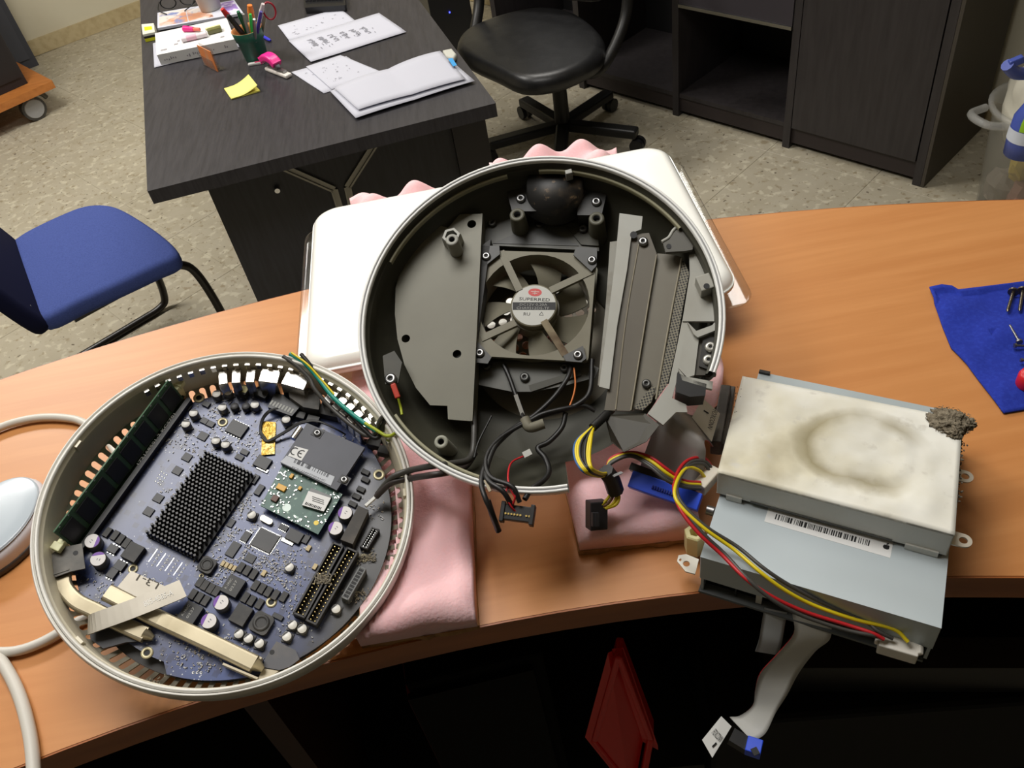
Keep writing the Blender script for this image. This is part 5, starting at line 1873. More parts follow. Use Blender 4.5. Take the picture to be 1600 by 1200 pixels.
# grey lint at the far right corner
rnd = random.Random(8)
c = hdl(1484, 657, Z2 + 0.002)
lint = mat('grey_lint', (142, 132, 114), 1.0, spec=0.05, noise=(260, (112, 102, 86), 0.4, 0.65, I3), bump=(700, 0.9))
mb = MB()
for (ox, oy, sx, sy, sz, sd) in ((0.0, 0.0, 0.0125, 0.0105, 0.0052, 1.0), (0.0105, 0.002, 0.006, 0.005, 0.003, 5.0), (0.004, -0.009, 0.0055, 0.006, 0.0036, 9.0)):
    n1, n2 = 56, 34
    b0 = len(mb.v)
    for j in range(n2 + 1):
        for i in range(n1):
            a_, b_2 = 2 * math.pi * i / n1, math.pi * j / n2
            q = V((math.sin(b_2) * math.cos(a_), math.sin(b_2) * math.sin(a_), math.cos(b_2)))
            k = 1 + 0.34 * mnoise.noise(q * 2.6 + V((sd, 0, 0))) + 0.26 * mnoise.noise(q * 7 + V((sd, 2, 0))) + 0.20 * mnoise.noise(q * 18)
            mb.v.append((c.x + ox + q.x * sx * k, c.y + oy + q.y * sy * k, Hh + 0.0012 + q.z * sz * k))
    for j in range(n2):
        for i in range(n1):
            mb.f.append((b0 + j * n1 + i, b0 + (j + 1) * n1 + i, b0 + (j + 1) * n1 + (i + 1) % n1, b0 + j * n1 + (i + 1) % n1))
            mb.mi.append(0)
            mb.sm.append(True)
for k in range(260):
    a_ = rnd.uniform(0, 6.28)
    rr = rnd.uniform(0.8, 1.25)
    x, y = c.x + 0.0125 * rr * math.cos(a_), c.y + 0.0105 * rr * math.sin(a_)
    R = Matrix.Rotation(rnd.uniform(0, 6), 3, 'Z') @ Matrix.Rotation(rnd.uniform(-0.7, 0.7), 3, 'Y')
    mb.box((x, y, Hh + rnd.uniform(0, 0.003)), (rnd.uniform(0.001, 0.003), 0.0003, 0.0003), R)
stuff(mb.build('lint_clump', lint, hd))
mb = MB()
for k in range(160):
    t = rnd.random()
    e = cor[2].lerp(cor[1], t * 0.75)
    mb.box((e.x + 0.0006 + abs(rnd.gauss(0, 0.0012)), e.y, rnd.uniform(0.004, Hh)), (0.0008, 0.0012, 0.0006), Matrix.Rotation(rnd.uniform(0, 6), 3, 'Z') @ Matrix.Rotation(rnd.uniform(0, 6), 3, 'X'))
for k in range(120):
    e = cor[3].lerp(cor[0], rnd.uniform(0.05, 0.6))
    mb.box((e.x + rnd.gauss(0.002, 0.002), e.y, Hh + rnd.uniform(-0.004, 0.0005)), (0.0009, 0.0005, 0.0004), Matrix.Rotation(rnd.uniform(0, 6), 3, 'Z'))
stuff(mb.build('dust_fringe', mat('dark_lint', (98, 92, 80), 1.0), hd))

# ------------------------------------------------------------------ cables between the dome and the drives
def Wz(x, y, h):
    return W(x, y, TZ + h)
def cable_part(pts, r, m, name, parent, n=8, **k):
    mb = MB()
    mb.tube([p if isinstance(p, Vector) else Wz(*p) for p in pts], r, n, **k)
    return mb.build(name, m, parent)
hn = thing('power_cable', 'red, yellow and black power wires looping from the dome onto the drives', 'cable', (0, 0, 0))
for i, (dx, m, r) in enumerate(((0, yel_w, 0.0012), (3, yel_w, 0.0012), (-3, mat('blue_wire', (40, 90, 150), 0.45), 0.0009), (6, blk_w, 0.0012), (20, yel_w, 0.0012), (17, yel_w, 0.0012), (13, blk_w, 0.0012))):
    s = 0.55 if dx > 10 else 1.0
    cable_part([D.w(Dp(944 - dx * 0.2, 648 + dx * .3, -0.024)), D.w(Dp(925 + dx * 0.1, 668 + dx * .1, -0.016)), D.w(Dp(903 + dx, 690, -0.008)), D.w(Dp(901 + dx, 715, -0.002)), D.w(Dp(914 + dx * s, 736 - dx * .2, 0.002)), Wz(934 + dx * .3, 744 - dx * .2, 0.078), Wz(950, 742 - dx * .15, 0.066)], r, m, 'wire', hn)
cable_part([D.w(Dp(955, 640, -0.026)), D.w(Dp(940, 655, -0.020)), D.w(Dp(926, 668, -0.016))], 0.0034, blk_w, 'cable_sleeve', hn)
cable_part([(946, 736, 0.070), (955, 748, 0.062), (962, 768, 0.050)], 0.0062, mat('black_tape', (34, 32, 32), 0.5), 'tape_wrap', hn)
mb = MB()
a, b = Wz(958, 744, 0.070), Wz(972, 738, 0.068)
mb.bar(a, b, 0.0022, 0.0006)
mb.build('tape_end', mat('tape_end_grey', (150, 150, 150), 0.4), hn)
for (dx, m) in ((-8, yel_w), (-3, mat('brown_wire', (110, 74, 40), 0.5)), (2, yel_w), (6, yel_w)):
    cable_part([(961 + dx * 0.6, 766, 0.052), (960 + dx * 1.2, 778, 0.048), (952 + dx * 1.6, 789, 0.046), (940 + dx, 792 + dx * .4, 0.044)], 0.0012, m, 'wire', hn)
mb = MB()
a, b = Wz(932, 782, 0.046), Wz(932, 826, 0.030)
mb.bar(a, b, 0.0135, 0.011, up=(0.3, -0.5, 0.8))
pg = mb.build('square_plug', mat('plug_charcoal', (46, 45, 48), 0.45), hn, bevel=0.0008)
mb = MB()
for dx in (-4.5, 0.5):
    mb.bar(Wz(932 + dx, 801, 0.0475), Wz(932 + dx, 822, 0.040), 0.0026, 0.003, up=(0.3, -0.5, 0.8))
stuff(mb.build('plug_ridges', mat('plug_ridge', (66, 65, 68), 0.45), pg))
# four wires from the tape to the white plug behind the drive, then the long run over the lower drive
for m, d in ((red_w, 0.0), (yel_w, 6.0), (gry_w, 12.0), (gry_w, 16.0)):
    cable_part([(948, 734 + d * .3, 0.068), (955, 716 + d * .5, 0.070), (985, 707 + d * .35, 0.072), (1015, 714 + d * .9, 0.074), (1042, 733 + d * 1.1, 0.070), (1068, 751 + d * .6, 0.060), (1094, 754 + d * .6, 0.050)], 0.0013, m, 'wire', hn)
mb = MB()
mb.bar(Wz(1092, 764, 0.044), Wz(1117, 735, 0.044), 0.010, 0.010)
mb.build('drive_plug', mat('plug_milky', (214, 206, 190), 0.4, sub=0.2), hn, bevel=0.001)
run = [(1112, 741, 0.046), (1100, 729, 0.054), (1078, 727, 0.062), (1061, 744, 0.066), (1055, 768, 0.068), (1066, 795, 0.066), (1098, 830, 0.060), (1138, 862, 0.052), (1178, 900, 0.050), (1214, 930, 0.042), (1262, 954, 0.032), (1330, 974, 0.026), (1392, 986, 0.025), (1417, 1003, 0.022)]
off = {0: [(0, -12), (-2, -14), (-6, -6), (-6, 2), (-1, 4), (0, 6), (-4, 6), (-10, 5), (-13, 4), (-8, 2), (-4, 2), (-8, 2), (-30, 3), (-36, -4)],
       1: [(-10, 6), (-8, 6), (-4, 4), (-1, 3), (-1, 4), (0, -1), (4, -3), (8, -4), (10, -6), (12, -8), (10, -8), (6, -6), (4, -3), (2, 0)],
       2: [(-2, -2), (0, -4), (0, 0), (2, 2), (3, 1), (5, -2), (8, -5), (14, -8), (17, -11), (24, -13), (30, -9), (20, -4), (-20, 0), (-22, -5)],
       3: [(2, -6), (2, -8), (0, -4), (0, 2), (2, 3), (3, 2), (0, 3), (-6, 3), (-8, 6), (-6, 8), (-6, 9), (-10, 10), (-34, 6), (-46, -8)]}
for k, m in ((0, red_w), (1, yel_w), (2, gry_w), (3, gry_w)):
    pts = [(x + ox, y + oy, z + (0.0012 if k == 1 else 0)) for (x, y, z), (ox, oy) in zip(run, off[k])]
    cable_part(pts, 0.0013, m, 'wire', hn)
mb = MB()
mb.bar(Wz(1372, 1004, 0.012), Wz(1434, 1022, 0.012), 0.010, 0.011)
mb.bar(Wz(1368, 998, 0.016), Wz(1374, 1001, 0.016), 0.006, 0.004)
mb.bar(Wz(1434, 1014, 0.018), Wz(1440, 1018, 0.016), 0.006, 0.004)
mb.build('drive_plug', mat('plug_white', (226, 222, 212), 0.4), hn, bevel=0.0009)

def ribbon(name, pairs, m, parent, t=0.0007, sub=5, edge=None):
    """a flat cable through pairs of edge points"""
    Ls = spline([p[0] for p in pairs], sub)
    Rs = spline([p[1] for p in pairs], sub)
    mb = MB()
    N = len(Ls)
    K = 6
    vs = []
    for a, b in zip(Ls, Rs):
        for k in range(K + 1):
            vs.append(a.lerp(b, k / K))
    nv = []
    for i in range(N):
        for k in range(K + 1):
            i0, i1 = max(i - 1, 0), min(i + 1, N - 1)
            tg = vs[i1 * (K + 1) + k] - vs[i0 * (K + 1) + k]
            ac = Rs[i] - Ls[i]
            nv.append(vs[i * (K + 1) + k] - tg.cross(ac).normalized() * t)
    n0 = len(vs)
    fs = []
    mi = []
    for i in range(N - 1):
        for k in range(K):
            a = i * (K + 1) + k
            fs.append((a, a + K + 1, a + K + 2, a + 1)); mi.append(0)
            fs.append((n0 + a, n0 + a + 1, n0 + a + K + 2, n0 + a + K + 1)); mi.append(0)
    for i in range(N - 1):
        for k in (0, K):
            a = i * (K + 1) + k
            fs.append((a, a + K + 1, n0 + a + K + 1, n0 + a)); mi.append(1)
    mb.v = [tuple(v) for v in vs + nv]
    mb.f = fs
    mb.mi = mi
    mb.sm = [True] * len(fs)
    return mb.build(name, [m, edge or m], parent)
def rib_mat(name, rgb, rgb2, scale):
    m = mat(name, rgb, 0.5)
    nt = m.node_tree
    return m
rib_grey = mat('ribbon_grey', (176, 172, 168), 0.5, noise=(4, (162, 156, 152), 0.35, 0.7, I3))
rib_pale = mat('ribbon_pale', (206, 206, 200), 0.5)
red_edge = mat('ribbon_red_edge', (170, 40, 44), 0.5)
blue_pl = mat('blue_connector', (38, 82, 226), 0.38)
r1 = thing('ribbon_cable', 'grey ribbon cable with a blue connector lying on pink foam', 'cable', (0, 0, 0))
ribbon('ribbon', [(Wz(1000, 732, 0.040), Wz(1090, 764, 0.036)), (Wz(1006, 712, 0.052), Wz(1099, 740, 0.046)), (Wz(1014, 690, 0.064), Wz(1102, 718, 0.056)), (Wz(1024, 664, 0.076), Wz(1103, 702, 0.064)),
                  (Wz(1037, 644, 0.082), Wz(1100, 690, 0.068)), (Wz(1056, 640, 0.078), Wz(1106, 690, 0.060)), (Wz(1084, 650, 0.060), Wz(1112, 698, 0.046)), (Wz(1112, 640, 0.046), Wz(1114, 697, 0.040)), (Wz(1134, 620, 0.040), Wz(1118, 694, 0.038))], rib_grey, r1, edge=red_edge)
mb = MB()
a, b = Wz(986, 749, 0.046), Wz(1094, 786, 0.042)
mb.bar(a, b, 0.0125, 0.009, up=(0.1, -0.6, 0.8))
bc = mb.build('blue_connector', blue_pl, r1, bevel=0.0006)
mb = MB()
mb.bar(a + V((0.002, 0.0085, 0.004)), b + V((-0.001, 0.0085, 0.004)), 0.0055, 0.007, up=(0.1, -0.6, 0.8))
mb.build('strain_relief', black_pl, bc)
mb = MB()
for k in range(10):
    p = a.lerp(b, 0.30 + 0.035 * k) + V((0, -0.004, 0.0040))
    mb.box(p, (0.0009, 0.003, 0.001), math.atan2(b.y - a.y, b.x - a.x))
stuff(mb.build('connector_slots', mat('deep_blue', (14, 34, 130), 0.5), bc))
lq = [Wz(1081, 652, 0.0645), Wz(1098, 622, 0.0655), Wz(1125, 646, 0.052), Wz(1112, 690, 0.052)]
mb = MB()
mb.add(lq + [p - V((0, 0, 0.0004)) for p in lq], [(3, 2, 1, 0), (4, 5, 6, 7), (0, 1, 5, 4), (1, 2, 6, 5), (2, 3, 7, 6), (3, 0, 4, 7)])
fl1 = mb.build('paper_flag', mat('label_warm', (232, 226, 212), 0.6), r1)
nrm = (lq[1] - lq[0]).cross(lq[3] - lq[0]).normalized()
nrm = nrm if nrm.z > 0 else -nrm
P = lambda u, v: lq[0].lerp(lq[3], u).lerp(lq[1].lerp(lq[2], u), v)
# the flag's print runs upside down in the photo
o_, e_ = P(0.60, 0.92), P(0.66, 0.18)
text('FOXCONN', o_ + nrm * 0.0004, (e_ - o_), nrm, (e_ - o_).length * 0.95, black_ink, fl1, height=0.0042, thick=0.0003)
o_, e_ = P(0.26, 0.62), P(0.27, 0.50)
text('1', o_ + nrm * 0.0004, (P(0.66, 0.18) - P(0.60, 0.92)), nrm, 0.0014, black_ink, fl1, height=0.0045, thick=0.0003)
mb = MB()
mb.bar(Wz(1134, 612, 0.040), Wz(1118, 700, 0.040), 0.008, 0.016)
mb.bar(Wz(1142, 612, 0.036), Wz(1127, 702, 0.036), 0.007, 0.014)
mb.build('drive_connector', mat('connector_brown_black', (56, 50, 46), 0.4, noise=(30, (110, 104, 96), 0.5, 0.7, I3)), r1, bevel=0.0008)

r2 = thing('ribbon_cable', 'pale ribbon cable hanging off the counter edge with a paper flag', 'cable', (0, 0, 0))
ribbon('ribbon', [(Wz(1238, 960, 0.006), Wz(1300, 978, 0.006)), (Wz(1240, 990, -0.006), Wz(1296, 1000, -0.006)), (Wz(1215, 1022, -0.025), Wz(1274, 1018, -0.025)), (Wz(1188, 1052, -0.045), Wz(1248, 1052, -0.045)), (Wz(1180, 1078, -0.06), Wz(1230, 1086, -0.06)),
                  (Wz(1176, 1102, -0.072), Wz(1212, 1114, -0.072)), (Wz(1156, 1118, -0.078), Wz(1196, 1146, -0.08)), (Wz(1140, 1120, -0.078), Wz(1176, 1158, -0.08))], rib_pale, r2, edge=red_edge)
q = [Wz(1098, 1158, -0.075), Wz(1126, 1119, -0.075), Wz(1144, 1122, -0.075), Wz(1116, 1183, -0.080)]
q = [Wz(1097, 1156, -0.075), Wz(1127, 1119, -0.072), Wz(1143, 1135, -0.076), Wz(1113, 1184, -0.080)]
mb = MB()
mb.add(q + [p - V((0, 0, 0.0005)) for p in q], [(3, 2, 1, 0), (4, 5, 6, 7), (0, 1, 5, 4), (1, 2, 6, 5), (2, 3, 7, 6), (3, 0, 4, 7)])
fl2 = mb.build('paper_flag', mat('flag_white', (236, 236, 232), 0.6), r2)
nrm = (q[1] - q[0]).cross(q[3] - q[0]).normalized()
nrm = nrm if nrm.z > 0 else -nrm
P = lambda u, v: q[0].lerp(q[1], u).lerp(q[3].lerp(q[2], u), v)
o_, e_ = P(0.38, 0.16), P(0.42, 0.86)
text('FOXCONN', o_ + nrm * 0.0004, (e_ - o_), nrm, (e_ - o_).length, black_ink, fl2, height=0.0048, thick=0.0003)
text('1', P(0.16, 0.62) + nrm * 0.0004, (e_ - o_), nrm, 0.0012, black_ink, fl2, height=0.0042, thick=0.0003)
mb = MB()
mb.bar(Wz(1142, 1150, -0.078), Wz(1172, 1168, -0.08), 0.010, 0.008)
mb.build('strain_relief', black_pl, r2)
mb = MB()
mb.bar(Wz(1166, 1164, -0.076), Wz(1190, 1172, -0.076), 0.011, 0.009)
c2 = mb.build('blue_connector', blue_pl, r2, bevel=0.0006)
mb = MB()
p = Wz(1180, 1174, -0.0705)
mb.box(p, (0.0045, 0.005, 0.0008), 0.2)
mb.build('connector_opening', black_ink, c2)
r3 = thing('ribbon_cable', 'short translucent flat cable hanging beneath the lower drive', 'cable', (0, 0, 0))
ribbon('ribbon', [(Wz(1194, 950, 0.004), Wz(1230, 958, 0.004)), (Wz(1190, 975, -0.008), Wz(1226, 980, -0.008)), (Wz(1186, 1000, -0.02), Wz(1222, 1004, -0.02)), (Wz(1180, 1018, -0.034), Wz(1216, 1024, -0.034))], mat('ribbon_translucent', (176, 180, 182), 0.4), r3)

# ------------------------------------------------------------------ blue cloth with screws
cl_poly = [(1451, 453), (1470, 449), (1486, 451), (1496, 457), (1530, 453), (1610, 443), (1700, 440), (1700, 640), (1640, 636), (1598, 641), (1568, 646), (1540, 610), (1510, 570), (1486, 544), (1468, 500)]
P2 = [Wz(x, y, 0.0015) for x, y in cl_poly]
xs0, xs1 = min(p.x for p in P2), max(p.x for p in P2)
ys0, ys1 = min(p.y for p in P2), max(p.y for p in P2)
def inpoly(x, y):
    c = False
    n = len(P2)
    for i in range(n):
        a, b = P2[i], P2[(i + 1) % n]
        if (a.y > y) != (b.y > y) and x < (b.x - a.x) * (y - a.y) / (b.y - a.y) + a.x:
            c = not c
    return c
# polar grid so that the outline stays crisp
ring_pts = []
for i in range(len(P2)):
    a, b = P2[i], P2[(i + 1) % len(P2)]
    for k in range(8):
        ring_pts.append(a.lerp(b, k / 8))
cen = sum(P2, V((0, 0, 0))) / len(P2)
mb = MB()
NR = 26
n = len(ring_pts)
for r in range(1, NR + 1):
    for p in ring_pts:
        q = cen.lerp(p, r / NR)
        edge = r / NR
        wv = 0.0022 * math.sin(q.x * 70 + q.y * 55) + 0.0014 * math.sin(q.x * 40 - q.y * 120 + 1) + 0.0018 * mnoise.noise(V((q.x * 30, q.y * 30, 0)))
        z = TZ + 0.0024 + max(0, wv + 0.0012) * (1 - edge ** 6)
        if q.y > ys1 - 0.018 and edge > 0.9 and q.x < xs0 + 0.1:
            z += 0.003
        mb.v.append((q.x, q.y, z))
mb.v.append((cen.x, cen.y, TZ + 0.003))
for r in range(NR - 1):
    for i in range(n):
        mb.f.append((r * n + i, (r + 1) * n + i, (r + 1) * n + (i + 1) % n, r * n + (i + 1) % n))
for i in range(n):
    mb.f.append((len(mb.v) - 1, i, (i + 1) % n))
mb.mi = [0] * len(mb.f)
mb.sm = [True] * len(mb.f)
cloth = mb.build('cloth', mat('royal_blue_cloth', (36, 53, 154), 0.9, spec=0.2, noise=(300, (42, 62, 168), 0.45, 0.7, I3), bump=(900, 0.15)))
so = cloth.modifiers.new('solid', 'SOLIDIFY')
so.thickness = 0.0014
so.offset = 1
tag(cloth, 'royal blue cloth spread on the counter with loose screws on it', 'cloth')
def loose_screw(head, tip, r, label, m, hr=2.6):
    a, b = Wz(head[0], head[1], 0.0075), Wz(tip[0], tip[1], 0.0065)
    root = thing('screw', label, 'screw', tuple(a))
    d = (b - a)
    mb = MB()
    mb.cyl((0, 0, 0), d * 0.93, r, r * 0.95, 10)
    mb.cyl(d * 0.93, d, r * 0.95, r * 0.3, 10)
    mb.build('shank', m, root)
    mb = MB()
    mb.cyl(-d.normalized() * 0.0018, V((0, 0, 0)), r * hr, r * hr, 16)
    mb.build('head', m, root)
    return root
dk_screw = mat('bronze_screw', (112, 104, 92), 0.35, 0.9)
loose_screw((1583, 457), (1574, 487), 0.0015, 'dull long screw on the blue cloth, first from its left end', dk_screw, 3.0)
loose_screw((1598, 455), (1593, 486), 0.0015, 'dull long screw on the blue cloth, second from its left end', dk_screw, 3.0)
loose_screw((1592, 533), (1577, 507), 0.0011, 'bright silver screw lying slanted on the blue cloth', steel, 2.4)
loose_screw((1588, 540), (1612, 541), 0.0010, 'short screw lying level just below the slanted silver screw', steel, 2.0)
loose_screw((1598, 563), (1616, 566), 0.0009, 'tiny screw at the frame edge above the red button', steel, 2.0)
p = Wz(1608, 593, 0.012)
kn = thing('red_knob', 'red plastic button on the blue cloth at the frame edge', 'knob', tuple(p))  # red plastic knob of an object not identified
mb = MB()
mb.lathe([(0, -0.008), (0.0075, -0.008), (0.0088, -0.005), (0.0088, 0.004), (0.0075, 0.007), (0, 0.007)], 20)
mb.build('cap', mat('red_plastic', (206, 30, 42), 0.35), kn)

# ------------------------------------------------------------------ oval disc and the white cord on the left
c = Wz(-14, 812, 0.022)
ms = thing('computer_mouse', 'pale grey oval mouse with a white rim at the left edge', 'mouse', (c.x, c.y, TZ + 0.0005), 0.0)
ov = circle(0, 0, 0.0385, 40, 0.052, -0.35)
mb = MB()
mb.pad([(x * 0.97, y * 0.97) for x, y in ov], 0.0, 0.0195, 0.007, steps=5)
mb.build('rim', mat('mouse_rim', (214, 210, 214), 0.3), ms)
mb = MB()
mb.pad([(x * 0.90, y * 0.90) for x, y in ov], 0.0185, 0.0218, 0.002, crown=0.0008, steps=3)
mb.build('top_face', mat('mouse_face', (176, 186, 194), 0.22), ms)
mb = MB()
mb.pad([(x * 1.0, y * 1.0) for x, y in ov], 0.0, 0.006, 0.002, steps=3)
mb.build('skirt', mat('mouse_skirt', (70, 62, 58), 0.4), ms)
cord_m = mat('white_cord', (206, 202, 192), 0.42)
cd = MB()
zc_ = 0.005
cd.tube([Wz(*q) for q in ((-60, 690, zc_), (-20, 676, zc_), (20, 661, zc_), (60, 653, zc_), (100, 653, zc_), (132, 661, zc_), (170, 690, zc_), (200, 760, zc_), (190, 880, zc_), (150, 950, zc_), (100, 984, zc_), (60, 1006, zc_), (20, 1018, zc_), (-30, 1018, zc_))], 0.0039, 12, sub=8)
tag(cd.build('cord', cord_m), 'white cord looping from the left edge beneath the computer base', 'cord')
cd = MB()
cd.tube([Wz(*q) for q in ((-40, 1000, zc_), (-6, 1024, zc_), (14, 1052, zc_), (30, 1086, zc_), (42, 1126, zc_), (50, 1170, zc_), (54, 1230, zc_))], 0.0046, 12, sub=8)
tag(cd.build('cord', cord_m), 'thick white cord running down to the lower left corner', 'cord')

# ------------------------------------------------------------------ the dark desk
DZ = 0.74
NL, NR_ = W(230, 299, DZ), W(775, 161, DZ)
ed = (NR_ - NL).normalized()
bd_ = V((-0.191, 0.981, 0)).normalized()
FL_, FR_ = NL + bd_ * 1.55, NR_ + bd_ * 1.55
desk = thing('office_desk', 'dark wood office desk covered with papers behind the counter', 'desk', (0, 0, 0))
mb = MB()
mb.prism([v[:2] for v in (NL, NR_, FR_, FL_)], DZ - 0.036, DZ)
mb.build('desktop', dark_wood, desk, bevel=0.003)
pin = bd_ * 0.12
pn = V((ed.y, -ed.x, 0))                      # panel normal, towards the counter
po = NL + pin
PF = Frame((po.x, po.y, 0), pn, ed)
l = PF.px(322, 290)
r = PF.px(704, 200)
r2_ = PF.px(757, 188)
mb = MB()
mb.prism([(l.x, 0.0), (r.x, 0.0), (r.x, DZ - 0.037), (l.x, DZ - 0.037)], -0.022, 0.0)
o = mb.build('end_panel', mat('dark_panel', (44, 44, 50), 0.5, noise=(5, (34, 34, 38), 0.35, 0.7, (24, 2, 2))), desk)
for v in o.data.vertices:
    v.co = PF.w(v.co)
mb = MB()
mb.prism([(r.x + 0.001, 0.0), (r2_.x, 0.0), (r2_.x, DZ - 0.037), (r.x + 0.001, DZ - 0.037)], -0.05, 0.014)
o = mb.build('leg_panel', mat('dark_leg_panel', (40, 36, 38), 0.5), desk)
for v in o.data.vertices:
    v.co = PF.w(v.co)
for pts in (((431, 256), (522, 296), (530, 322), (536, 345)), ((592, 215), (543, 292), (549, 320), (553, 345))):
    for a, b in zip(pts, pts[1:]):
        mb = MB()
        a_, b_ = PF.px(*a, 0.003), PF.px(*b, 0.003)
        d = (b_ - a_).normalized()
        s = V((-d.y, d.x, 0))
        mb.bar(a_ + s * 0.007, b_ + s * 0.007, 0.005, 0.006)
        mb.bar(a_ - s * 0.007, b_ - s * 0.007, 0.005, 0.006)
        mb.bar(a_ - V((0, 0, 0.0015)), b_ - V((0, 0, 0.0015)), 0.014, 0.002)
        o = mb.build('metal_strip', mat('dull_strip', (150, 148, 140), 0.4, 0.6), desk)
        for v in o.data.vertices:
            v.co = PF.w(v.co)
p = PF.w(PF.px(433, 295, 0.0))
mb = MB()
mb.cyl(p, p + pn * 0.012, 0.009, 0.007, 14)
mb.build('round_stud', chrome, desk)
for k, off_ in enumerate((0.08, 1.42)):
    if k == 0:
        continue
    mb = MB()
    a = NL + bd_ * off_ + ed * 0.10
    b = NR_ + bd_ * off_ - ed * 0.05
    mb.prism([(a.x, a.y), (b.x, b.y), (b.x + 0.02 * bd_.x, b.y + 0.02), (a.x + 0.02 * bd_.x, a.y + 0.02)], 0.0, DZ - 0.037)
    mb.build('far_panel', mat('dark_panel', (44, 44, 50)), desk)

# ---- sheets of paper
def Wd(x, y, h=0.0):
    return W(x, y, DZ + h)
def sheet(label, quad, h, name='paper_sheet', bend=None, lines=None, group=None, m=None, seed=1):
    P = [Wd(x, y, h) for x, y in quad]
    NU, NV = 24, 6
    mb = MB()
    rnd = random.Random(seed)
    for j in range(NV + 1):
        for i in range(NU + 1):
            u, v = i / NU, j / NV
            p = P[0].lerp(P[1], u).lerp(P[3].lerp(P[2], u), v)
            z = p.z + 0.0012 * (mnoise.noise(V((p.x * 9, p.y * 9, seed))) + 0.5) * (1 if bend is None else 0.3)
            if bend:
                z += bend * abs(math.sin(u * math.pi * 2.0)) ** 0.8 * (0.35 + 0.65 * v) + 0.001
            mb.v.append((p.x, p.y, z))
    for j in range(NV):
        for i in range(NU):
            a = j * (NU + 1) + i
            mb.f.append((a, a + 1, a + NU + 2, a + NU + 1))
    mb.mi, mb.sm = [0] * len(mb.f), [True] * len(mb.f)
    root = thing(name, label, 'paper', (0, 0, 0), group=group)
    o = mb.build('sheet', m or paper, root)
    s = o.modifiers.new('solid', 'SOLIDIFY')
    s.thickness = 0.0004
    s.offset = -1
    if lines:
        mb = MB()
        for (u0, v0, u1, v1, w) in lines:
            a = P[0].lerp(P[1], u0).lerp(P[3].lerp(P[2], u0), v0)
            b = P[0].lerp(P[1], u1).lerp(P[3].lerp(P[2], u1), v1)
            up = V((0, 0, 0.0022 if bend is None else 0.0016))
            if bend is not None:
                continue
            mb.bar(a + up, b + up, w, 0.0002)
        if mb.v:
            stuff(mb.build('printed_marks', grey_ink, root))
    return root
rnd = random.Random(12)
def marks(n, u0, u1, v0, v1, w=0.0016, tall=False):
    out = []
    for k in range(n):
        u, v = rnd.uniform(u0, u1), rnd.uniform(v0, v1)
        if tall:
            out.append((u, v, u + rnd.uniform(-.004, .004), v + rnd.uniform(.02, .08), w))
        else:
            out.append((u, v, u + rnd.uniform(.01, .04), v, w))
    return out
sheet('white sheet at the back of the desk, partly under the chart sheet', [(434, 40), (531, 13), (557, 34), (452, 64)], 0.0012, lines=marks(18, .08, .9, .3, .8), seed=1)
tb = []
for c in range(6):
    for k in range(9):
        u = 0.14 + c * 0.105
        tb.append((u + rnd.uniform(0, .05), 0.78 - c * .03 - k * 0.035, u + rnd.uniform(.05, .07), 0.78 - c * .03 - k * .035, 0.0022))
tb += marks(16, .1, .8, .3, .6, tall=True)
sheet('white sheet with rows of grey chart print, nearest the chair', [(486, 97), (635, 50), (592, 20), (451, 64)], 0.0034, lines=tb, seed=2)
sheet('plain white sheet tucked under the folded leaflet and a second sheet', [(506, 146), (592, 120), (541, 88), (455, 113)], 0.0012, lines=marks(10, .1, .9, .3, .9), seed=3)
sheet('white sheet lying between the pink stapler and the folded leaflet', [(518, 140), (610, 118), (532, 86), (478, 104)], 0.0036, lines=marks(22, .1, .8, .2, .8), seed=4)
sheet('white folded leaflet with raised creases at the front desk edge', [(556, 185), (742, 127), (690, 82), (516, 143)], 0.0064, name='folded_leaflet', bend=0.004, seed=5)
o = sheet('white folded sheet on top of the leaflet with a dark fold line', [(560, 172), (728, 124), (688, 80), (522, 138)], 0.0125, name='folded_leaflet', bend=0.006, seed=6)
# blue page marker and its grey paper scrap
tg = thing('page_marker', 'small blue page marker at the far corner of the leaflet', 'sticky note', (0, 0, 0))
mb = MB()
mb.prism([Wd(x, y, 0.02)[:2] for x, y in ((700, 92), (707, 91), (714, 102), (708, 104))], DZ + 0.020, DZ + 0.0206)
mb.build('strip', mat('marker_blue', (52, 150, 214), 0.5), tg)
sc_ = thing('paper_scrap', 'crumpled grey paper scrap behind the blue page marker', 'paper', (0, 0, 0))
mb = MB()
mb.pad([Wd(x, y, 0.01)[:2] for x, y in ((692, 82), (706, 79), (714, 88), (709, 95), (698, 92))], DZ + 0.001, DZ + 0.018, 0.006, steps=2)
mb.build('wad', mat('scrap_grey', (188, 188, 178), 0.7), sc_)
# sticky note pad
st = thing('sticky_note_pad', 'yellow sticky notes with one curled sheet on the bare desk', 'sticky note', (0, 0, 0))
mb = MB()
mb.prism([Wd(x, y, 0.004)[:2] for x, y in ((350, 138), (361, 154), (406, 141), (392, 126))], DZ + 0.0005, DZ + 0.004)
mb.build('pad', mat('note_yellow', (226, 216, 96), 0.7), st)
P = [Wd(x, y, 0.005) for x, y in ((350, 138), (361, 154), (405, 141), (391, 124))]
mb = MB()
for j in range(5):
    for i in range(9):
        u, v = i / 8, j / 4
        p = P[0].lerp(P[3], u).lerp(P[1].lerp(P[2], u), v)
        mb.v.append((p.x, p.y, DZ + 0.0045 + 0.014 * max(0, u - 0.35) ** 1.6 * 2.2))
for j in range(4):
    for i in range(8):
        a = j * 9 + i
        mb.f.append((a, a + 9, a + 10, a + 1))
mb.mi, mb.sm = [0] * len(mb.f), [True] * len(mb.f)
o = mb.build('curled_sheet', mat('note_pale_yellow', (236, 230, 126), 0.7), st)
o.modifiers.new('solid', 'SOLIDIFY').thickness = 0.0004
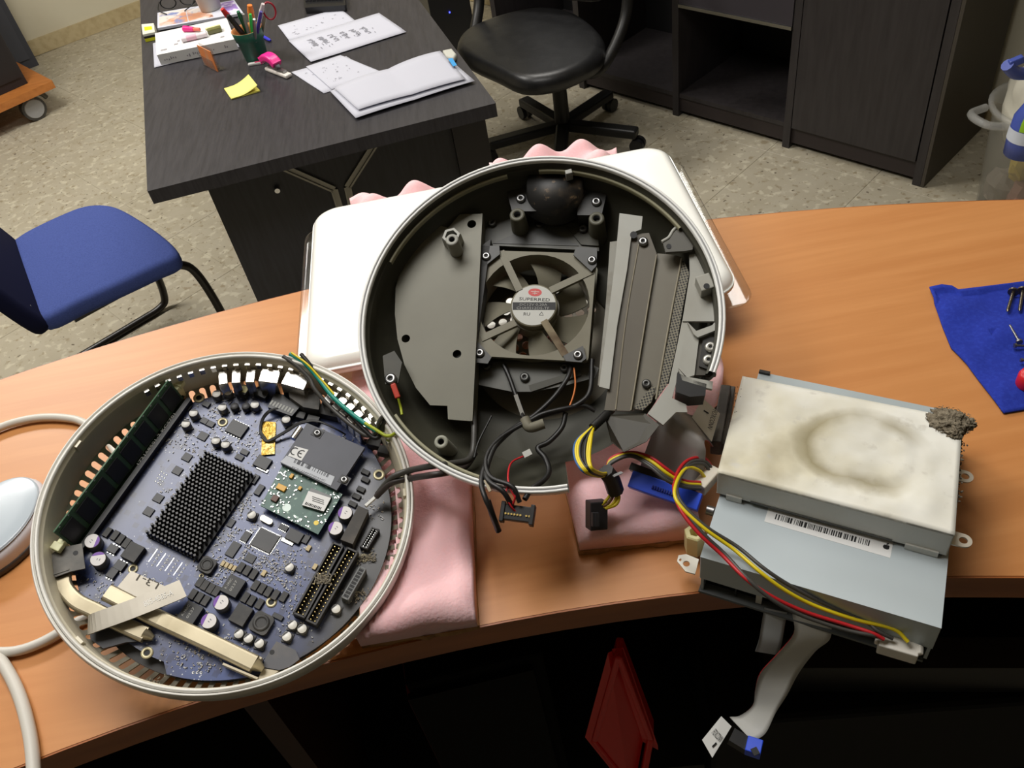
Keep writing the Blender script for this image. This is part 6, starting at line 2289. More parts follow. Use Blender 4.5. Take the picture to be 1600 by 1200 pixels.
# pink stapler
sp = thing('stapler', 'small pink and white stapler beside the green pot', 'stapler', (0, 0, 0))
a, b = Wd(418, 106, 0.006), Wd(452, 119, 0.006)
mb = MB()
mb.bar(a, b, 0.022, 0.011)
mb.build('base', mat('stapler_white', (216, 210, 204), 0.4), sp, bevel=0.004)
mb = MB()
mb.bar(a.lerp(b, 0.15) + V((0, 0, 0.009)), a.lerp(b, 0.85) + V((0, 0, 0.009)), 0.012, 0.007)
mb.build('staple_rail', steel, sp)
d = (b - a).normalized()
mb = MB()
pts = [a - d * 0.004 + V((0, 0, 0.026)), a + d * 0.018 + V((0, 0, 0.037)), a + d * 0.045 + V((0, 0, 0.036)), a + d * 0.062 + V((0, 0, 0.024))]
mb.tube(pts, 0.01, flat=(0.030, 0.020), up=(0, 0, 1), sub=5)
mb.build('pink_cover', mat('hot_pink', (232, 40, 140), 0.35), sp, bevel=0.005)
mb = MB()
mb.bar(a + d * 0.05 + V((0, 0, 0.016)), a + d * 0.064 + V((0, 0, 0.016)), 0.016, 0.018)
mb.build('metal_nose', steel, sp, bevel=0.002)
# acrylic card holder with an orange card
ch = thing('card_holder', 'clear upright card holder with an orange card on the desk', 'card holder', (0, 0, 0))
a, b = Wd(320, 101, 0.0), Wd(341, 112, 0.0)
d = (b - a).normalized()
nn_ = V((d.y, -d.x, 0))
mb = MB()
mb.bar(a + V((0, 0, 0.03)), b + V((0, 0, 0.03)), 0.002, 0.06, up=(0, 0, 1))
mb.build('card', mat('orange_card', (214, 128, 70), 0.5, noise=(20, (196, 150, 116), 0.5, 0.7, I3)), ch)
mb = MB()
for k in (-0.006, 0.006):
    mb.bar(a + nn_ * k + V((0, 0, 0.03 if k < 0 else 0.017)), b + nn_ * k + V((0, 0, 0.03 if k < 0 else 0.017)), 0.0015, 0.07 if k < 0 else 0.034)
mb.build('clear_sheet', clear, ch)
mb = MB()
e = Wd(354, 108, 0.0)
mb.prism([v[:2] for v in (b, e, e + (a - b) * 0.7, a)], DZ, DZ + 0.002)
mb.bar(b + V((0, 0, 0.012)), (b + e) / 2 + V((0, 0, 0.001)), 0.002, 0.002)
mb.build('clear_foot', clear, ch)

# ---- plant pot of pens
gp_ = thing('pen_pot', 'dark green plant pot holding pens and scissors on the desk', 'pot', tuple(Wd(402, 92, 0)))
pot_m = mat('green_glaze', (30, 104, 84), 0.4, noise=(20, (24, 86, 70), 0.4, 0.7, I3))
PR = 0.043
mb = MB()
mb.lathe([(0, 0.001), (0.031, 0.001), (0.033, 0.004), (0.0385, 0.06), (0.0420, 0.062), (0.046, 0.088), (0.0455, 0.090), (0.0425, 0.090), (0.040, 0.078), (0.036, 0.06), (0.029, 0.006), (0, 0.006)], 32, ms=[0, 0, 0, 0, 0, 0, 1, 1, 1, 1, 1])
mb.build('pot_body', [pot_m, mat('terracotta_inside', (176, 116, 60), 0.7)], gp_)
pc = V(gp_.location)
def pen(label, base_px, top_px, hb, ht, r, m, name='pen', cat='pen', cap=None):
    a = pc + V(base_px) * 0.001 + V((0, 0, 0.01))
    b = W(top_px[0], top_px[1], DZ + ht)
    # direction from its foot in the pot to where its tip shows
    root = thing(name, label, cat, tuple(a))
    d = b - a
    mb = MB()
    mb.cyl((0, 0, 0), d * 0.86, r, r, 12)
    mb.build('barrel', m, root)
    mb = MB()
    mb.cyl(d * 0.86, d, r * 1.12, r * 0.8, 12)
    mb.build('cap', cap or m, root)
    return root
pen('black marker with a red tip leaning left in the green pot', (10, 2, 0), (347, 14), 0, 0.165, 0.0075, mat('marker_olive', (36, 34, 26), 0.4), cap=mat('red_tip', (200, 50, 50), 0.4))
pen('thick dark pen leaning left in the green pot behind the marker', (14, -8, 0), (356, 24), 0, 0.15, 0.0075, mat('marker_black', (26, 26, 24), 0.35))
pen('dark green pen standing in the green pot', (0, 12, 0), (372, 18), 0, 0.15, 0.006, mat('pen_green', (26, 96, 62), 0.4))
pen('grey pen standing in the green pot beside the bright green one', (-4, 4, 0), (380, 22), 0, 0.14, 0.005, mat('pen_grey', (150, 150, 146), 0.4))
pen('orange highlighter standing in the green pot', (4, 10, 0), (390, 8), 0, 0.155, 0.009, mat('pen_orange', (222, 122, 48), 0.45))
pen('bright green pen with a bent clip in the green pot', (-2, -4, 0), (391, 22), 0, 0.135, 0.005, mat('pen_lime', (60, 206, 90), 0.4))
pen('silver pen standing at the front of the green pot', (2, -10, 0), (397, 30), 0, 0.13, 0.005, steel)
pen('violet pen standing at the right of the green pot', (-10, 0, 0), (408, 18), 0, 0.145, 0.005, mat('pen_violet', (62, 48, 140), 0.4))
pen('white flower pen standing at the right of the green pot', (-14, 6, 0), (411, 6), 0, 0.16, 0.006, mat('pen_white', (206, 196, 196), 0.5))
sc = thing('scissors', 'scissors with red loop handles standing in the green pot', 'scissors', tuple(pc + V((0.004, 0.010, 0.012))))
t0 = W(414, 24, DZ + 0.12) - V(sc.location)
mb = MB()
mb.bar((0, 0, 0), t0, 0.010, 0.002, up=(0, -1, 0.3))
mb.build('blade', steel, sc)
mb = MB()
ctr = W(421, 17, DZ + 0.135) - V(sc.location)
mb.tube([ctr + V((0.017 * math.cos(t), 0.004 * math.sin(t), 0.022 * math.sin(t))) for t in (2 * math.pi * i / 16 for i in range(17))], 0.0026, 8, sub=2)
mb.build('handle_loop', mat('scissor_red', (150, 22, 40), 0.35), sc)
bp = thing('pen', 'blue pen lying on the desk behind the green pot', 'pen', tuple(Wd(420, 62, 0.006)))
mb = MB()
mb.cyl((0, 0, 0), (-0.03, 0.05, 0), 0.005, n=10)
mb.build('barrel', mat('pen_blue', (50, 50, 190), 0.4), bp)
mb = MB()
mb.cyl((0.006, -0.010, 0), (0, 0, 0), 0.003, 0.005, n=10)
mb.build('tip', mat('pen_blue', (50, 50, 190)), bp)
fp = thing('flash_drive', 'small white stick with a pink band in front of the green pot', 'stick', tuple(Wd(388, 101, 0.004)))
mb = MB()
a, b = Wd(388, 101, 0.004) - V(fp.location), Wd(412, 97, 0.004) - V(fp.location)
mb.bar(a, b, 0.012, 0.007)
mb.build('stick_body', mat('stick_white', (206, 206, 204), 0.4), fp, bevel=0.002)
mb = MB()
mb.bar(a.lerp(b, 0.45) + V((0, 0, 0.0037)), a.lerp(b, 0.95) + V((0, 0, 0.0037)), 0.008, 0.001)
mb.build('pink_band', mat('stick_pink', (214, 70, 110), 0.5), fp)

# ---- white box with make-up on it, magazine, cups and small things behind
bx = thing('white_box', 'flat white carton with small print at the left of the desk', 'box', (0, 0, 0))
HB = 0.034
q = [Wd(x, y, HB) for x, y in ((245, 86), (367, 61), (354, 28), (242, 52))]
mb = MB()
mb.prism([v[:2] for v in q], DZ + 0.0025, DZ + HB)
bxb = mb.build('carton', mat('carton_white', (216, 216, 214), 0.55), bx, bevel=0.0008)
mb = MB()
rnd = random.Random(4)
pn2 = (q[1] - q[0]).normalized()
fz = V((pn2.y, -pn2.x, 0))
for t0, t1 in ((0.07, 0.24), (0.36, 0.42), (0.44, 0.62), (0.70, 0.73), (0.85, 0.90)):
    for k in range(int((t1 - t0) * 40)):
        t = t0 + (t1 - t0) * k / max(1, int((t1 - t0) * 40))
        p = q[0].lerp(q[1], t)
        mb.box((p.x + fz.x * 0.0006, p.y + fz.y * 0.0006, DZ + HB * rnd.uniform(.42, .56)), (0.0035, 0.0006, rnd.uniform(.003, .009)), math.atan2(pn2.y, pn2.x))
for u, v, w in ((.08, .16, .03), (.12, .16, .02), (.26, .3, .03), (.3, .42, .02), (.86, .2, .03)):
    p = q[0].lerp(q[1], u).lerp(q[3].lerp(q[2], u), v)
    mb.box((p.x, p.y, DZ + HB + 0.0002), (w * .4, 0.012, 0.0002), math.atan2(pn2.y, pn2.x))
stuff(mb.build('printed_marks', mat('carton_print', (150, 146, 150), 0.6), bx))
ps = sheet('white sheet sticking out beneath the white carton', [(241, 106), (376, 73), (350, 40), (239, 68)], 0.0012, seed=9)
mk = thing('cosmetic_tube', 'pale pink tube with printed label lying on the white carton', 'tube', tuple(Wd(284, 62, HB + 0.009)))
a, b = V((0, 0, 0)), Wd(323, 53, HB + 0.009) - V(mk.location)
mb = MB()
mb.cyl(a, b, 0.0085, n=16)
mb.build('tube_body', mat('tube_pale', (222, 210, 214), 0.35), mk)
mb = MB()
mb.cyl(a.lerp(b, .2), a.lerp(b, .6), 0.0087, n=16)
mb.build('tube_label', mat('tube_pink', (214, 170, 186), 0.5), mk)
lp = thing('lip_gloss', 'magenta bottle with orange neck lying on the white carton', 'bottle', tuple(Wd(288, 45, HB + 0.008)))
b = Wd(312, 46, HB + 0.008) - V(lp.location)
mb = MB()
mb.cyl((0, 0, 0), b * 0.62, 0.010, 0.007, 14)
mb.build('bottle_body', mat('magenta_gloss', (226, 40, 130), 0.25), lp)
mb = MB()
mb.cyl(b * 0.62, b, 0.0055, 0.005, 12)
mb.build('neck', mat('neck_orange', (222, 110, 90), 0.4), lp)
gb = thing('glass_bottle', 'small olive glass bottle with a bright cap on the white carton', 'bottle', tuple(Wd(324, 50, HB + 0.008)))
b = Wd(346, 44, HB + 0.008) - V(gb.location)
mb = MB()
mb.bar((0, 0, 0), b, 0.022, 0.014)
mb.build('bottle_body', mat('olive_glass', (104, 104, 60), 0.2), gb, bevel=0.003)
mb = MB()
mb.cyl(V((-0.006, 0.012, 0.004)), b + V((-0.004, 0.014, 0.004)), 0.004, n=10)
mb.build('cap', mat('cap_pale_yellow', (226, 224, 160), 0.3), gb)
mg = thing('magazine', 'open magazine with colour pictures behind the white carton', 'magazine', (0, 0, 0))
q = [Wd(x, y, 0.03) for x, y in ((244, 52), (372, 26), (372, 2), (232, 20))]
q = [Wd(x, y, 0.012) for x, y in ((246, 44), (380, 20), (366, 0), (246, 20))]
mb = MB()
mb.prism([v[:2] for v in q], DZ + 0.0042, DZ + 0.012)
mb.build('page_block', paper, mg)
pic = mat('magazine_print', (206, 196, 190), 0.5, noise=[(14, (196, 140, 110), 0.48, 0.6, I3), (22, (120, 130, 170), 0.58, 0.66, I3), (30, (84, 56, 50), 0.64, 0.7, I3)])
for (u0, u1, v0, v1) in ((0.02, 0.36, 0.08, 0.95), (0.37, 0.66, 0.08, 0.85), (0.80, 0.98, 0.1, 0.95)):
    P = lambda u, v: q[0].lerp(q[1], u).lerp(q[3].lerp(q[2], u), v)
    mb = MB()
    mb.prism([P(u0, v0)[:2], P(u1, v0)[:2], P(u1, v1)[:2], P(u0, v1)[:2]], DZ + 0.012, DZ + 0.0122)
    mb.build('picture', pic if u0 < 0.7 else mat('magazine_violet', (140, 112, 176), 0.5, noise=(30, (220, 210, 230), 0.5, 0.6, I3)), mg)
cp_ = thing('plastic_cup', 'white tapered cup standing on the magazine', 'cup', tuple(Wd(330, 14, 0.012) + V((0, 0, 0.001))))
mb = MB()
mb.lathe([(0, 0.001), (0.034, 0.001), (0.043, 0.085), (0.046, 0.088), (0.043, 0.088), (0.032, 0.006), (0, 0.006)], 28)
mb.build('cup_body', mat('cup_white', (196, 194, 188), 0.4), cp_)
mb = MB()
mb.cyl((0, 0, 0.055), (0, 0, 0.058), 0.037, n=24)
mb.build('contents', mat('cup_content', (150, 146, 130), 0.6), cp_)
eb = thing('cardboard_pack', 'small white and yellow pack at the left desk edge', 'pack', (0, 0, 0))
q = [Wd(x, y, 0.025) for x, y in ((223, 54), (242, 50), (240, 36), (221, 38))]
mb = MB()
mb.prism([v[:2] for v in q], DZ + 0.001, DZ + 0.025)
mb.build('carton', mat('pack_white', (206, 206, 190), 0.5), eb)
f0, f1 = q[0], q[1]
d = (f1 - f0).normalized()
fz = V((d.y, -d.x, 0))
for z0, z1, m in ((0.001, 0.011, mat('pack_yellow', (206, 206, 30), 0.5)), (0.011, 0.018, mat('pack_black', (30, 30, 26), 0.5))):
    mb = MB()
    mb.bar(f0 + fz * 0.0006 + V((0, 0, (z0 + z1) / 2 - 0.025)), f1 + fz * 0.0006 + V((0, 0, (z0 + z1) / 2 - 0.025)), 0.001, z1 - z0)
    mb.build('colour_band', m, eb)
mb = MB()
mb.prism([Wd(x, y, 0.0252)[:2] for x, y in ((226, 48), (238, 46), (237, 41), (225, 42))], DZ + 0.025, DZ + 0.0254)
mb.build('yellow_patch', mat('pack_bright', (234, 230, 20), 0.5), eb)
gl_ = thing('eyeglasses', 'black framed eyeglasses lying at the back of the desk', 'eyeglasses', tuple(Wd(280, 8, 0.012)))
for dx in (-0.034, 0.034):
    mb = MB()
    mb.tube([V((dx + 0.026 * math.cos(t), 0.004, 0.012 + 0.018 * math.sin(t))) for t in (2 * math.pi * i / 14 for i in range(15))], 0.002, 6, sub=2)
    mb.build('lens_rim', black_pl, gl_)
for sx in (-1, 1):
    mb = MB()
    mb.tube([V((sx * 0.062, 0.004, 0.02)), V((sx * 0.058, -0.05, 0.012)), V((sx * 0.03, -0.075, 0.002))], 0.002, 6)
    mb.build('temple', black_pl, gl_)
kb = thing('keyboard', 'black keyboard seen at the top edge of the picture', 'keyboard', (0, 0, 0))
q = [Wd(x, y, 0.02) for x, y in ((476, 12), (540, 8), (536, -30), (470, -30))]
mb = MB()
mb.prism([v[:2] for v in q], DZ + 0.001, DZ + 0.02)
mb.build('case', mat('keyboard_black', (22, 22, 24), 0.4), kb, bevel=0.005)
for k in range(10):
    for j in range(3):
        p = q[0].lerp(q[1], 0.09 + k * 0.091).lerp(q[3].lerp(q[2], 0.09 + k * 0.091), 0.22 + 0.24 * j)
        put('key', 'kbkey', lambda: (MB().box((0, 0, 0.003), (0.0105, 0.0105, 0.006)), [mat('key_grey', (52, 52, 56), 0.5)]), kb, (p.x, p.y, DZ + 0.02))

# ------------------------------------------------------------------ blue visitor chair
SZ = 0.46
vc = thing('visitor_chair', 'blue upholstered chair with black cantilever tube legs', 'chair', (0, 0, 0))
out_ = [(18, 372), (40, 358), (90, 334), (130, 319), (165, 317), (195, 327), (240, 355), (268, 378), (277, 392), (270, 402), (240, 415), (180, 443), (120, 470), (62, 497), (48, 470), (30, 415)]
P = [W(x, y, SZ) for x, y in out_]
S2 = spline(P + [P[0]], 4)[:-1]
blue_up = mat('blue_upholstery', (68, 82, 140), 0.95, spec=0.15, noise=(260, (60, 73, 128), 0.4, 0.7, I3), bump=(600, 0.2))
mb = MB()
mb.pad([v[:2] for v in S2], SZ - 0.055, SZ, 0.022, crown=0.006, steps=4)
mb.build('seat_cushion', blue_up, vc)
fwd = V((0.8, 0.6, 0)).normalized()
sdw = V((0.6, -0.8, 0)).normalized()
cs = sum(P, V((0, 0, 0))) / len(P)
bk0 = (W(18, 372, SZ) + W(62, 497, SZ)) / 2
e1_, e2_ = W(16, 372, SZ - 0.01), W(62, 504, SZ - 0.01)
sdb = (e2_ - e1_).normalized()
fwb = V((-sdb.y, sdb.x, 0))
hb = (e2_ - e1_).length / 2 / 0.235
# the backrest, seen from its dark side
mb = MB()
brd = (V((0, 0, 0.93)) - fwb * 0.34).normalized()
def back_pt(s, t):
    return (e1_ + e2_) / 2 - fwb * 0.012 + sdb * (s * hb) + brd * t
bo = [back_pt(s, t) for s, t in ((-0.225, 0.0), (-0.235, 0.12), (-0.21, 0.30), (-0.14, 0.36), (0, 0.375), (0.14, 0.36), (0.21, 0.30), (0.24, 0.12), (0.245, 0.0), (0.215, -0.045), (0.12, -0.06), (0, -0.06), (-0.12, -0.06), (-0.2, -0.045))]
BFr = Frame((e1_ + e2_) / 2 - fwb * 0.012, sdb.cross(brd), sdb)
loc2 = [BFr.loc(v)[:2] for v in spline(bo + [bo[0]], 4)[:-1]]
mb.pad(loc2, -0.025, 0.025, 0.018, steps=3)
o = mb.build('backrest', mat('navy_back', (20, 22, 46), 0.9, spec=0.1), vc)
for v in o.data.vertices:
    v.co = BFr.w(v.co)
tube_m = mat('black_tube', (30, 26, 22), 0.35)
for s in (-1, 1):
    sid = sdw * (0.208 * s)
    b0 = bk0 + sid
    f0 = b0 + fwd * (0.30 if s > 0 else 0.275)
    pts = [b0 + fwd * 0.02 + V((0, 0, -0.066)), b0 + fwd * 0.2 + V((0, 0, -0.070)), f0 + fwd * -0.03 + V((0, 0, -0.070)), f0 + fwd * 0.04 + V((0, 0, -0.085)), f0 + fwd * 0.075 + V((0, 0, -0.14)), f0 + fwd * 0.09 + V((0, 0, -0.30)),
           f0 + fwd * 0.08 + V((0, 0, -0.41)), f0 + fwd * 0.05 + V((0, 0, -0.443)), f0 - fwd * 0.05 + V((0, 0, -0.447)), b0 + V((0, 0, -0.447))]
    mb = MB()
    mb.tube(pts, 0.0125, 10, sub=6)
    mb.build('tube_leg', tube_m, vc)
mb = MB()
a = bk0 + sdw * 0.19 + V((0, 0, -0.447))
b = bk0 - sdw * 0.19 + V((0, 0, -0.447))
mb.cyl(a, b, 0.0125, n=10)
mb.build('floor_bar', tube_m, vc)
for s in (-1, 1):
    mb = MB()
    b0 = bk0 + sdw * (0.15 * s)
    mb.tube([b0 + fwd * 0.12 + V((0, 0, -0.06)), b0 + fwd * 0.02 + V((0, 0, -0.075)), b0 - fwd * 0.045 + V((0, 0, -0.06)), b0 - fwd * 0.085 + V((0, 0, 0.06))], 0.010, 8)
    mb.build('back_bracket', tube_m, vc)
mb = MB()
p = back_pt(0.205, 0.03) + fwd * 0.02
mb.box(p, (0.004, 0.014, 0.02), 0.9)
mb.build('fabric_tag', mat('tag_grey', (130, 130, 130), 0.6), vc)

# ------------------------------------------------------------------ black office chair behind the desk
hub_ = W(880, 200, 0.07)
oc = thing('office_chair', 'black leather swivel chair behind the dark desk', 'chair', (hub_.x, hub_.y, 0))
L0 = V((hub_.x, hub_.y, 0))
leather = mat('black_leather', (24, 24, 25), 0.38, spec=0.5, noise=(30, (32, 32, 33), 0.4, 0.7, I3), bump=(120, 0.15))
ocb = mat('chair_base_black', (24, 23, 22), 0.45)
so_ = [(712, 70), (716, 55), (735, 38), (790, 18), (850, 8), (900, 18), (940, 50), (944, 75), (930, 92), (890, 112), (850, 122), (810, 122), (770, 104), (730, 86)]
P = [W(x, y, 0.47) - L0 for x, y in so_]
S2 = spline(P + [P[0]], 3)[:-1]
mb = MB()
mb.pad([v[:2] for v in S2], 0.40, 0.475, 0.035, crown=0.012, steps=4)
mb.build('seat_cushion', leather, oc)
mb = MB()
mb.cyl((0, 0, 0.07), (0, 0, 0.36), 0.030, 0.026, 16)
mb.build('gas_lift', ocb, oc)
mb = MB()
mb.box((0.0, 0, 0.375), (0.20, 0.16, 0.045), 0.4)
mb.build('tilt_mechanism', ocb, oc, bevel=0.008)
ang0 = math.atan2((W(1020, 212, 0.07) - L0).y, (W(1020, 212, 0.07) - L0).x)
for k in range(5):
    a = ang0 + k * 2 * math.pi / 5
    e = V((0.30 * math.cos(a), 0.30 * math.sin(a), 0.075))
    mb = MB()
    mb.bar((0, 0, 0.085), e, 0.05, 0.035)
    lg = mb.build('base_leg', ocb, oc, bevel=0.008)
    mb = MB()
    t = V((-math.sin(a), math.cos(a), 0))
    for s in (-1, 1):
        mb.cyl(V((e.x, e.y, 0.028)) + t * (0.006 * s), V((e.x, e.y, 0.028)) + t * (0.022 * s), 0.027, n=16)
    mb.build('caster', black_pl, lg)
bdir = V((0.45, 0.55, 0)).normalized()
sdir = V((bdir.y, -bdir.x, 0))
sc0 = sum(P, V((0, 0, 0))) / len(P)
BF2 = Frame(V((sc0.x, sc0.y, 0.62)) + bdir * 0.27, (V((0, 0, 1)) * 0.2 - bdir).normalized(), sdir)
mb = MB()
mb.pad(rrect(-0.22, -0.10, 0.22, 0.55, 0.1, 5), -0.04, 0.03, 0.03, steps=3)
o = mb.build('backrest', leather, oc)
for v in o.data.vertices:
    v.co = BF2.w(v.co)
for s in (-1, 1):
    mb = MB()
    q0 = sc0 + sdir * (0.25 * s)
    mb.tube([V((q0.x, q0.y, 0.385)) - sdir * (0.05 * s), V((q0.x, q0.y, 0.40)) + bdir * 0.03 + sdir * (0.02 * s), V((q0.x, q0.y, 0.52)) + bdir * 0.16 + sdir * (0.05 * s), V((q0.x, q0.y, 0.70)) + bdir * 0.20 + sdir * (0.05 * s)], 0.02, 8)
    mb.bar(V((q0.x, q0.y, 0.70)) + bdir * 0.26 + sdir * (0.05 * s), V((q0.x, q0.y, 0.70)) + bdir * 0.02 + sdir * (0.05 * s), 0.05, 0.03)
    mb.build('armrest', ocb, oc)
# black tower under the desk's right side
tw = thing('computer_tower', 'black computer tower with a small blue light beside the desk', 'computer', (0, 0, 0))
c = W(684, 24, 0.25)
mb = MB()
mb.box((c.x + 0.02, c.y + 0.22, 0.235), (0.19, 0.42, 0.44), 0.2)
mb.build('tower_case', mat('tower_black', (18, 18, 20), 0.4), tw, bevel=0.004)
mb = MB()
mb.box((c.x + 0.055, c.y + 0.008, 0.25), (0.006, 0.004, 0.006), 0.2)
mb.build('power_light', mat('blue_led', (60, 70, 255), 0.4, emit=((70, 80, 255), 2.0)), tw)
mb = MB()
for sx in (-0.07, 0.07):
    for sy in (0.05, 0.38):
        mb.box((c.x + 0.02 + sx, c.y + sy, 0.0075), (0.03, 0.03, 0.015), 0.2)
stuff(mb.build('rubber_feet', black_pl, tw))

# ------------------------------------------------------------------ long dark cabinet along the right-hand wall
cn = V((ce_.y, -ce_.x, 0))
cn = cn if cn.dot(V((0, 0, 0)) - k0) > 0 else -cn
KF = Frame(k0, cn, ce_)                       # u along the front (to the left), v up or down, n out of the front
vz = 1 if KF.v.z > 0 else -1
ML = (k3 - k0).length / 2
cab = thing('storage_cabinet', 'long dark cabinet with one closed door and open bays by the wall', 'cabinet', (0, 0, 0))
def kbox(name, u0, u1, z0, z1, n0, n1, m, parent=None, bevel=0.0):
    mb = MB()
    mb.prism([(u0, vz * z0), (u1, vz * z0), (u1, vz * z1), (u0, vz * z1)], n0, n1)
    o = mb.build(name, m, parent or cab, bevel)
    for v in o.data.vertices:
        v.co = KF.w(v.co)
    return o
CH, CD = 1.75, 0.44
for k in range(5):
    u = k * ML
    kbox('side_panel', u, u + 0.028, 0.0, CH, -CD, 0.0, dark_cab)
side_end = kbox('end_panel', -0.012, -0.001, 0.0, CH, -CD, 0.0, mat('end_panel_brown', (66, 60, 52), 0.6))
kbox('back_panel', 0.0, 4 * ML, 0.02, CH, -CD - 0.008, -CD, black_in)
kbox('door', 0.032, ML - 0.004, 0.085, CH, -0.018, 0.002, dark_cab, bevel=0.002)
for k in range(4):
    kbox('plinth', k * ML + 0.03, (k + 1) * ML, 0.02, 0.08, -0.03, -0.012, mat('plinth_brown', (44, 36, 36), 0.6))
for k in range(1, 4):
    kbox('floor_board', k * ML + 0.03, (k + 1) * ML, 0.078, 0.095, -CD + 0.002, -0.006, dark_cab)
zt = KF.px(1245, 48)
zt = abs(zt.y)
df = kbox('drawer_front', ML + 0.03, 2 * ML - 0.004, zt + 0.012, zt + 0.5, -0.016, 0.004, mat('drawer_dark', (56, 52, 58), 0.45))
kbox('metal_trim', ML + 0.03, 2 * ML - 0.004, zt, zt + 0.011, -0.010, 0.008, alu, parent=df)
kbox('top_board', 0, 4 * ML + 0.03, CH, CH + 0.025, -CD, 0.004, dark_cab)

# ------------------------------------------------------------------ clear bin with rubbish and a blue spray bottle
bc_ = V((1.70, 2.14, 0))
clr = mat('bin_clear', (200, 200, 196), 0.3, alpha=0.30)
bn = thing('waste_bin', 'cloudy clear plastic bin of rubbish by the right wall', 'bin', tuple(bc_))
mb = MB()
mb.lathe([(0, 0.004), (0.125, 0.004), (0.15, 0.33), (0.165, 0.335), (0.168, 0.350), (0.155, 0.352), (0.147, 0.338), (0.121, 0.010), (0, 0.010)], 36)
mb.build('bin_body', clr, bn)
mb = MB()
mb.tube([V((-0.165, -0.06, 0.34)), V((-0.215, -0.04, 0.345)), V((-0.225, 0.03, 0.345)), V((-0.165, 0.06, 0.34))], 0.012, 8)
mb.build('rim_handle', clr, bn)
bag_m = mat('plastic_bag', (216, 212, 196), 0.5, alpha=0.85)
bg = thing('plastic_bag', 'crumpled white plastic bag draped over the clear bin', 'bag', tuple(bc_ + V((0.045, 0.02, 0.36))))
mb = MB()
NA, NH = 40, 12
for j in range(NH + 1):
    for i in range(NA):
        a = 2 * math.pi * i / NA
        t = j / NH
        r = 0.118 + 0.03 * math.sin(t * 3.0) + 0.018 * mnoise.noise(V((3 * math.cos(a), 3 * math.sin(a), t * 4)))
        z = 0.07 - 0.22 * t + 0.06 * mnoise.noise(V((2 * math.cos(a), 2 * math.sin(a), 7 + t)))
        mb.v.append((r * math.cos(a), r * math.sin(a), z))
for j in range(NH):
    for i in range(NA):
        if 0.08 < ((i / NA) % 1) < 0.2:
            continue
        mb.f.append((j * NA + i, j * NA + (i + 1) % NA, (j + 1) * NA + (i + 1) % NA, (j + 1) * NA + i))
mb.mi, mb.sm = [0] * len(mb.f), [True] * len(mb.f)
o = mb.build('bag_skirt', bag_m, bg)
o.modifiers.new('solid', 'SOLIDIFY').thickness = 0.001
for nm, lab_, dx, dy, dz, sx, sy, sz, c in (('crumpled_wrapper', 'crumpled yellow wrapper inside the clear bin', -0.06, -0.05, 0.20, 0.05, 0.04, 0.07, (214, 186, 60)), ('crumpled_paper', 'crumpled pinkish paper inside the clear bin', -0.03, -0.07, 0.09, 0.07, 0.05, 0.06, (186, 140, 126)),
                                        ('crumpled_paper', 'crumpled grey paper at the bottom of the clear bin', -0.075, 0.0, 0.08, 0.05, 0.06, 0.06, (150, 140, 128))):
    th = thing(nm, lab_, 'rubbish', tuple(bc_ + V((dx, dy, dz))))
    mb = MB()
    n1, n2 = 14, 8
    for j in range(n2 + 1):
        for i in range(n1):
            a, b = 2 * math.pi * i / n1, math.pi * j / n2
            p = V((math.sin(b) * math.cos(a), math.sin(b) * math.sin(a), math.cos(b)))
            k = 1 + 0.35 * mnoise.noise(p * 2.2 + V((dx * 90, 0, 0)))
            mb.v.append((p.x * sx * k, p.y * sy * k, p.z * sz * k))
    for j in range(n2):
        for i in range(n1):
            mb.f.append((j * n1 + i, (j + 1) * n1 + i, (j + 1) * n1 + (i + 1) % n1, j * n1 + (i + 1) % n1))
    mb.mi, mb.sm = [0] * len(mb.f), [False] * len(mb.f)
    mb.build('wad', mat('rubbish_%d' % c[0], c, 0.7), th)
sb0 = W(1600, 225, 0.36)
sb = thing('spray_bottle', 'blue spray bottle with green label standing in the bin bag', 'bottle', (sb0.x, sb0.y, 0.33))
blue_b = mat('spray_blue', (74, 92, 178), 0.35)
mb = MB()
mb.lathe([(0, 0), (0.045, 0.002), (0.047, 0.06), (0.045, 0.11), (0.030, 0.145), (0.017, 0.165), (0.016, 0.185), (0, 0.185)], 24)
sbb = mb.build('bottle_body', blue_b, sb)
mb = MB()
a = V((-0.004, 0, 0.18))
e = W(1574, 101, 0.62) - V(sb.location)
mb.tube([a, a + V((0, 0, 0.05)), a.lerp(e, 0.7), e], 0.016, 10)
mb.build('spray_neck', blue_b, sb)
mb = MB()
mb.bar(e + V((0.004, 0, 0)), e + V((0.035, -0.005, 0.012)), 0.018, 0.02)
mb.build('spray_nozzle', blue_b, sb, bevel=0.004)
mb = MB()
mb.lathe([(0.0485, 0.05), (0.0478, 0.085)], 24, a0=2.6, a1=4.4)
mb.build('white_band', mat('band_white', (214, 220, 232), 0.4), sbb)
mb = MB()
mb.lathe([(0.0468, 0.086), (0.0460, 0.11), (0.033, 0.14)], 24, a0=3.6, a1=5.2)
mb.build('green_label', mat('label_green', (150, 200, 40), 0.4), sbb)

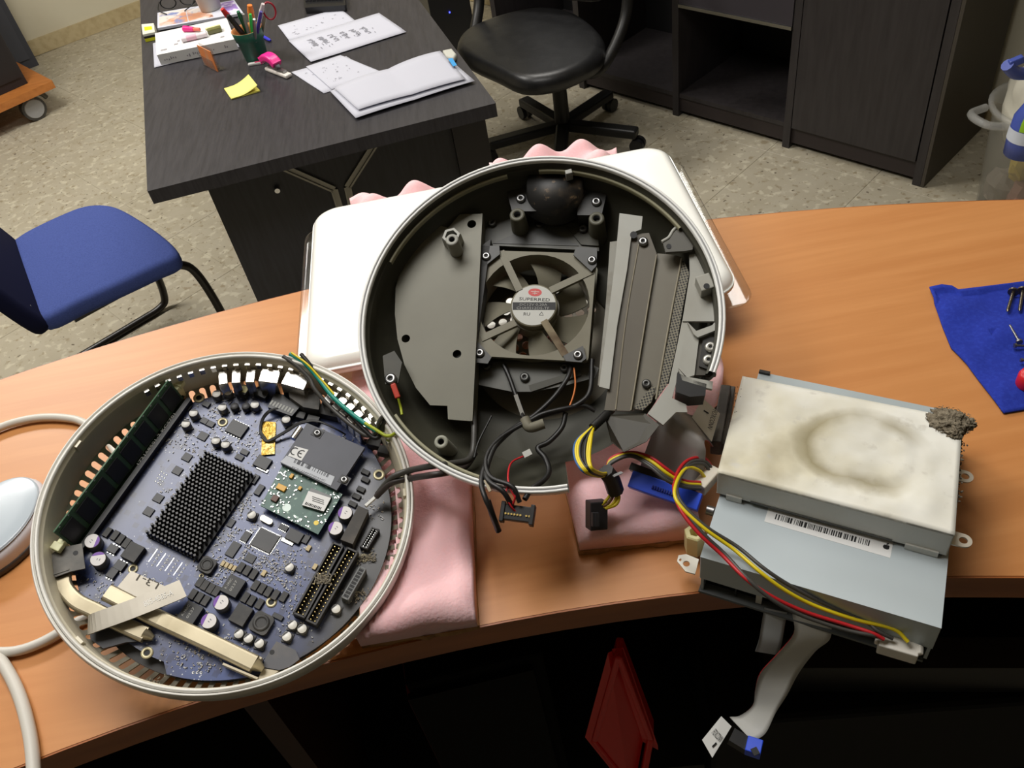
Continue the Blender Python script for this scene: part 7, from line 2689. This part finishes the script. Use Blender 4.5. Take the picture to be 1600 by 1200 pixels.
# ------------------------------------------------------------------ trolley with a dark box at the left
cz_ = 0.155
tr_ = thing('trolley', 'orange wooden trolley board on a grey caster at the left', 'trolley', (0, 0, 0))
c0, c1, c2_ = W(82, 126, cz_), W(-130, 222, cz_), W(36, 100, cz_)
dl = (c1 - c0).normalized()
dp_ = V((-dl.y, dl.x, 0))
dp_ = dp_ if dp_.dot(c2_ - c0) > 0 else -dp_
q = [c0, c0 + dl * 0.9, c0 + dl * 0.9 + dp_ * 0.55, c0 + dp_ * 0.55]
mb = MB()
mb.prism([v[:2] for v in q], cz_ - 0.035, cz_)
mb.build('board', mat('trolley_wood', (184, 116, 56), 0.45, noise=(4, (166, 100, 44), 0.35, 0.7, (2, 12, 12))), tr_, bevel=0.004)
wp = W(62, 186, 0.0)
wn = -dp_
wc = V((wp.x, wp.y, 0.058))
mb = MB()
mb.cyl(wc + wn * 0.012, wc - wn * 0.028, 0.058, n=28)
wh = mb.build('caster_wheel', mat('caster_tyre', (60, 58, 54), 0.5), tr_)
mb = MB()
mb.cyl(wc + wn * 0.012, wc + wn * 0.016, 0.047, 0.044, n=28)
mb.build('wheel_cover', mat('wheel_cover_grey', (150, 150, 150), 0.4), wh)
mb = MB()
mb.tube([wc + V((0, 0, 0.064)) + dl * 0.04, wc + V((0, 0, 0.068)) - dl * 0.02, wc + V((0, 0, 0.048)) - dl * 0.065, wc + V((0, 0, 0.02)) - dl * 0.08], 0.012, 8)
mb.cyl(wc + V((0, 0, 0.06)), V((wc.x, wc.y, cz_ - 0.035)), 0.012, n=10)
mb.build('caster_fork', mat('caster_fork', (74, 70, 58), 0.45), tr_)
for k in (0.15, 0.75):
    p = q[0].lerp(q[1], k) + dp_ * (0.45 if k < 0.5 else 0.3)
    mb = MB()
    mb.cyl((p.x, p.y, 0.0), (p.x, p.y, cz_ - 0.036), 0.03, 0.02, n=12)
    mb.build('caster_wheel', mat('caster_tyre', (60, 58, 54)), tr_)
bxx = thing('black_cabinet', 'tall black cabinet standing on the orange trolley', 'cabinet', (0, 0, 0))
f0 = W(44, 130, cz_)
qq = [f0, f0 + dl * 0.62, f0 + dl * 0.62 + dp_ * 0.46, f0 + dp_ * 0.46]
mb = MB()
mb.prism([v[:2] for v in qq], cz_ + 0.001, 0.95)
mb.build('cabinet_body', mat('cabinet_black', (34, 30, 32), 0.5), bxx, bevel=0.003)
mb = MB()
g0, g1 = f0 + dl * 0.02, f0 + dl * 0.60
mb.bar(g0 - dp_ * 0.003 + V((0, 0, 0.42)), g1 - dp_ * 0.003 + V((0, 0, 0.42)), 0.006, 0.76)
mb.build('door', mat('cabinet_black_door', (30, 26, 28), 0.5), bxx)
gb_ = thing('grey_cabinet', 'dark blue grey cabinet behind the trolley at the left wall', 'cabinet', (0, 0, 0))
h0 = W(52, 92, 0.0)
fd = (corner[0] - corner[1]).normalized()
fd = V((fd.x, fd.y, 0))
fn = V((nf.x, nf.y, 0))
h0 = h0 + fn * 0.13
qq = [h0, h0 - fd * 0.9, h0 - fd * 0.9 - fn * 0.11, h0 - fn * 0.11]
mb = MB()
mb.prism([v[:2] for v in qq], 0.001, 1.2)
mb.build('cabinet_body', mat('cabinet_blue_grey', (62, 64, 72), 0.5), gb_, bevel=0.003)
mb = MB()
mb.bar(h0 - fd * 0.03 + fn * 0.004 + V((0, 0, 0.6)), h0 - fd * 0.85 + fn * 0.004 + V((0, 0, 0.6)), 0.008, 1.1)
mb.build('door', mat('cabinet_blue_grey_door', (70, 72, 80), 0.45), gb_)

# ------------------------------------------------------------------ dark things under the counter
UZ = 0.74
rt = thing('red_tray', 'red plastic tray standing on its corner beneath the counter', 'tray', (0, 0, 0))
red_p = mat('red_tray_plastic', (226, 40, 36), 0.4)
zz = 0.95
K = [W(952, 1016, 1.06), W(914, 1150, 0.90), W(1000, 1215, 0.82), W(1000, 1155, 0.90)]
tk = V((0.035, 0.012, -0.004))
a, b, c, d = W(950, 1020, 1.05), W(914, 1152, 0.92), W(985, 1240, 0.86), W(1001, 1150, 0.93)
nrmk = (b - a).cross(d - a).normalized()
mb = MB()
q2 = [W(966, 1010, 1.05), W(916, 1140, 0.92), W(985, 1240, 0.85), W(1029, 1165, 0.92)]
mb.add([a, b, c, d, a + tk * 0.1, b + tk * 0.1, c + tk * 0.1, d + tk * 0.1], [(0, 1, 2, 3), (7, 6, 5, 4), (0, 4, 5, 1), (1, 5, 6, 2), (2, 6, 7, 3), (3, 7, 4, 0)])
mb.build('tray_face', red_p, rt)
for i, (p0, p1) in enumerate(((a, b), (b, c), (c, d), (d, a))):
    mb = MB()
    mb.bar(p0 + tk * 0.3, p1 + tk * 0.3, 0.006, 0.022, up=nrmk)
    mb.build('tray_rim', red_p, rt, bevel=0.002)
mb = MB()
e0, e1 = W(974, 1012, 1.05), W(1028, 1165, 0.92)
f0_, f1_ = W(956, 1014, 1.05), W(1003, 1152, 0.93)
mb.add([f0_, f1_, e1, e0, f0_ - V((0, 0, .01)), f1_ - V((0, 0, .01)), e1 - V((0, 0, .01)), e0 - V((0, 0, .01))], [(0, 1, 2, 3), (7, 6, 5, 4), (0, 4, 5, 1), (1, 5, 6, 2), (2, 6, 7, 3), (3, 7, 4, 0)])
mb.build('tray_side', red_p, rt)
# black printer and boxes on the lower shelf, right
pr = thing('printer', 'black printer with a silver strip on the shelf under the counter', 'printer', (0, 0, 0))
mb = MB()
c = W(1470, 1120, UZ + 0.16)
mb.box((c.x, c.y + 0.085, UZ + 0.085), (0.40, 0.16, 0.165), -0.12)
mb.build('printer_body', mat('printer_black', (9, 9, 10), 0.6, spec=0.2), pr, bevel=0.006)
mb = MB()
mb.bar(W(1472, 1134, UZ + 0.10), W(1570, 1136, UZ + 0.10), 0.004, 0.006)
mb.build('silver_strip', alu, pr)
mb = MB()
mb.bar(W(1190, 1040, UZ + 0.19), W(1600, 1040, UZ + 0.19), 0.03, 0.05)
mb.build('paper_tray', mat('printer_grey', (34, 33, 32), 0.5), pr)
ub = thing('computer_case', 'black computer case standing under the counter beside the red tray', 'computer', (0, 0, 0))
mb = MB()
c = W(760, 1130, 0.95)
mb.box((c.x, c.y + 0.12, 0.76 + 0.15), (0.12, 0.24, 0.29), 0.05)
mb.build('case_body', mat('case_black', (5, 5, 6), 0.8, spec=0.1), ub, bevel=0.004)
mb = MB()
mb.box((c.x, c.y - 0.003, 0.76 + 0.15), (0.11, 0.006, 0.26), 0.05)
mb.build('front_panel', mat('case_front', (6, 6, 7), 0.7, spec=0.1), ub)
fo = thing('ring_binder', 'dim dark red binder standing under the counter left of the red tray', 'binder', (0, 0, 0))
p = W(668, 1090, 1.0) + V((-0.01, 0, 0))
mb = MB()
mb.box((p.x, p.y + 0.06, 0.90), (0.022, 0.14, 0.24), 0.1)
mb.build('cover', mat('binder_red', (120, 22, 22), 0.6), fo, bevel=0.002)
mb = MB()
mb.box((p.x + 0.008, p.y - 0.0115, 0.90), (0.016, 0.002, 0.20), 0.1)
mb.build('spine_label', mat('binder_label', (86, 22, 22), 0.6), fo)

# ------------------------------------------------------------------ every Empty goes to the base of its thing
bpy.context.view_layer.update()
for o in list(col.objects):
    if o.type == 'EMPTY' and o.parent is None and o.location.length < 1e-6 and o.get('category'):
        kids = [c for c in o.children]
        pts = []
        for c in kids:
            if c.type == 'MESH':
                pts += [c.matrix_world @ V(b) for b in c.bound_box]
        if not pts:
            continue
        base_p = V(((min(p.x for p in pts) + max(p.x for p in pts)) / 2, (min(p.y for p in pts) + max(p.y for p in pts)) / 2, min(p.z for p in pts)))
        o.location = base_p
        for c in kids:
            c.location = V(c.location) - base_p
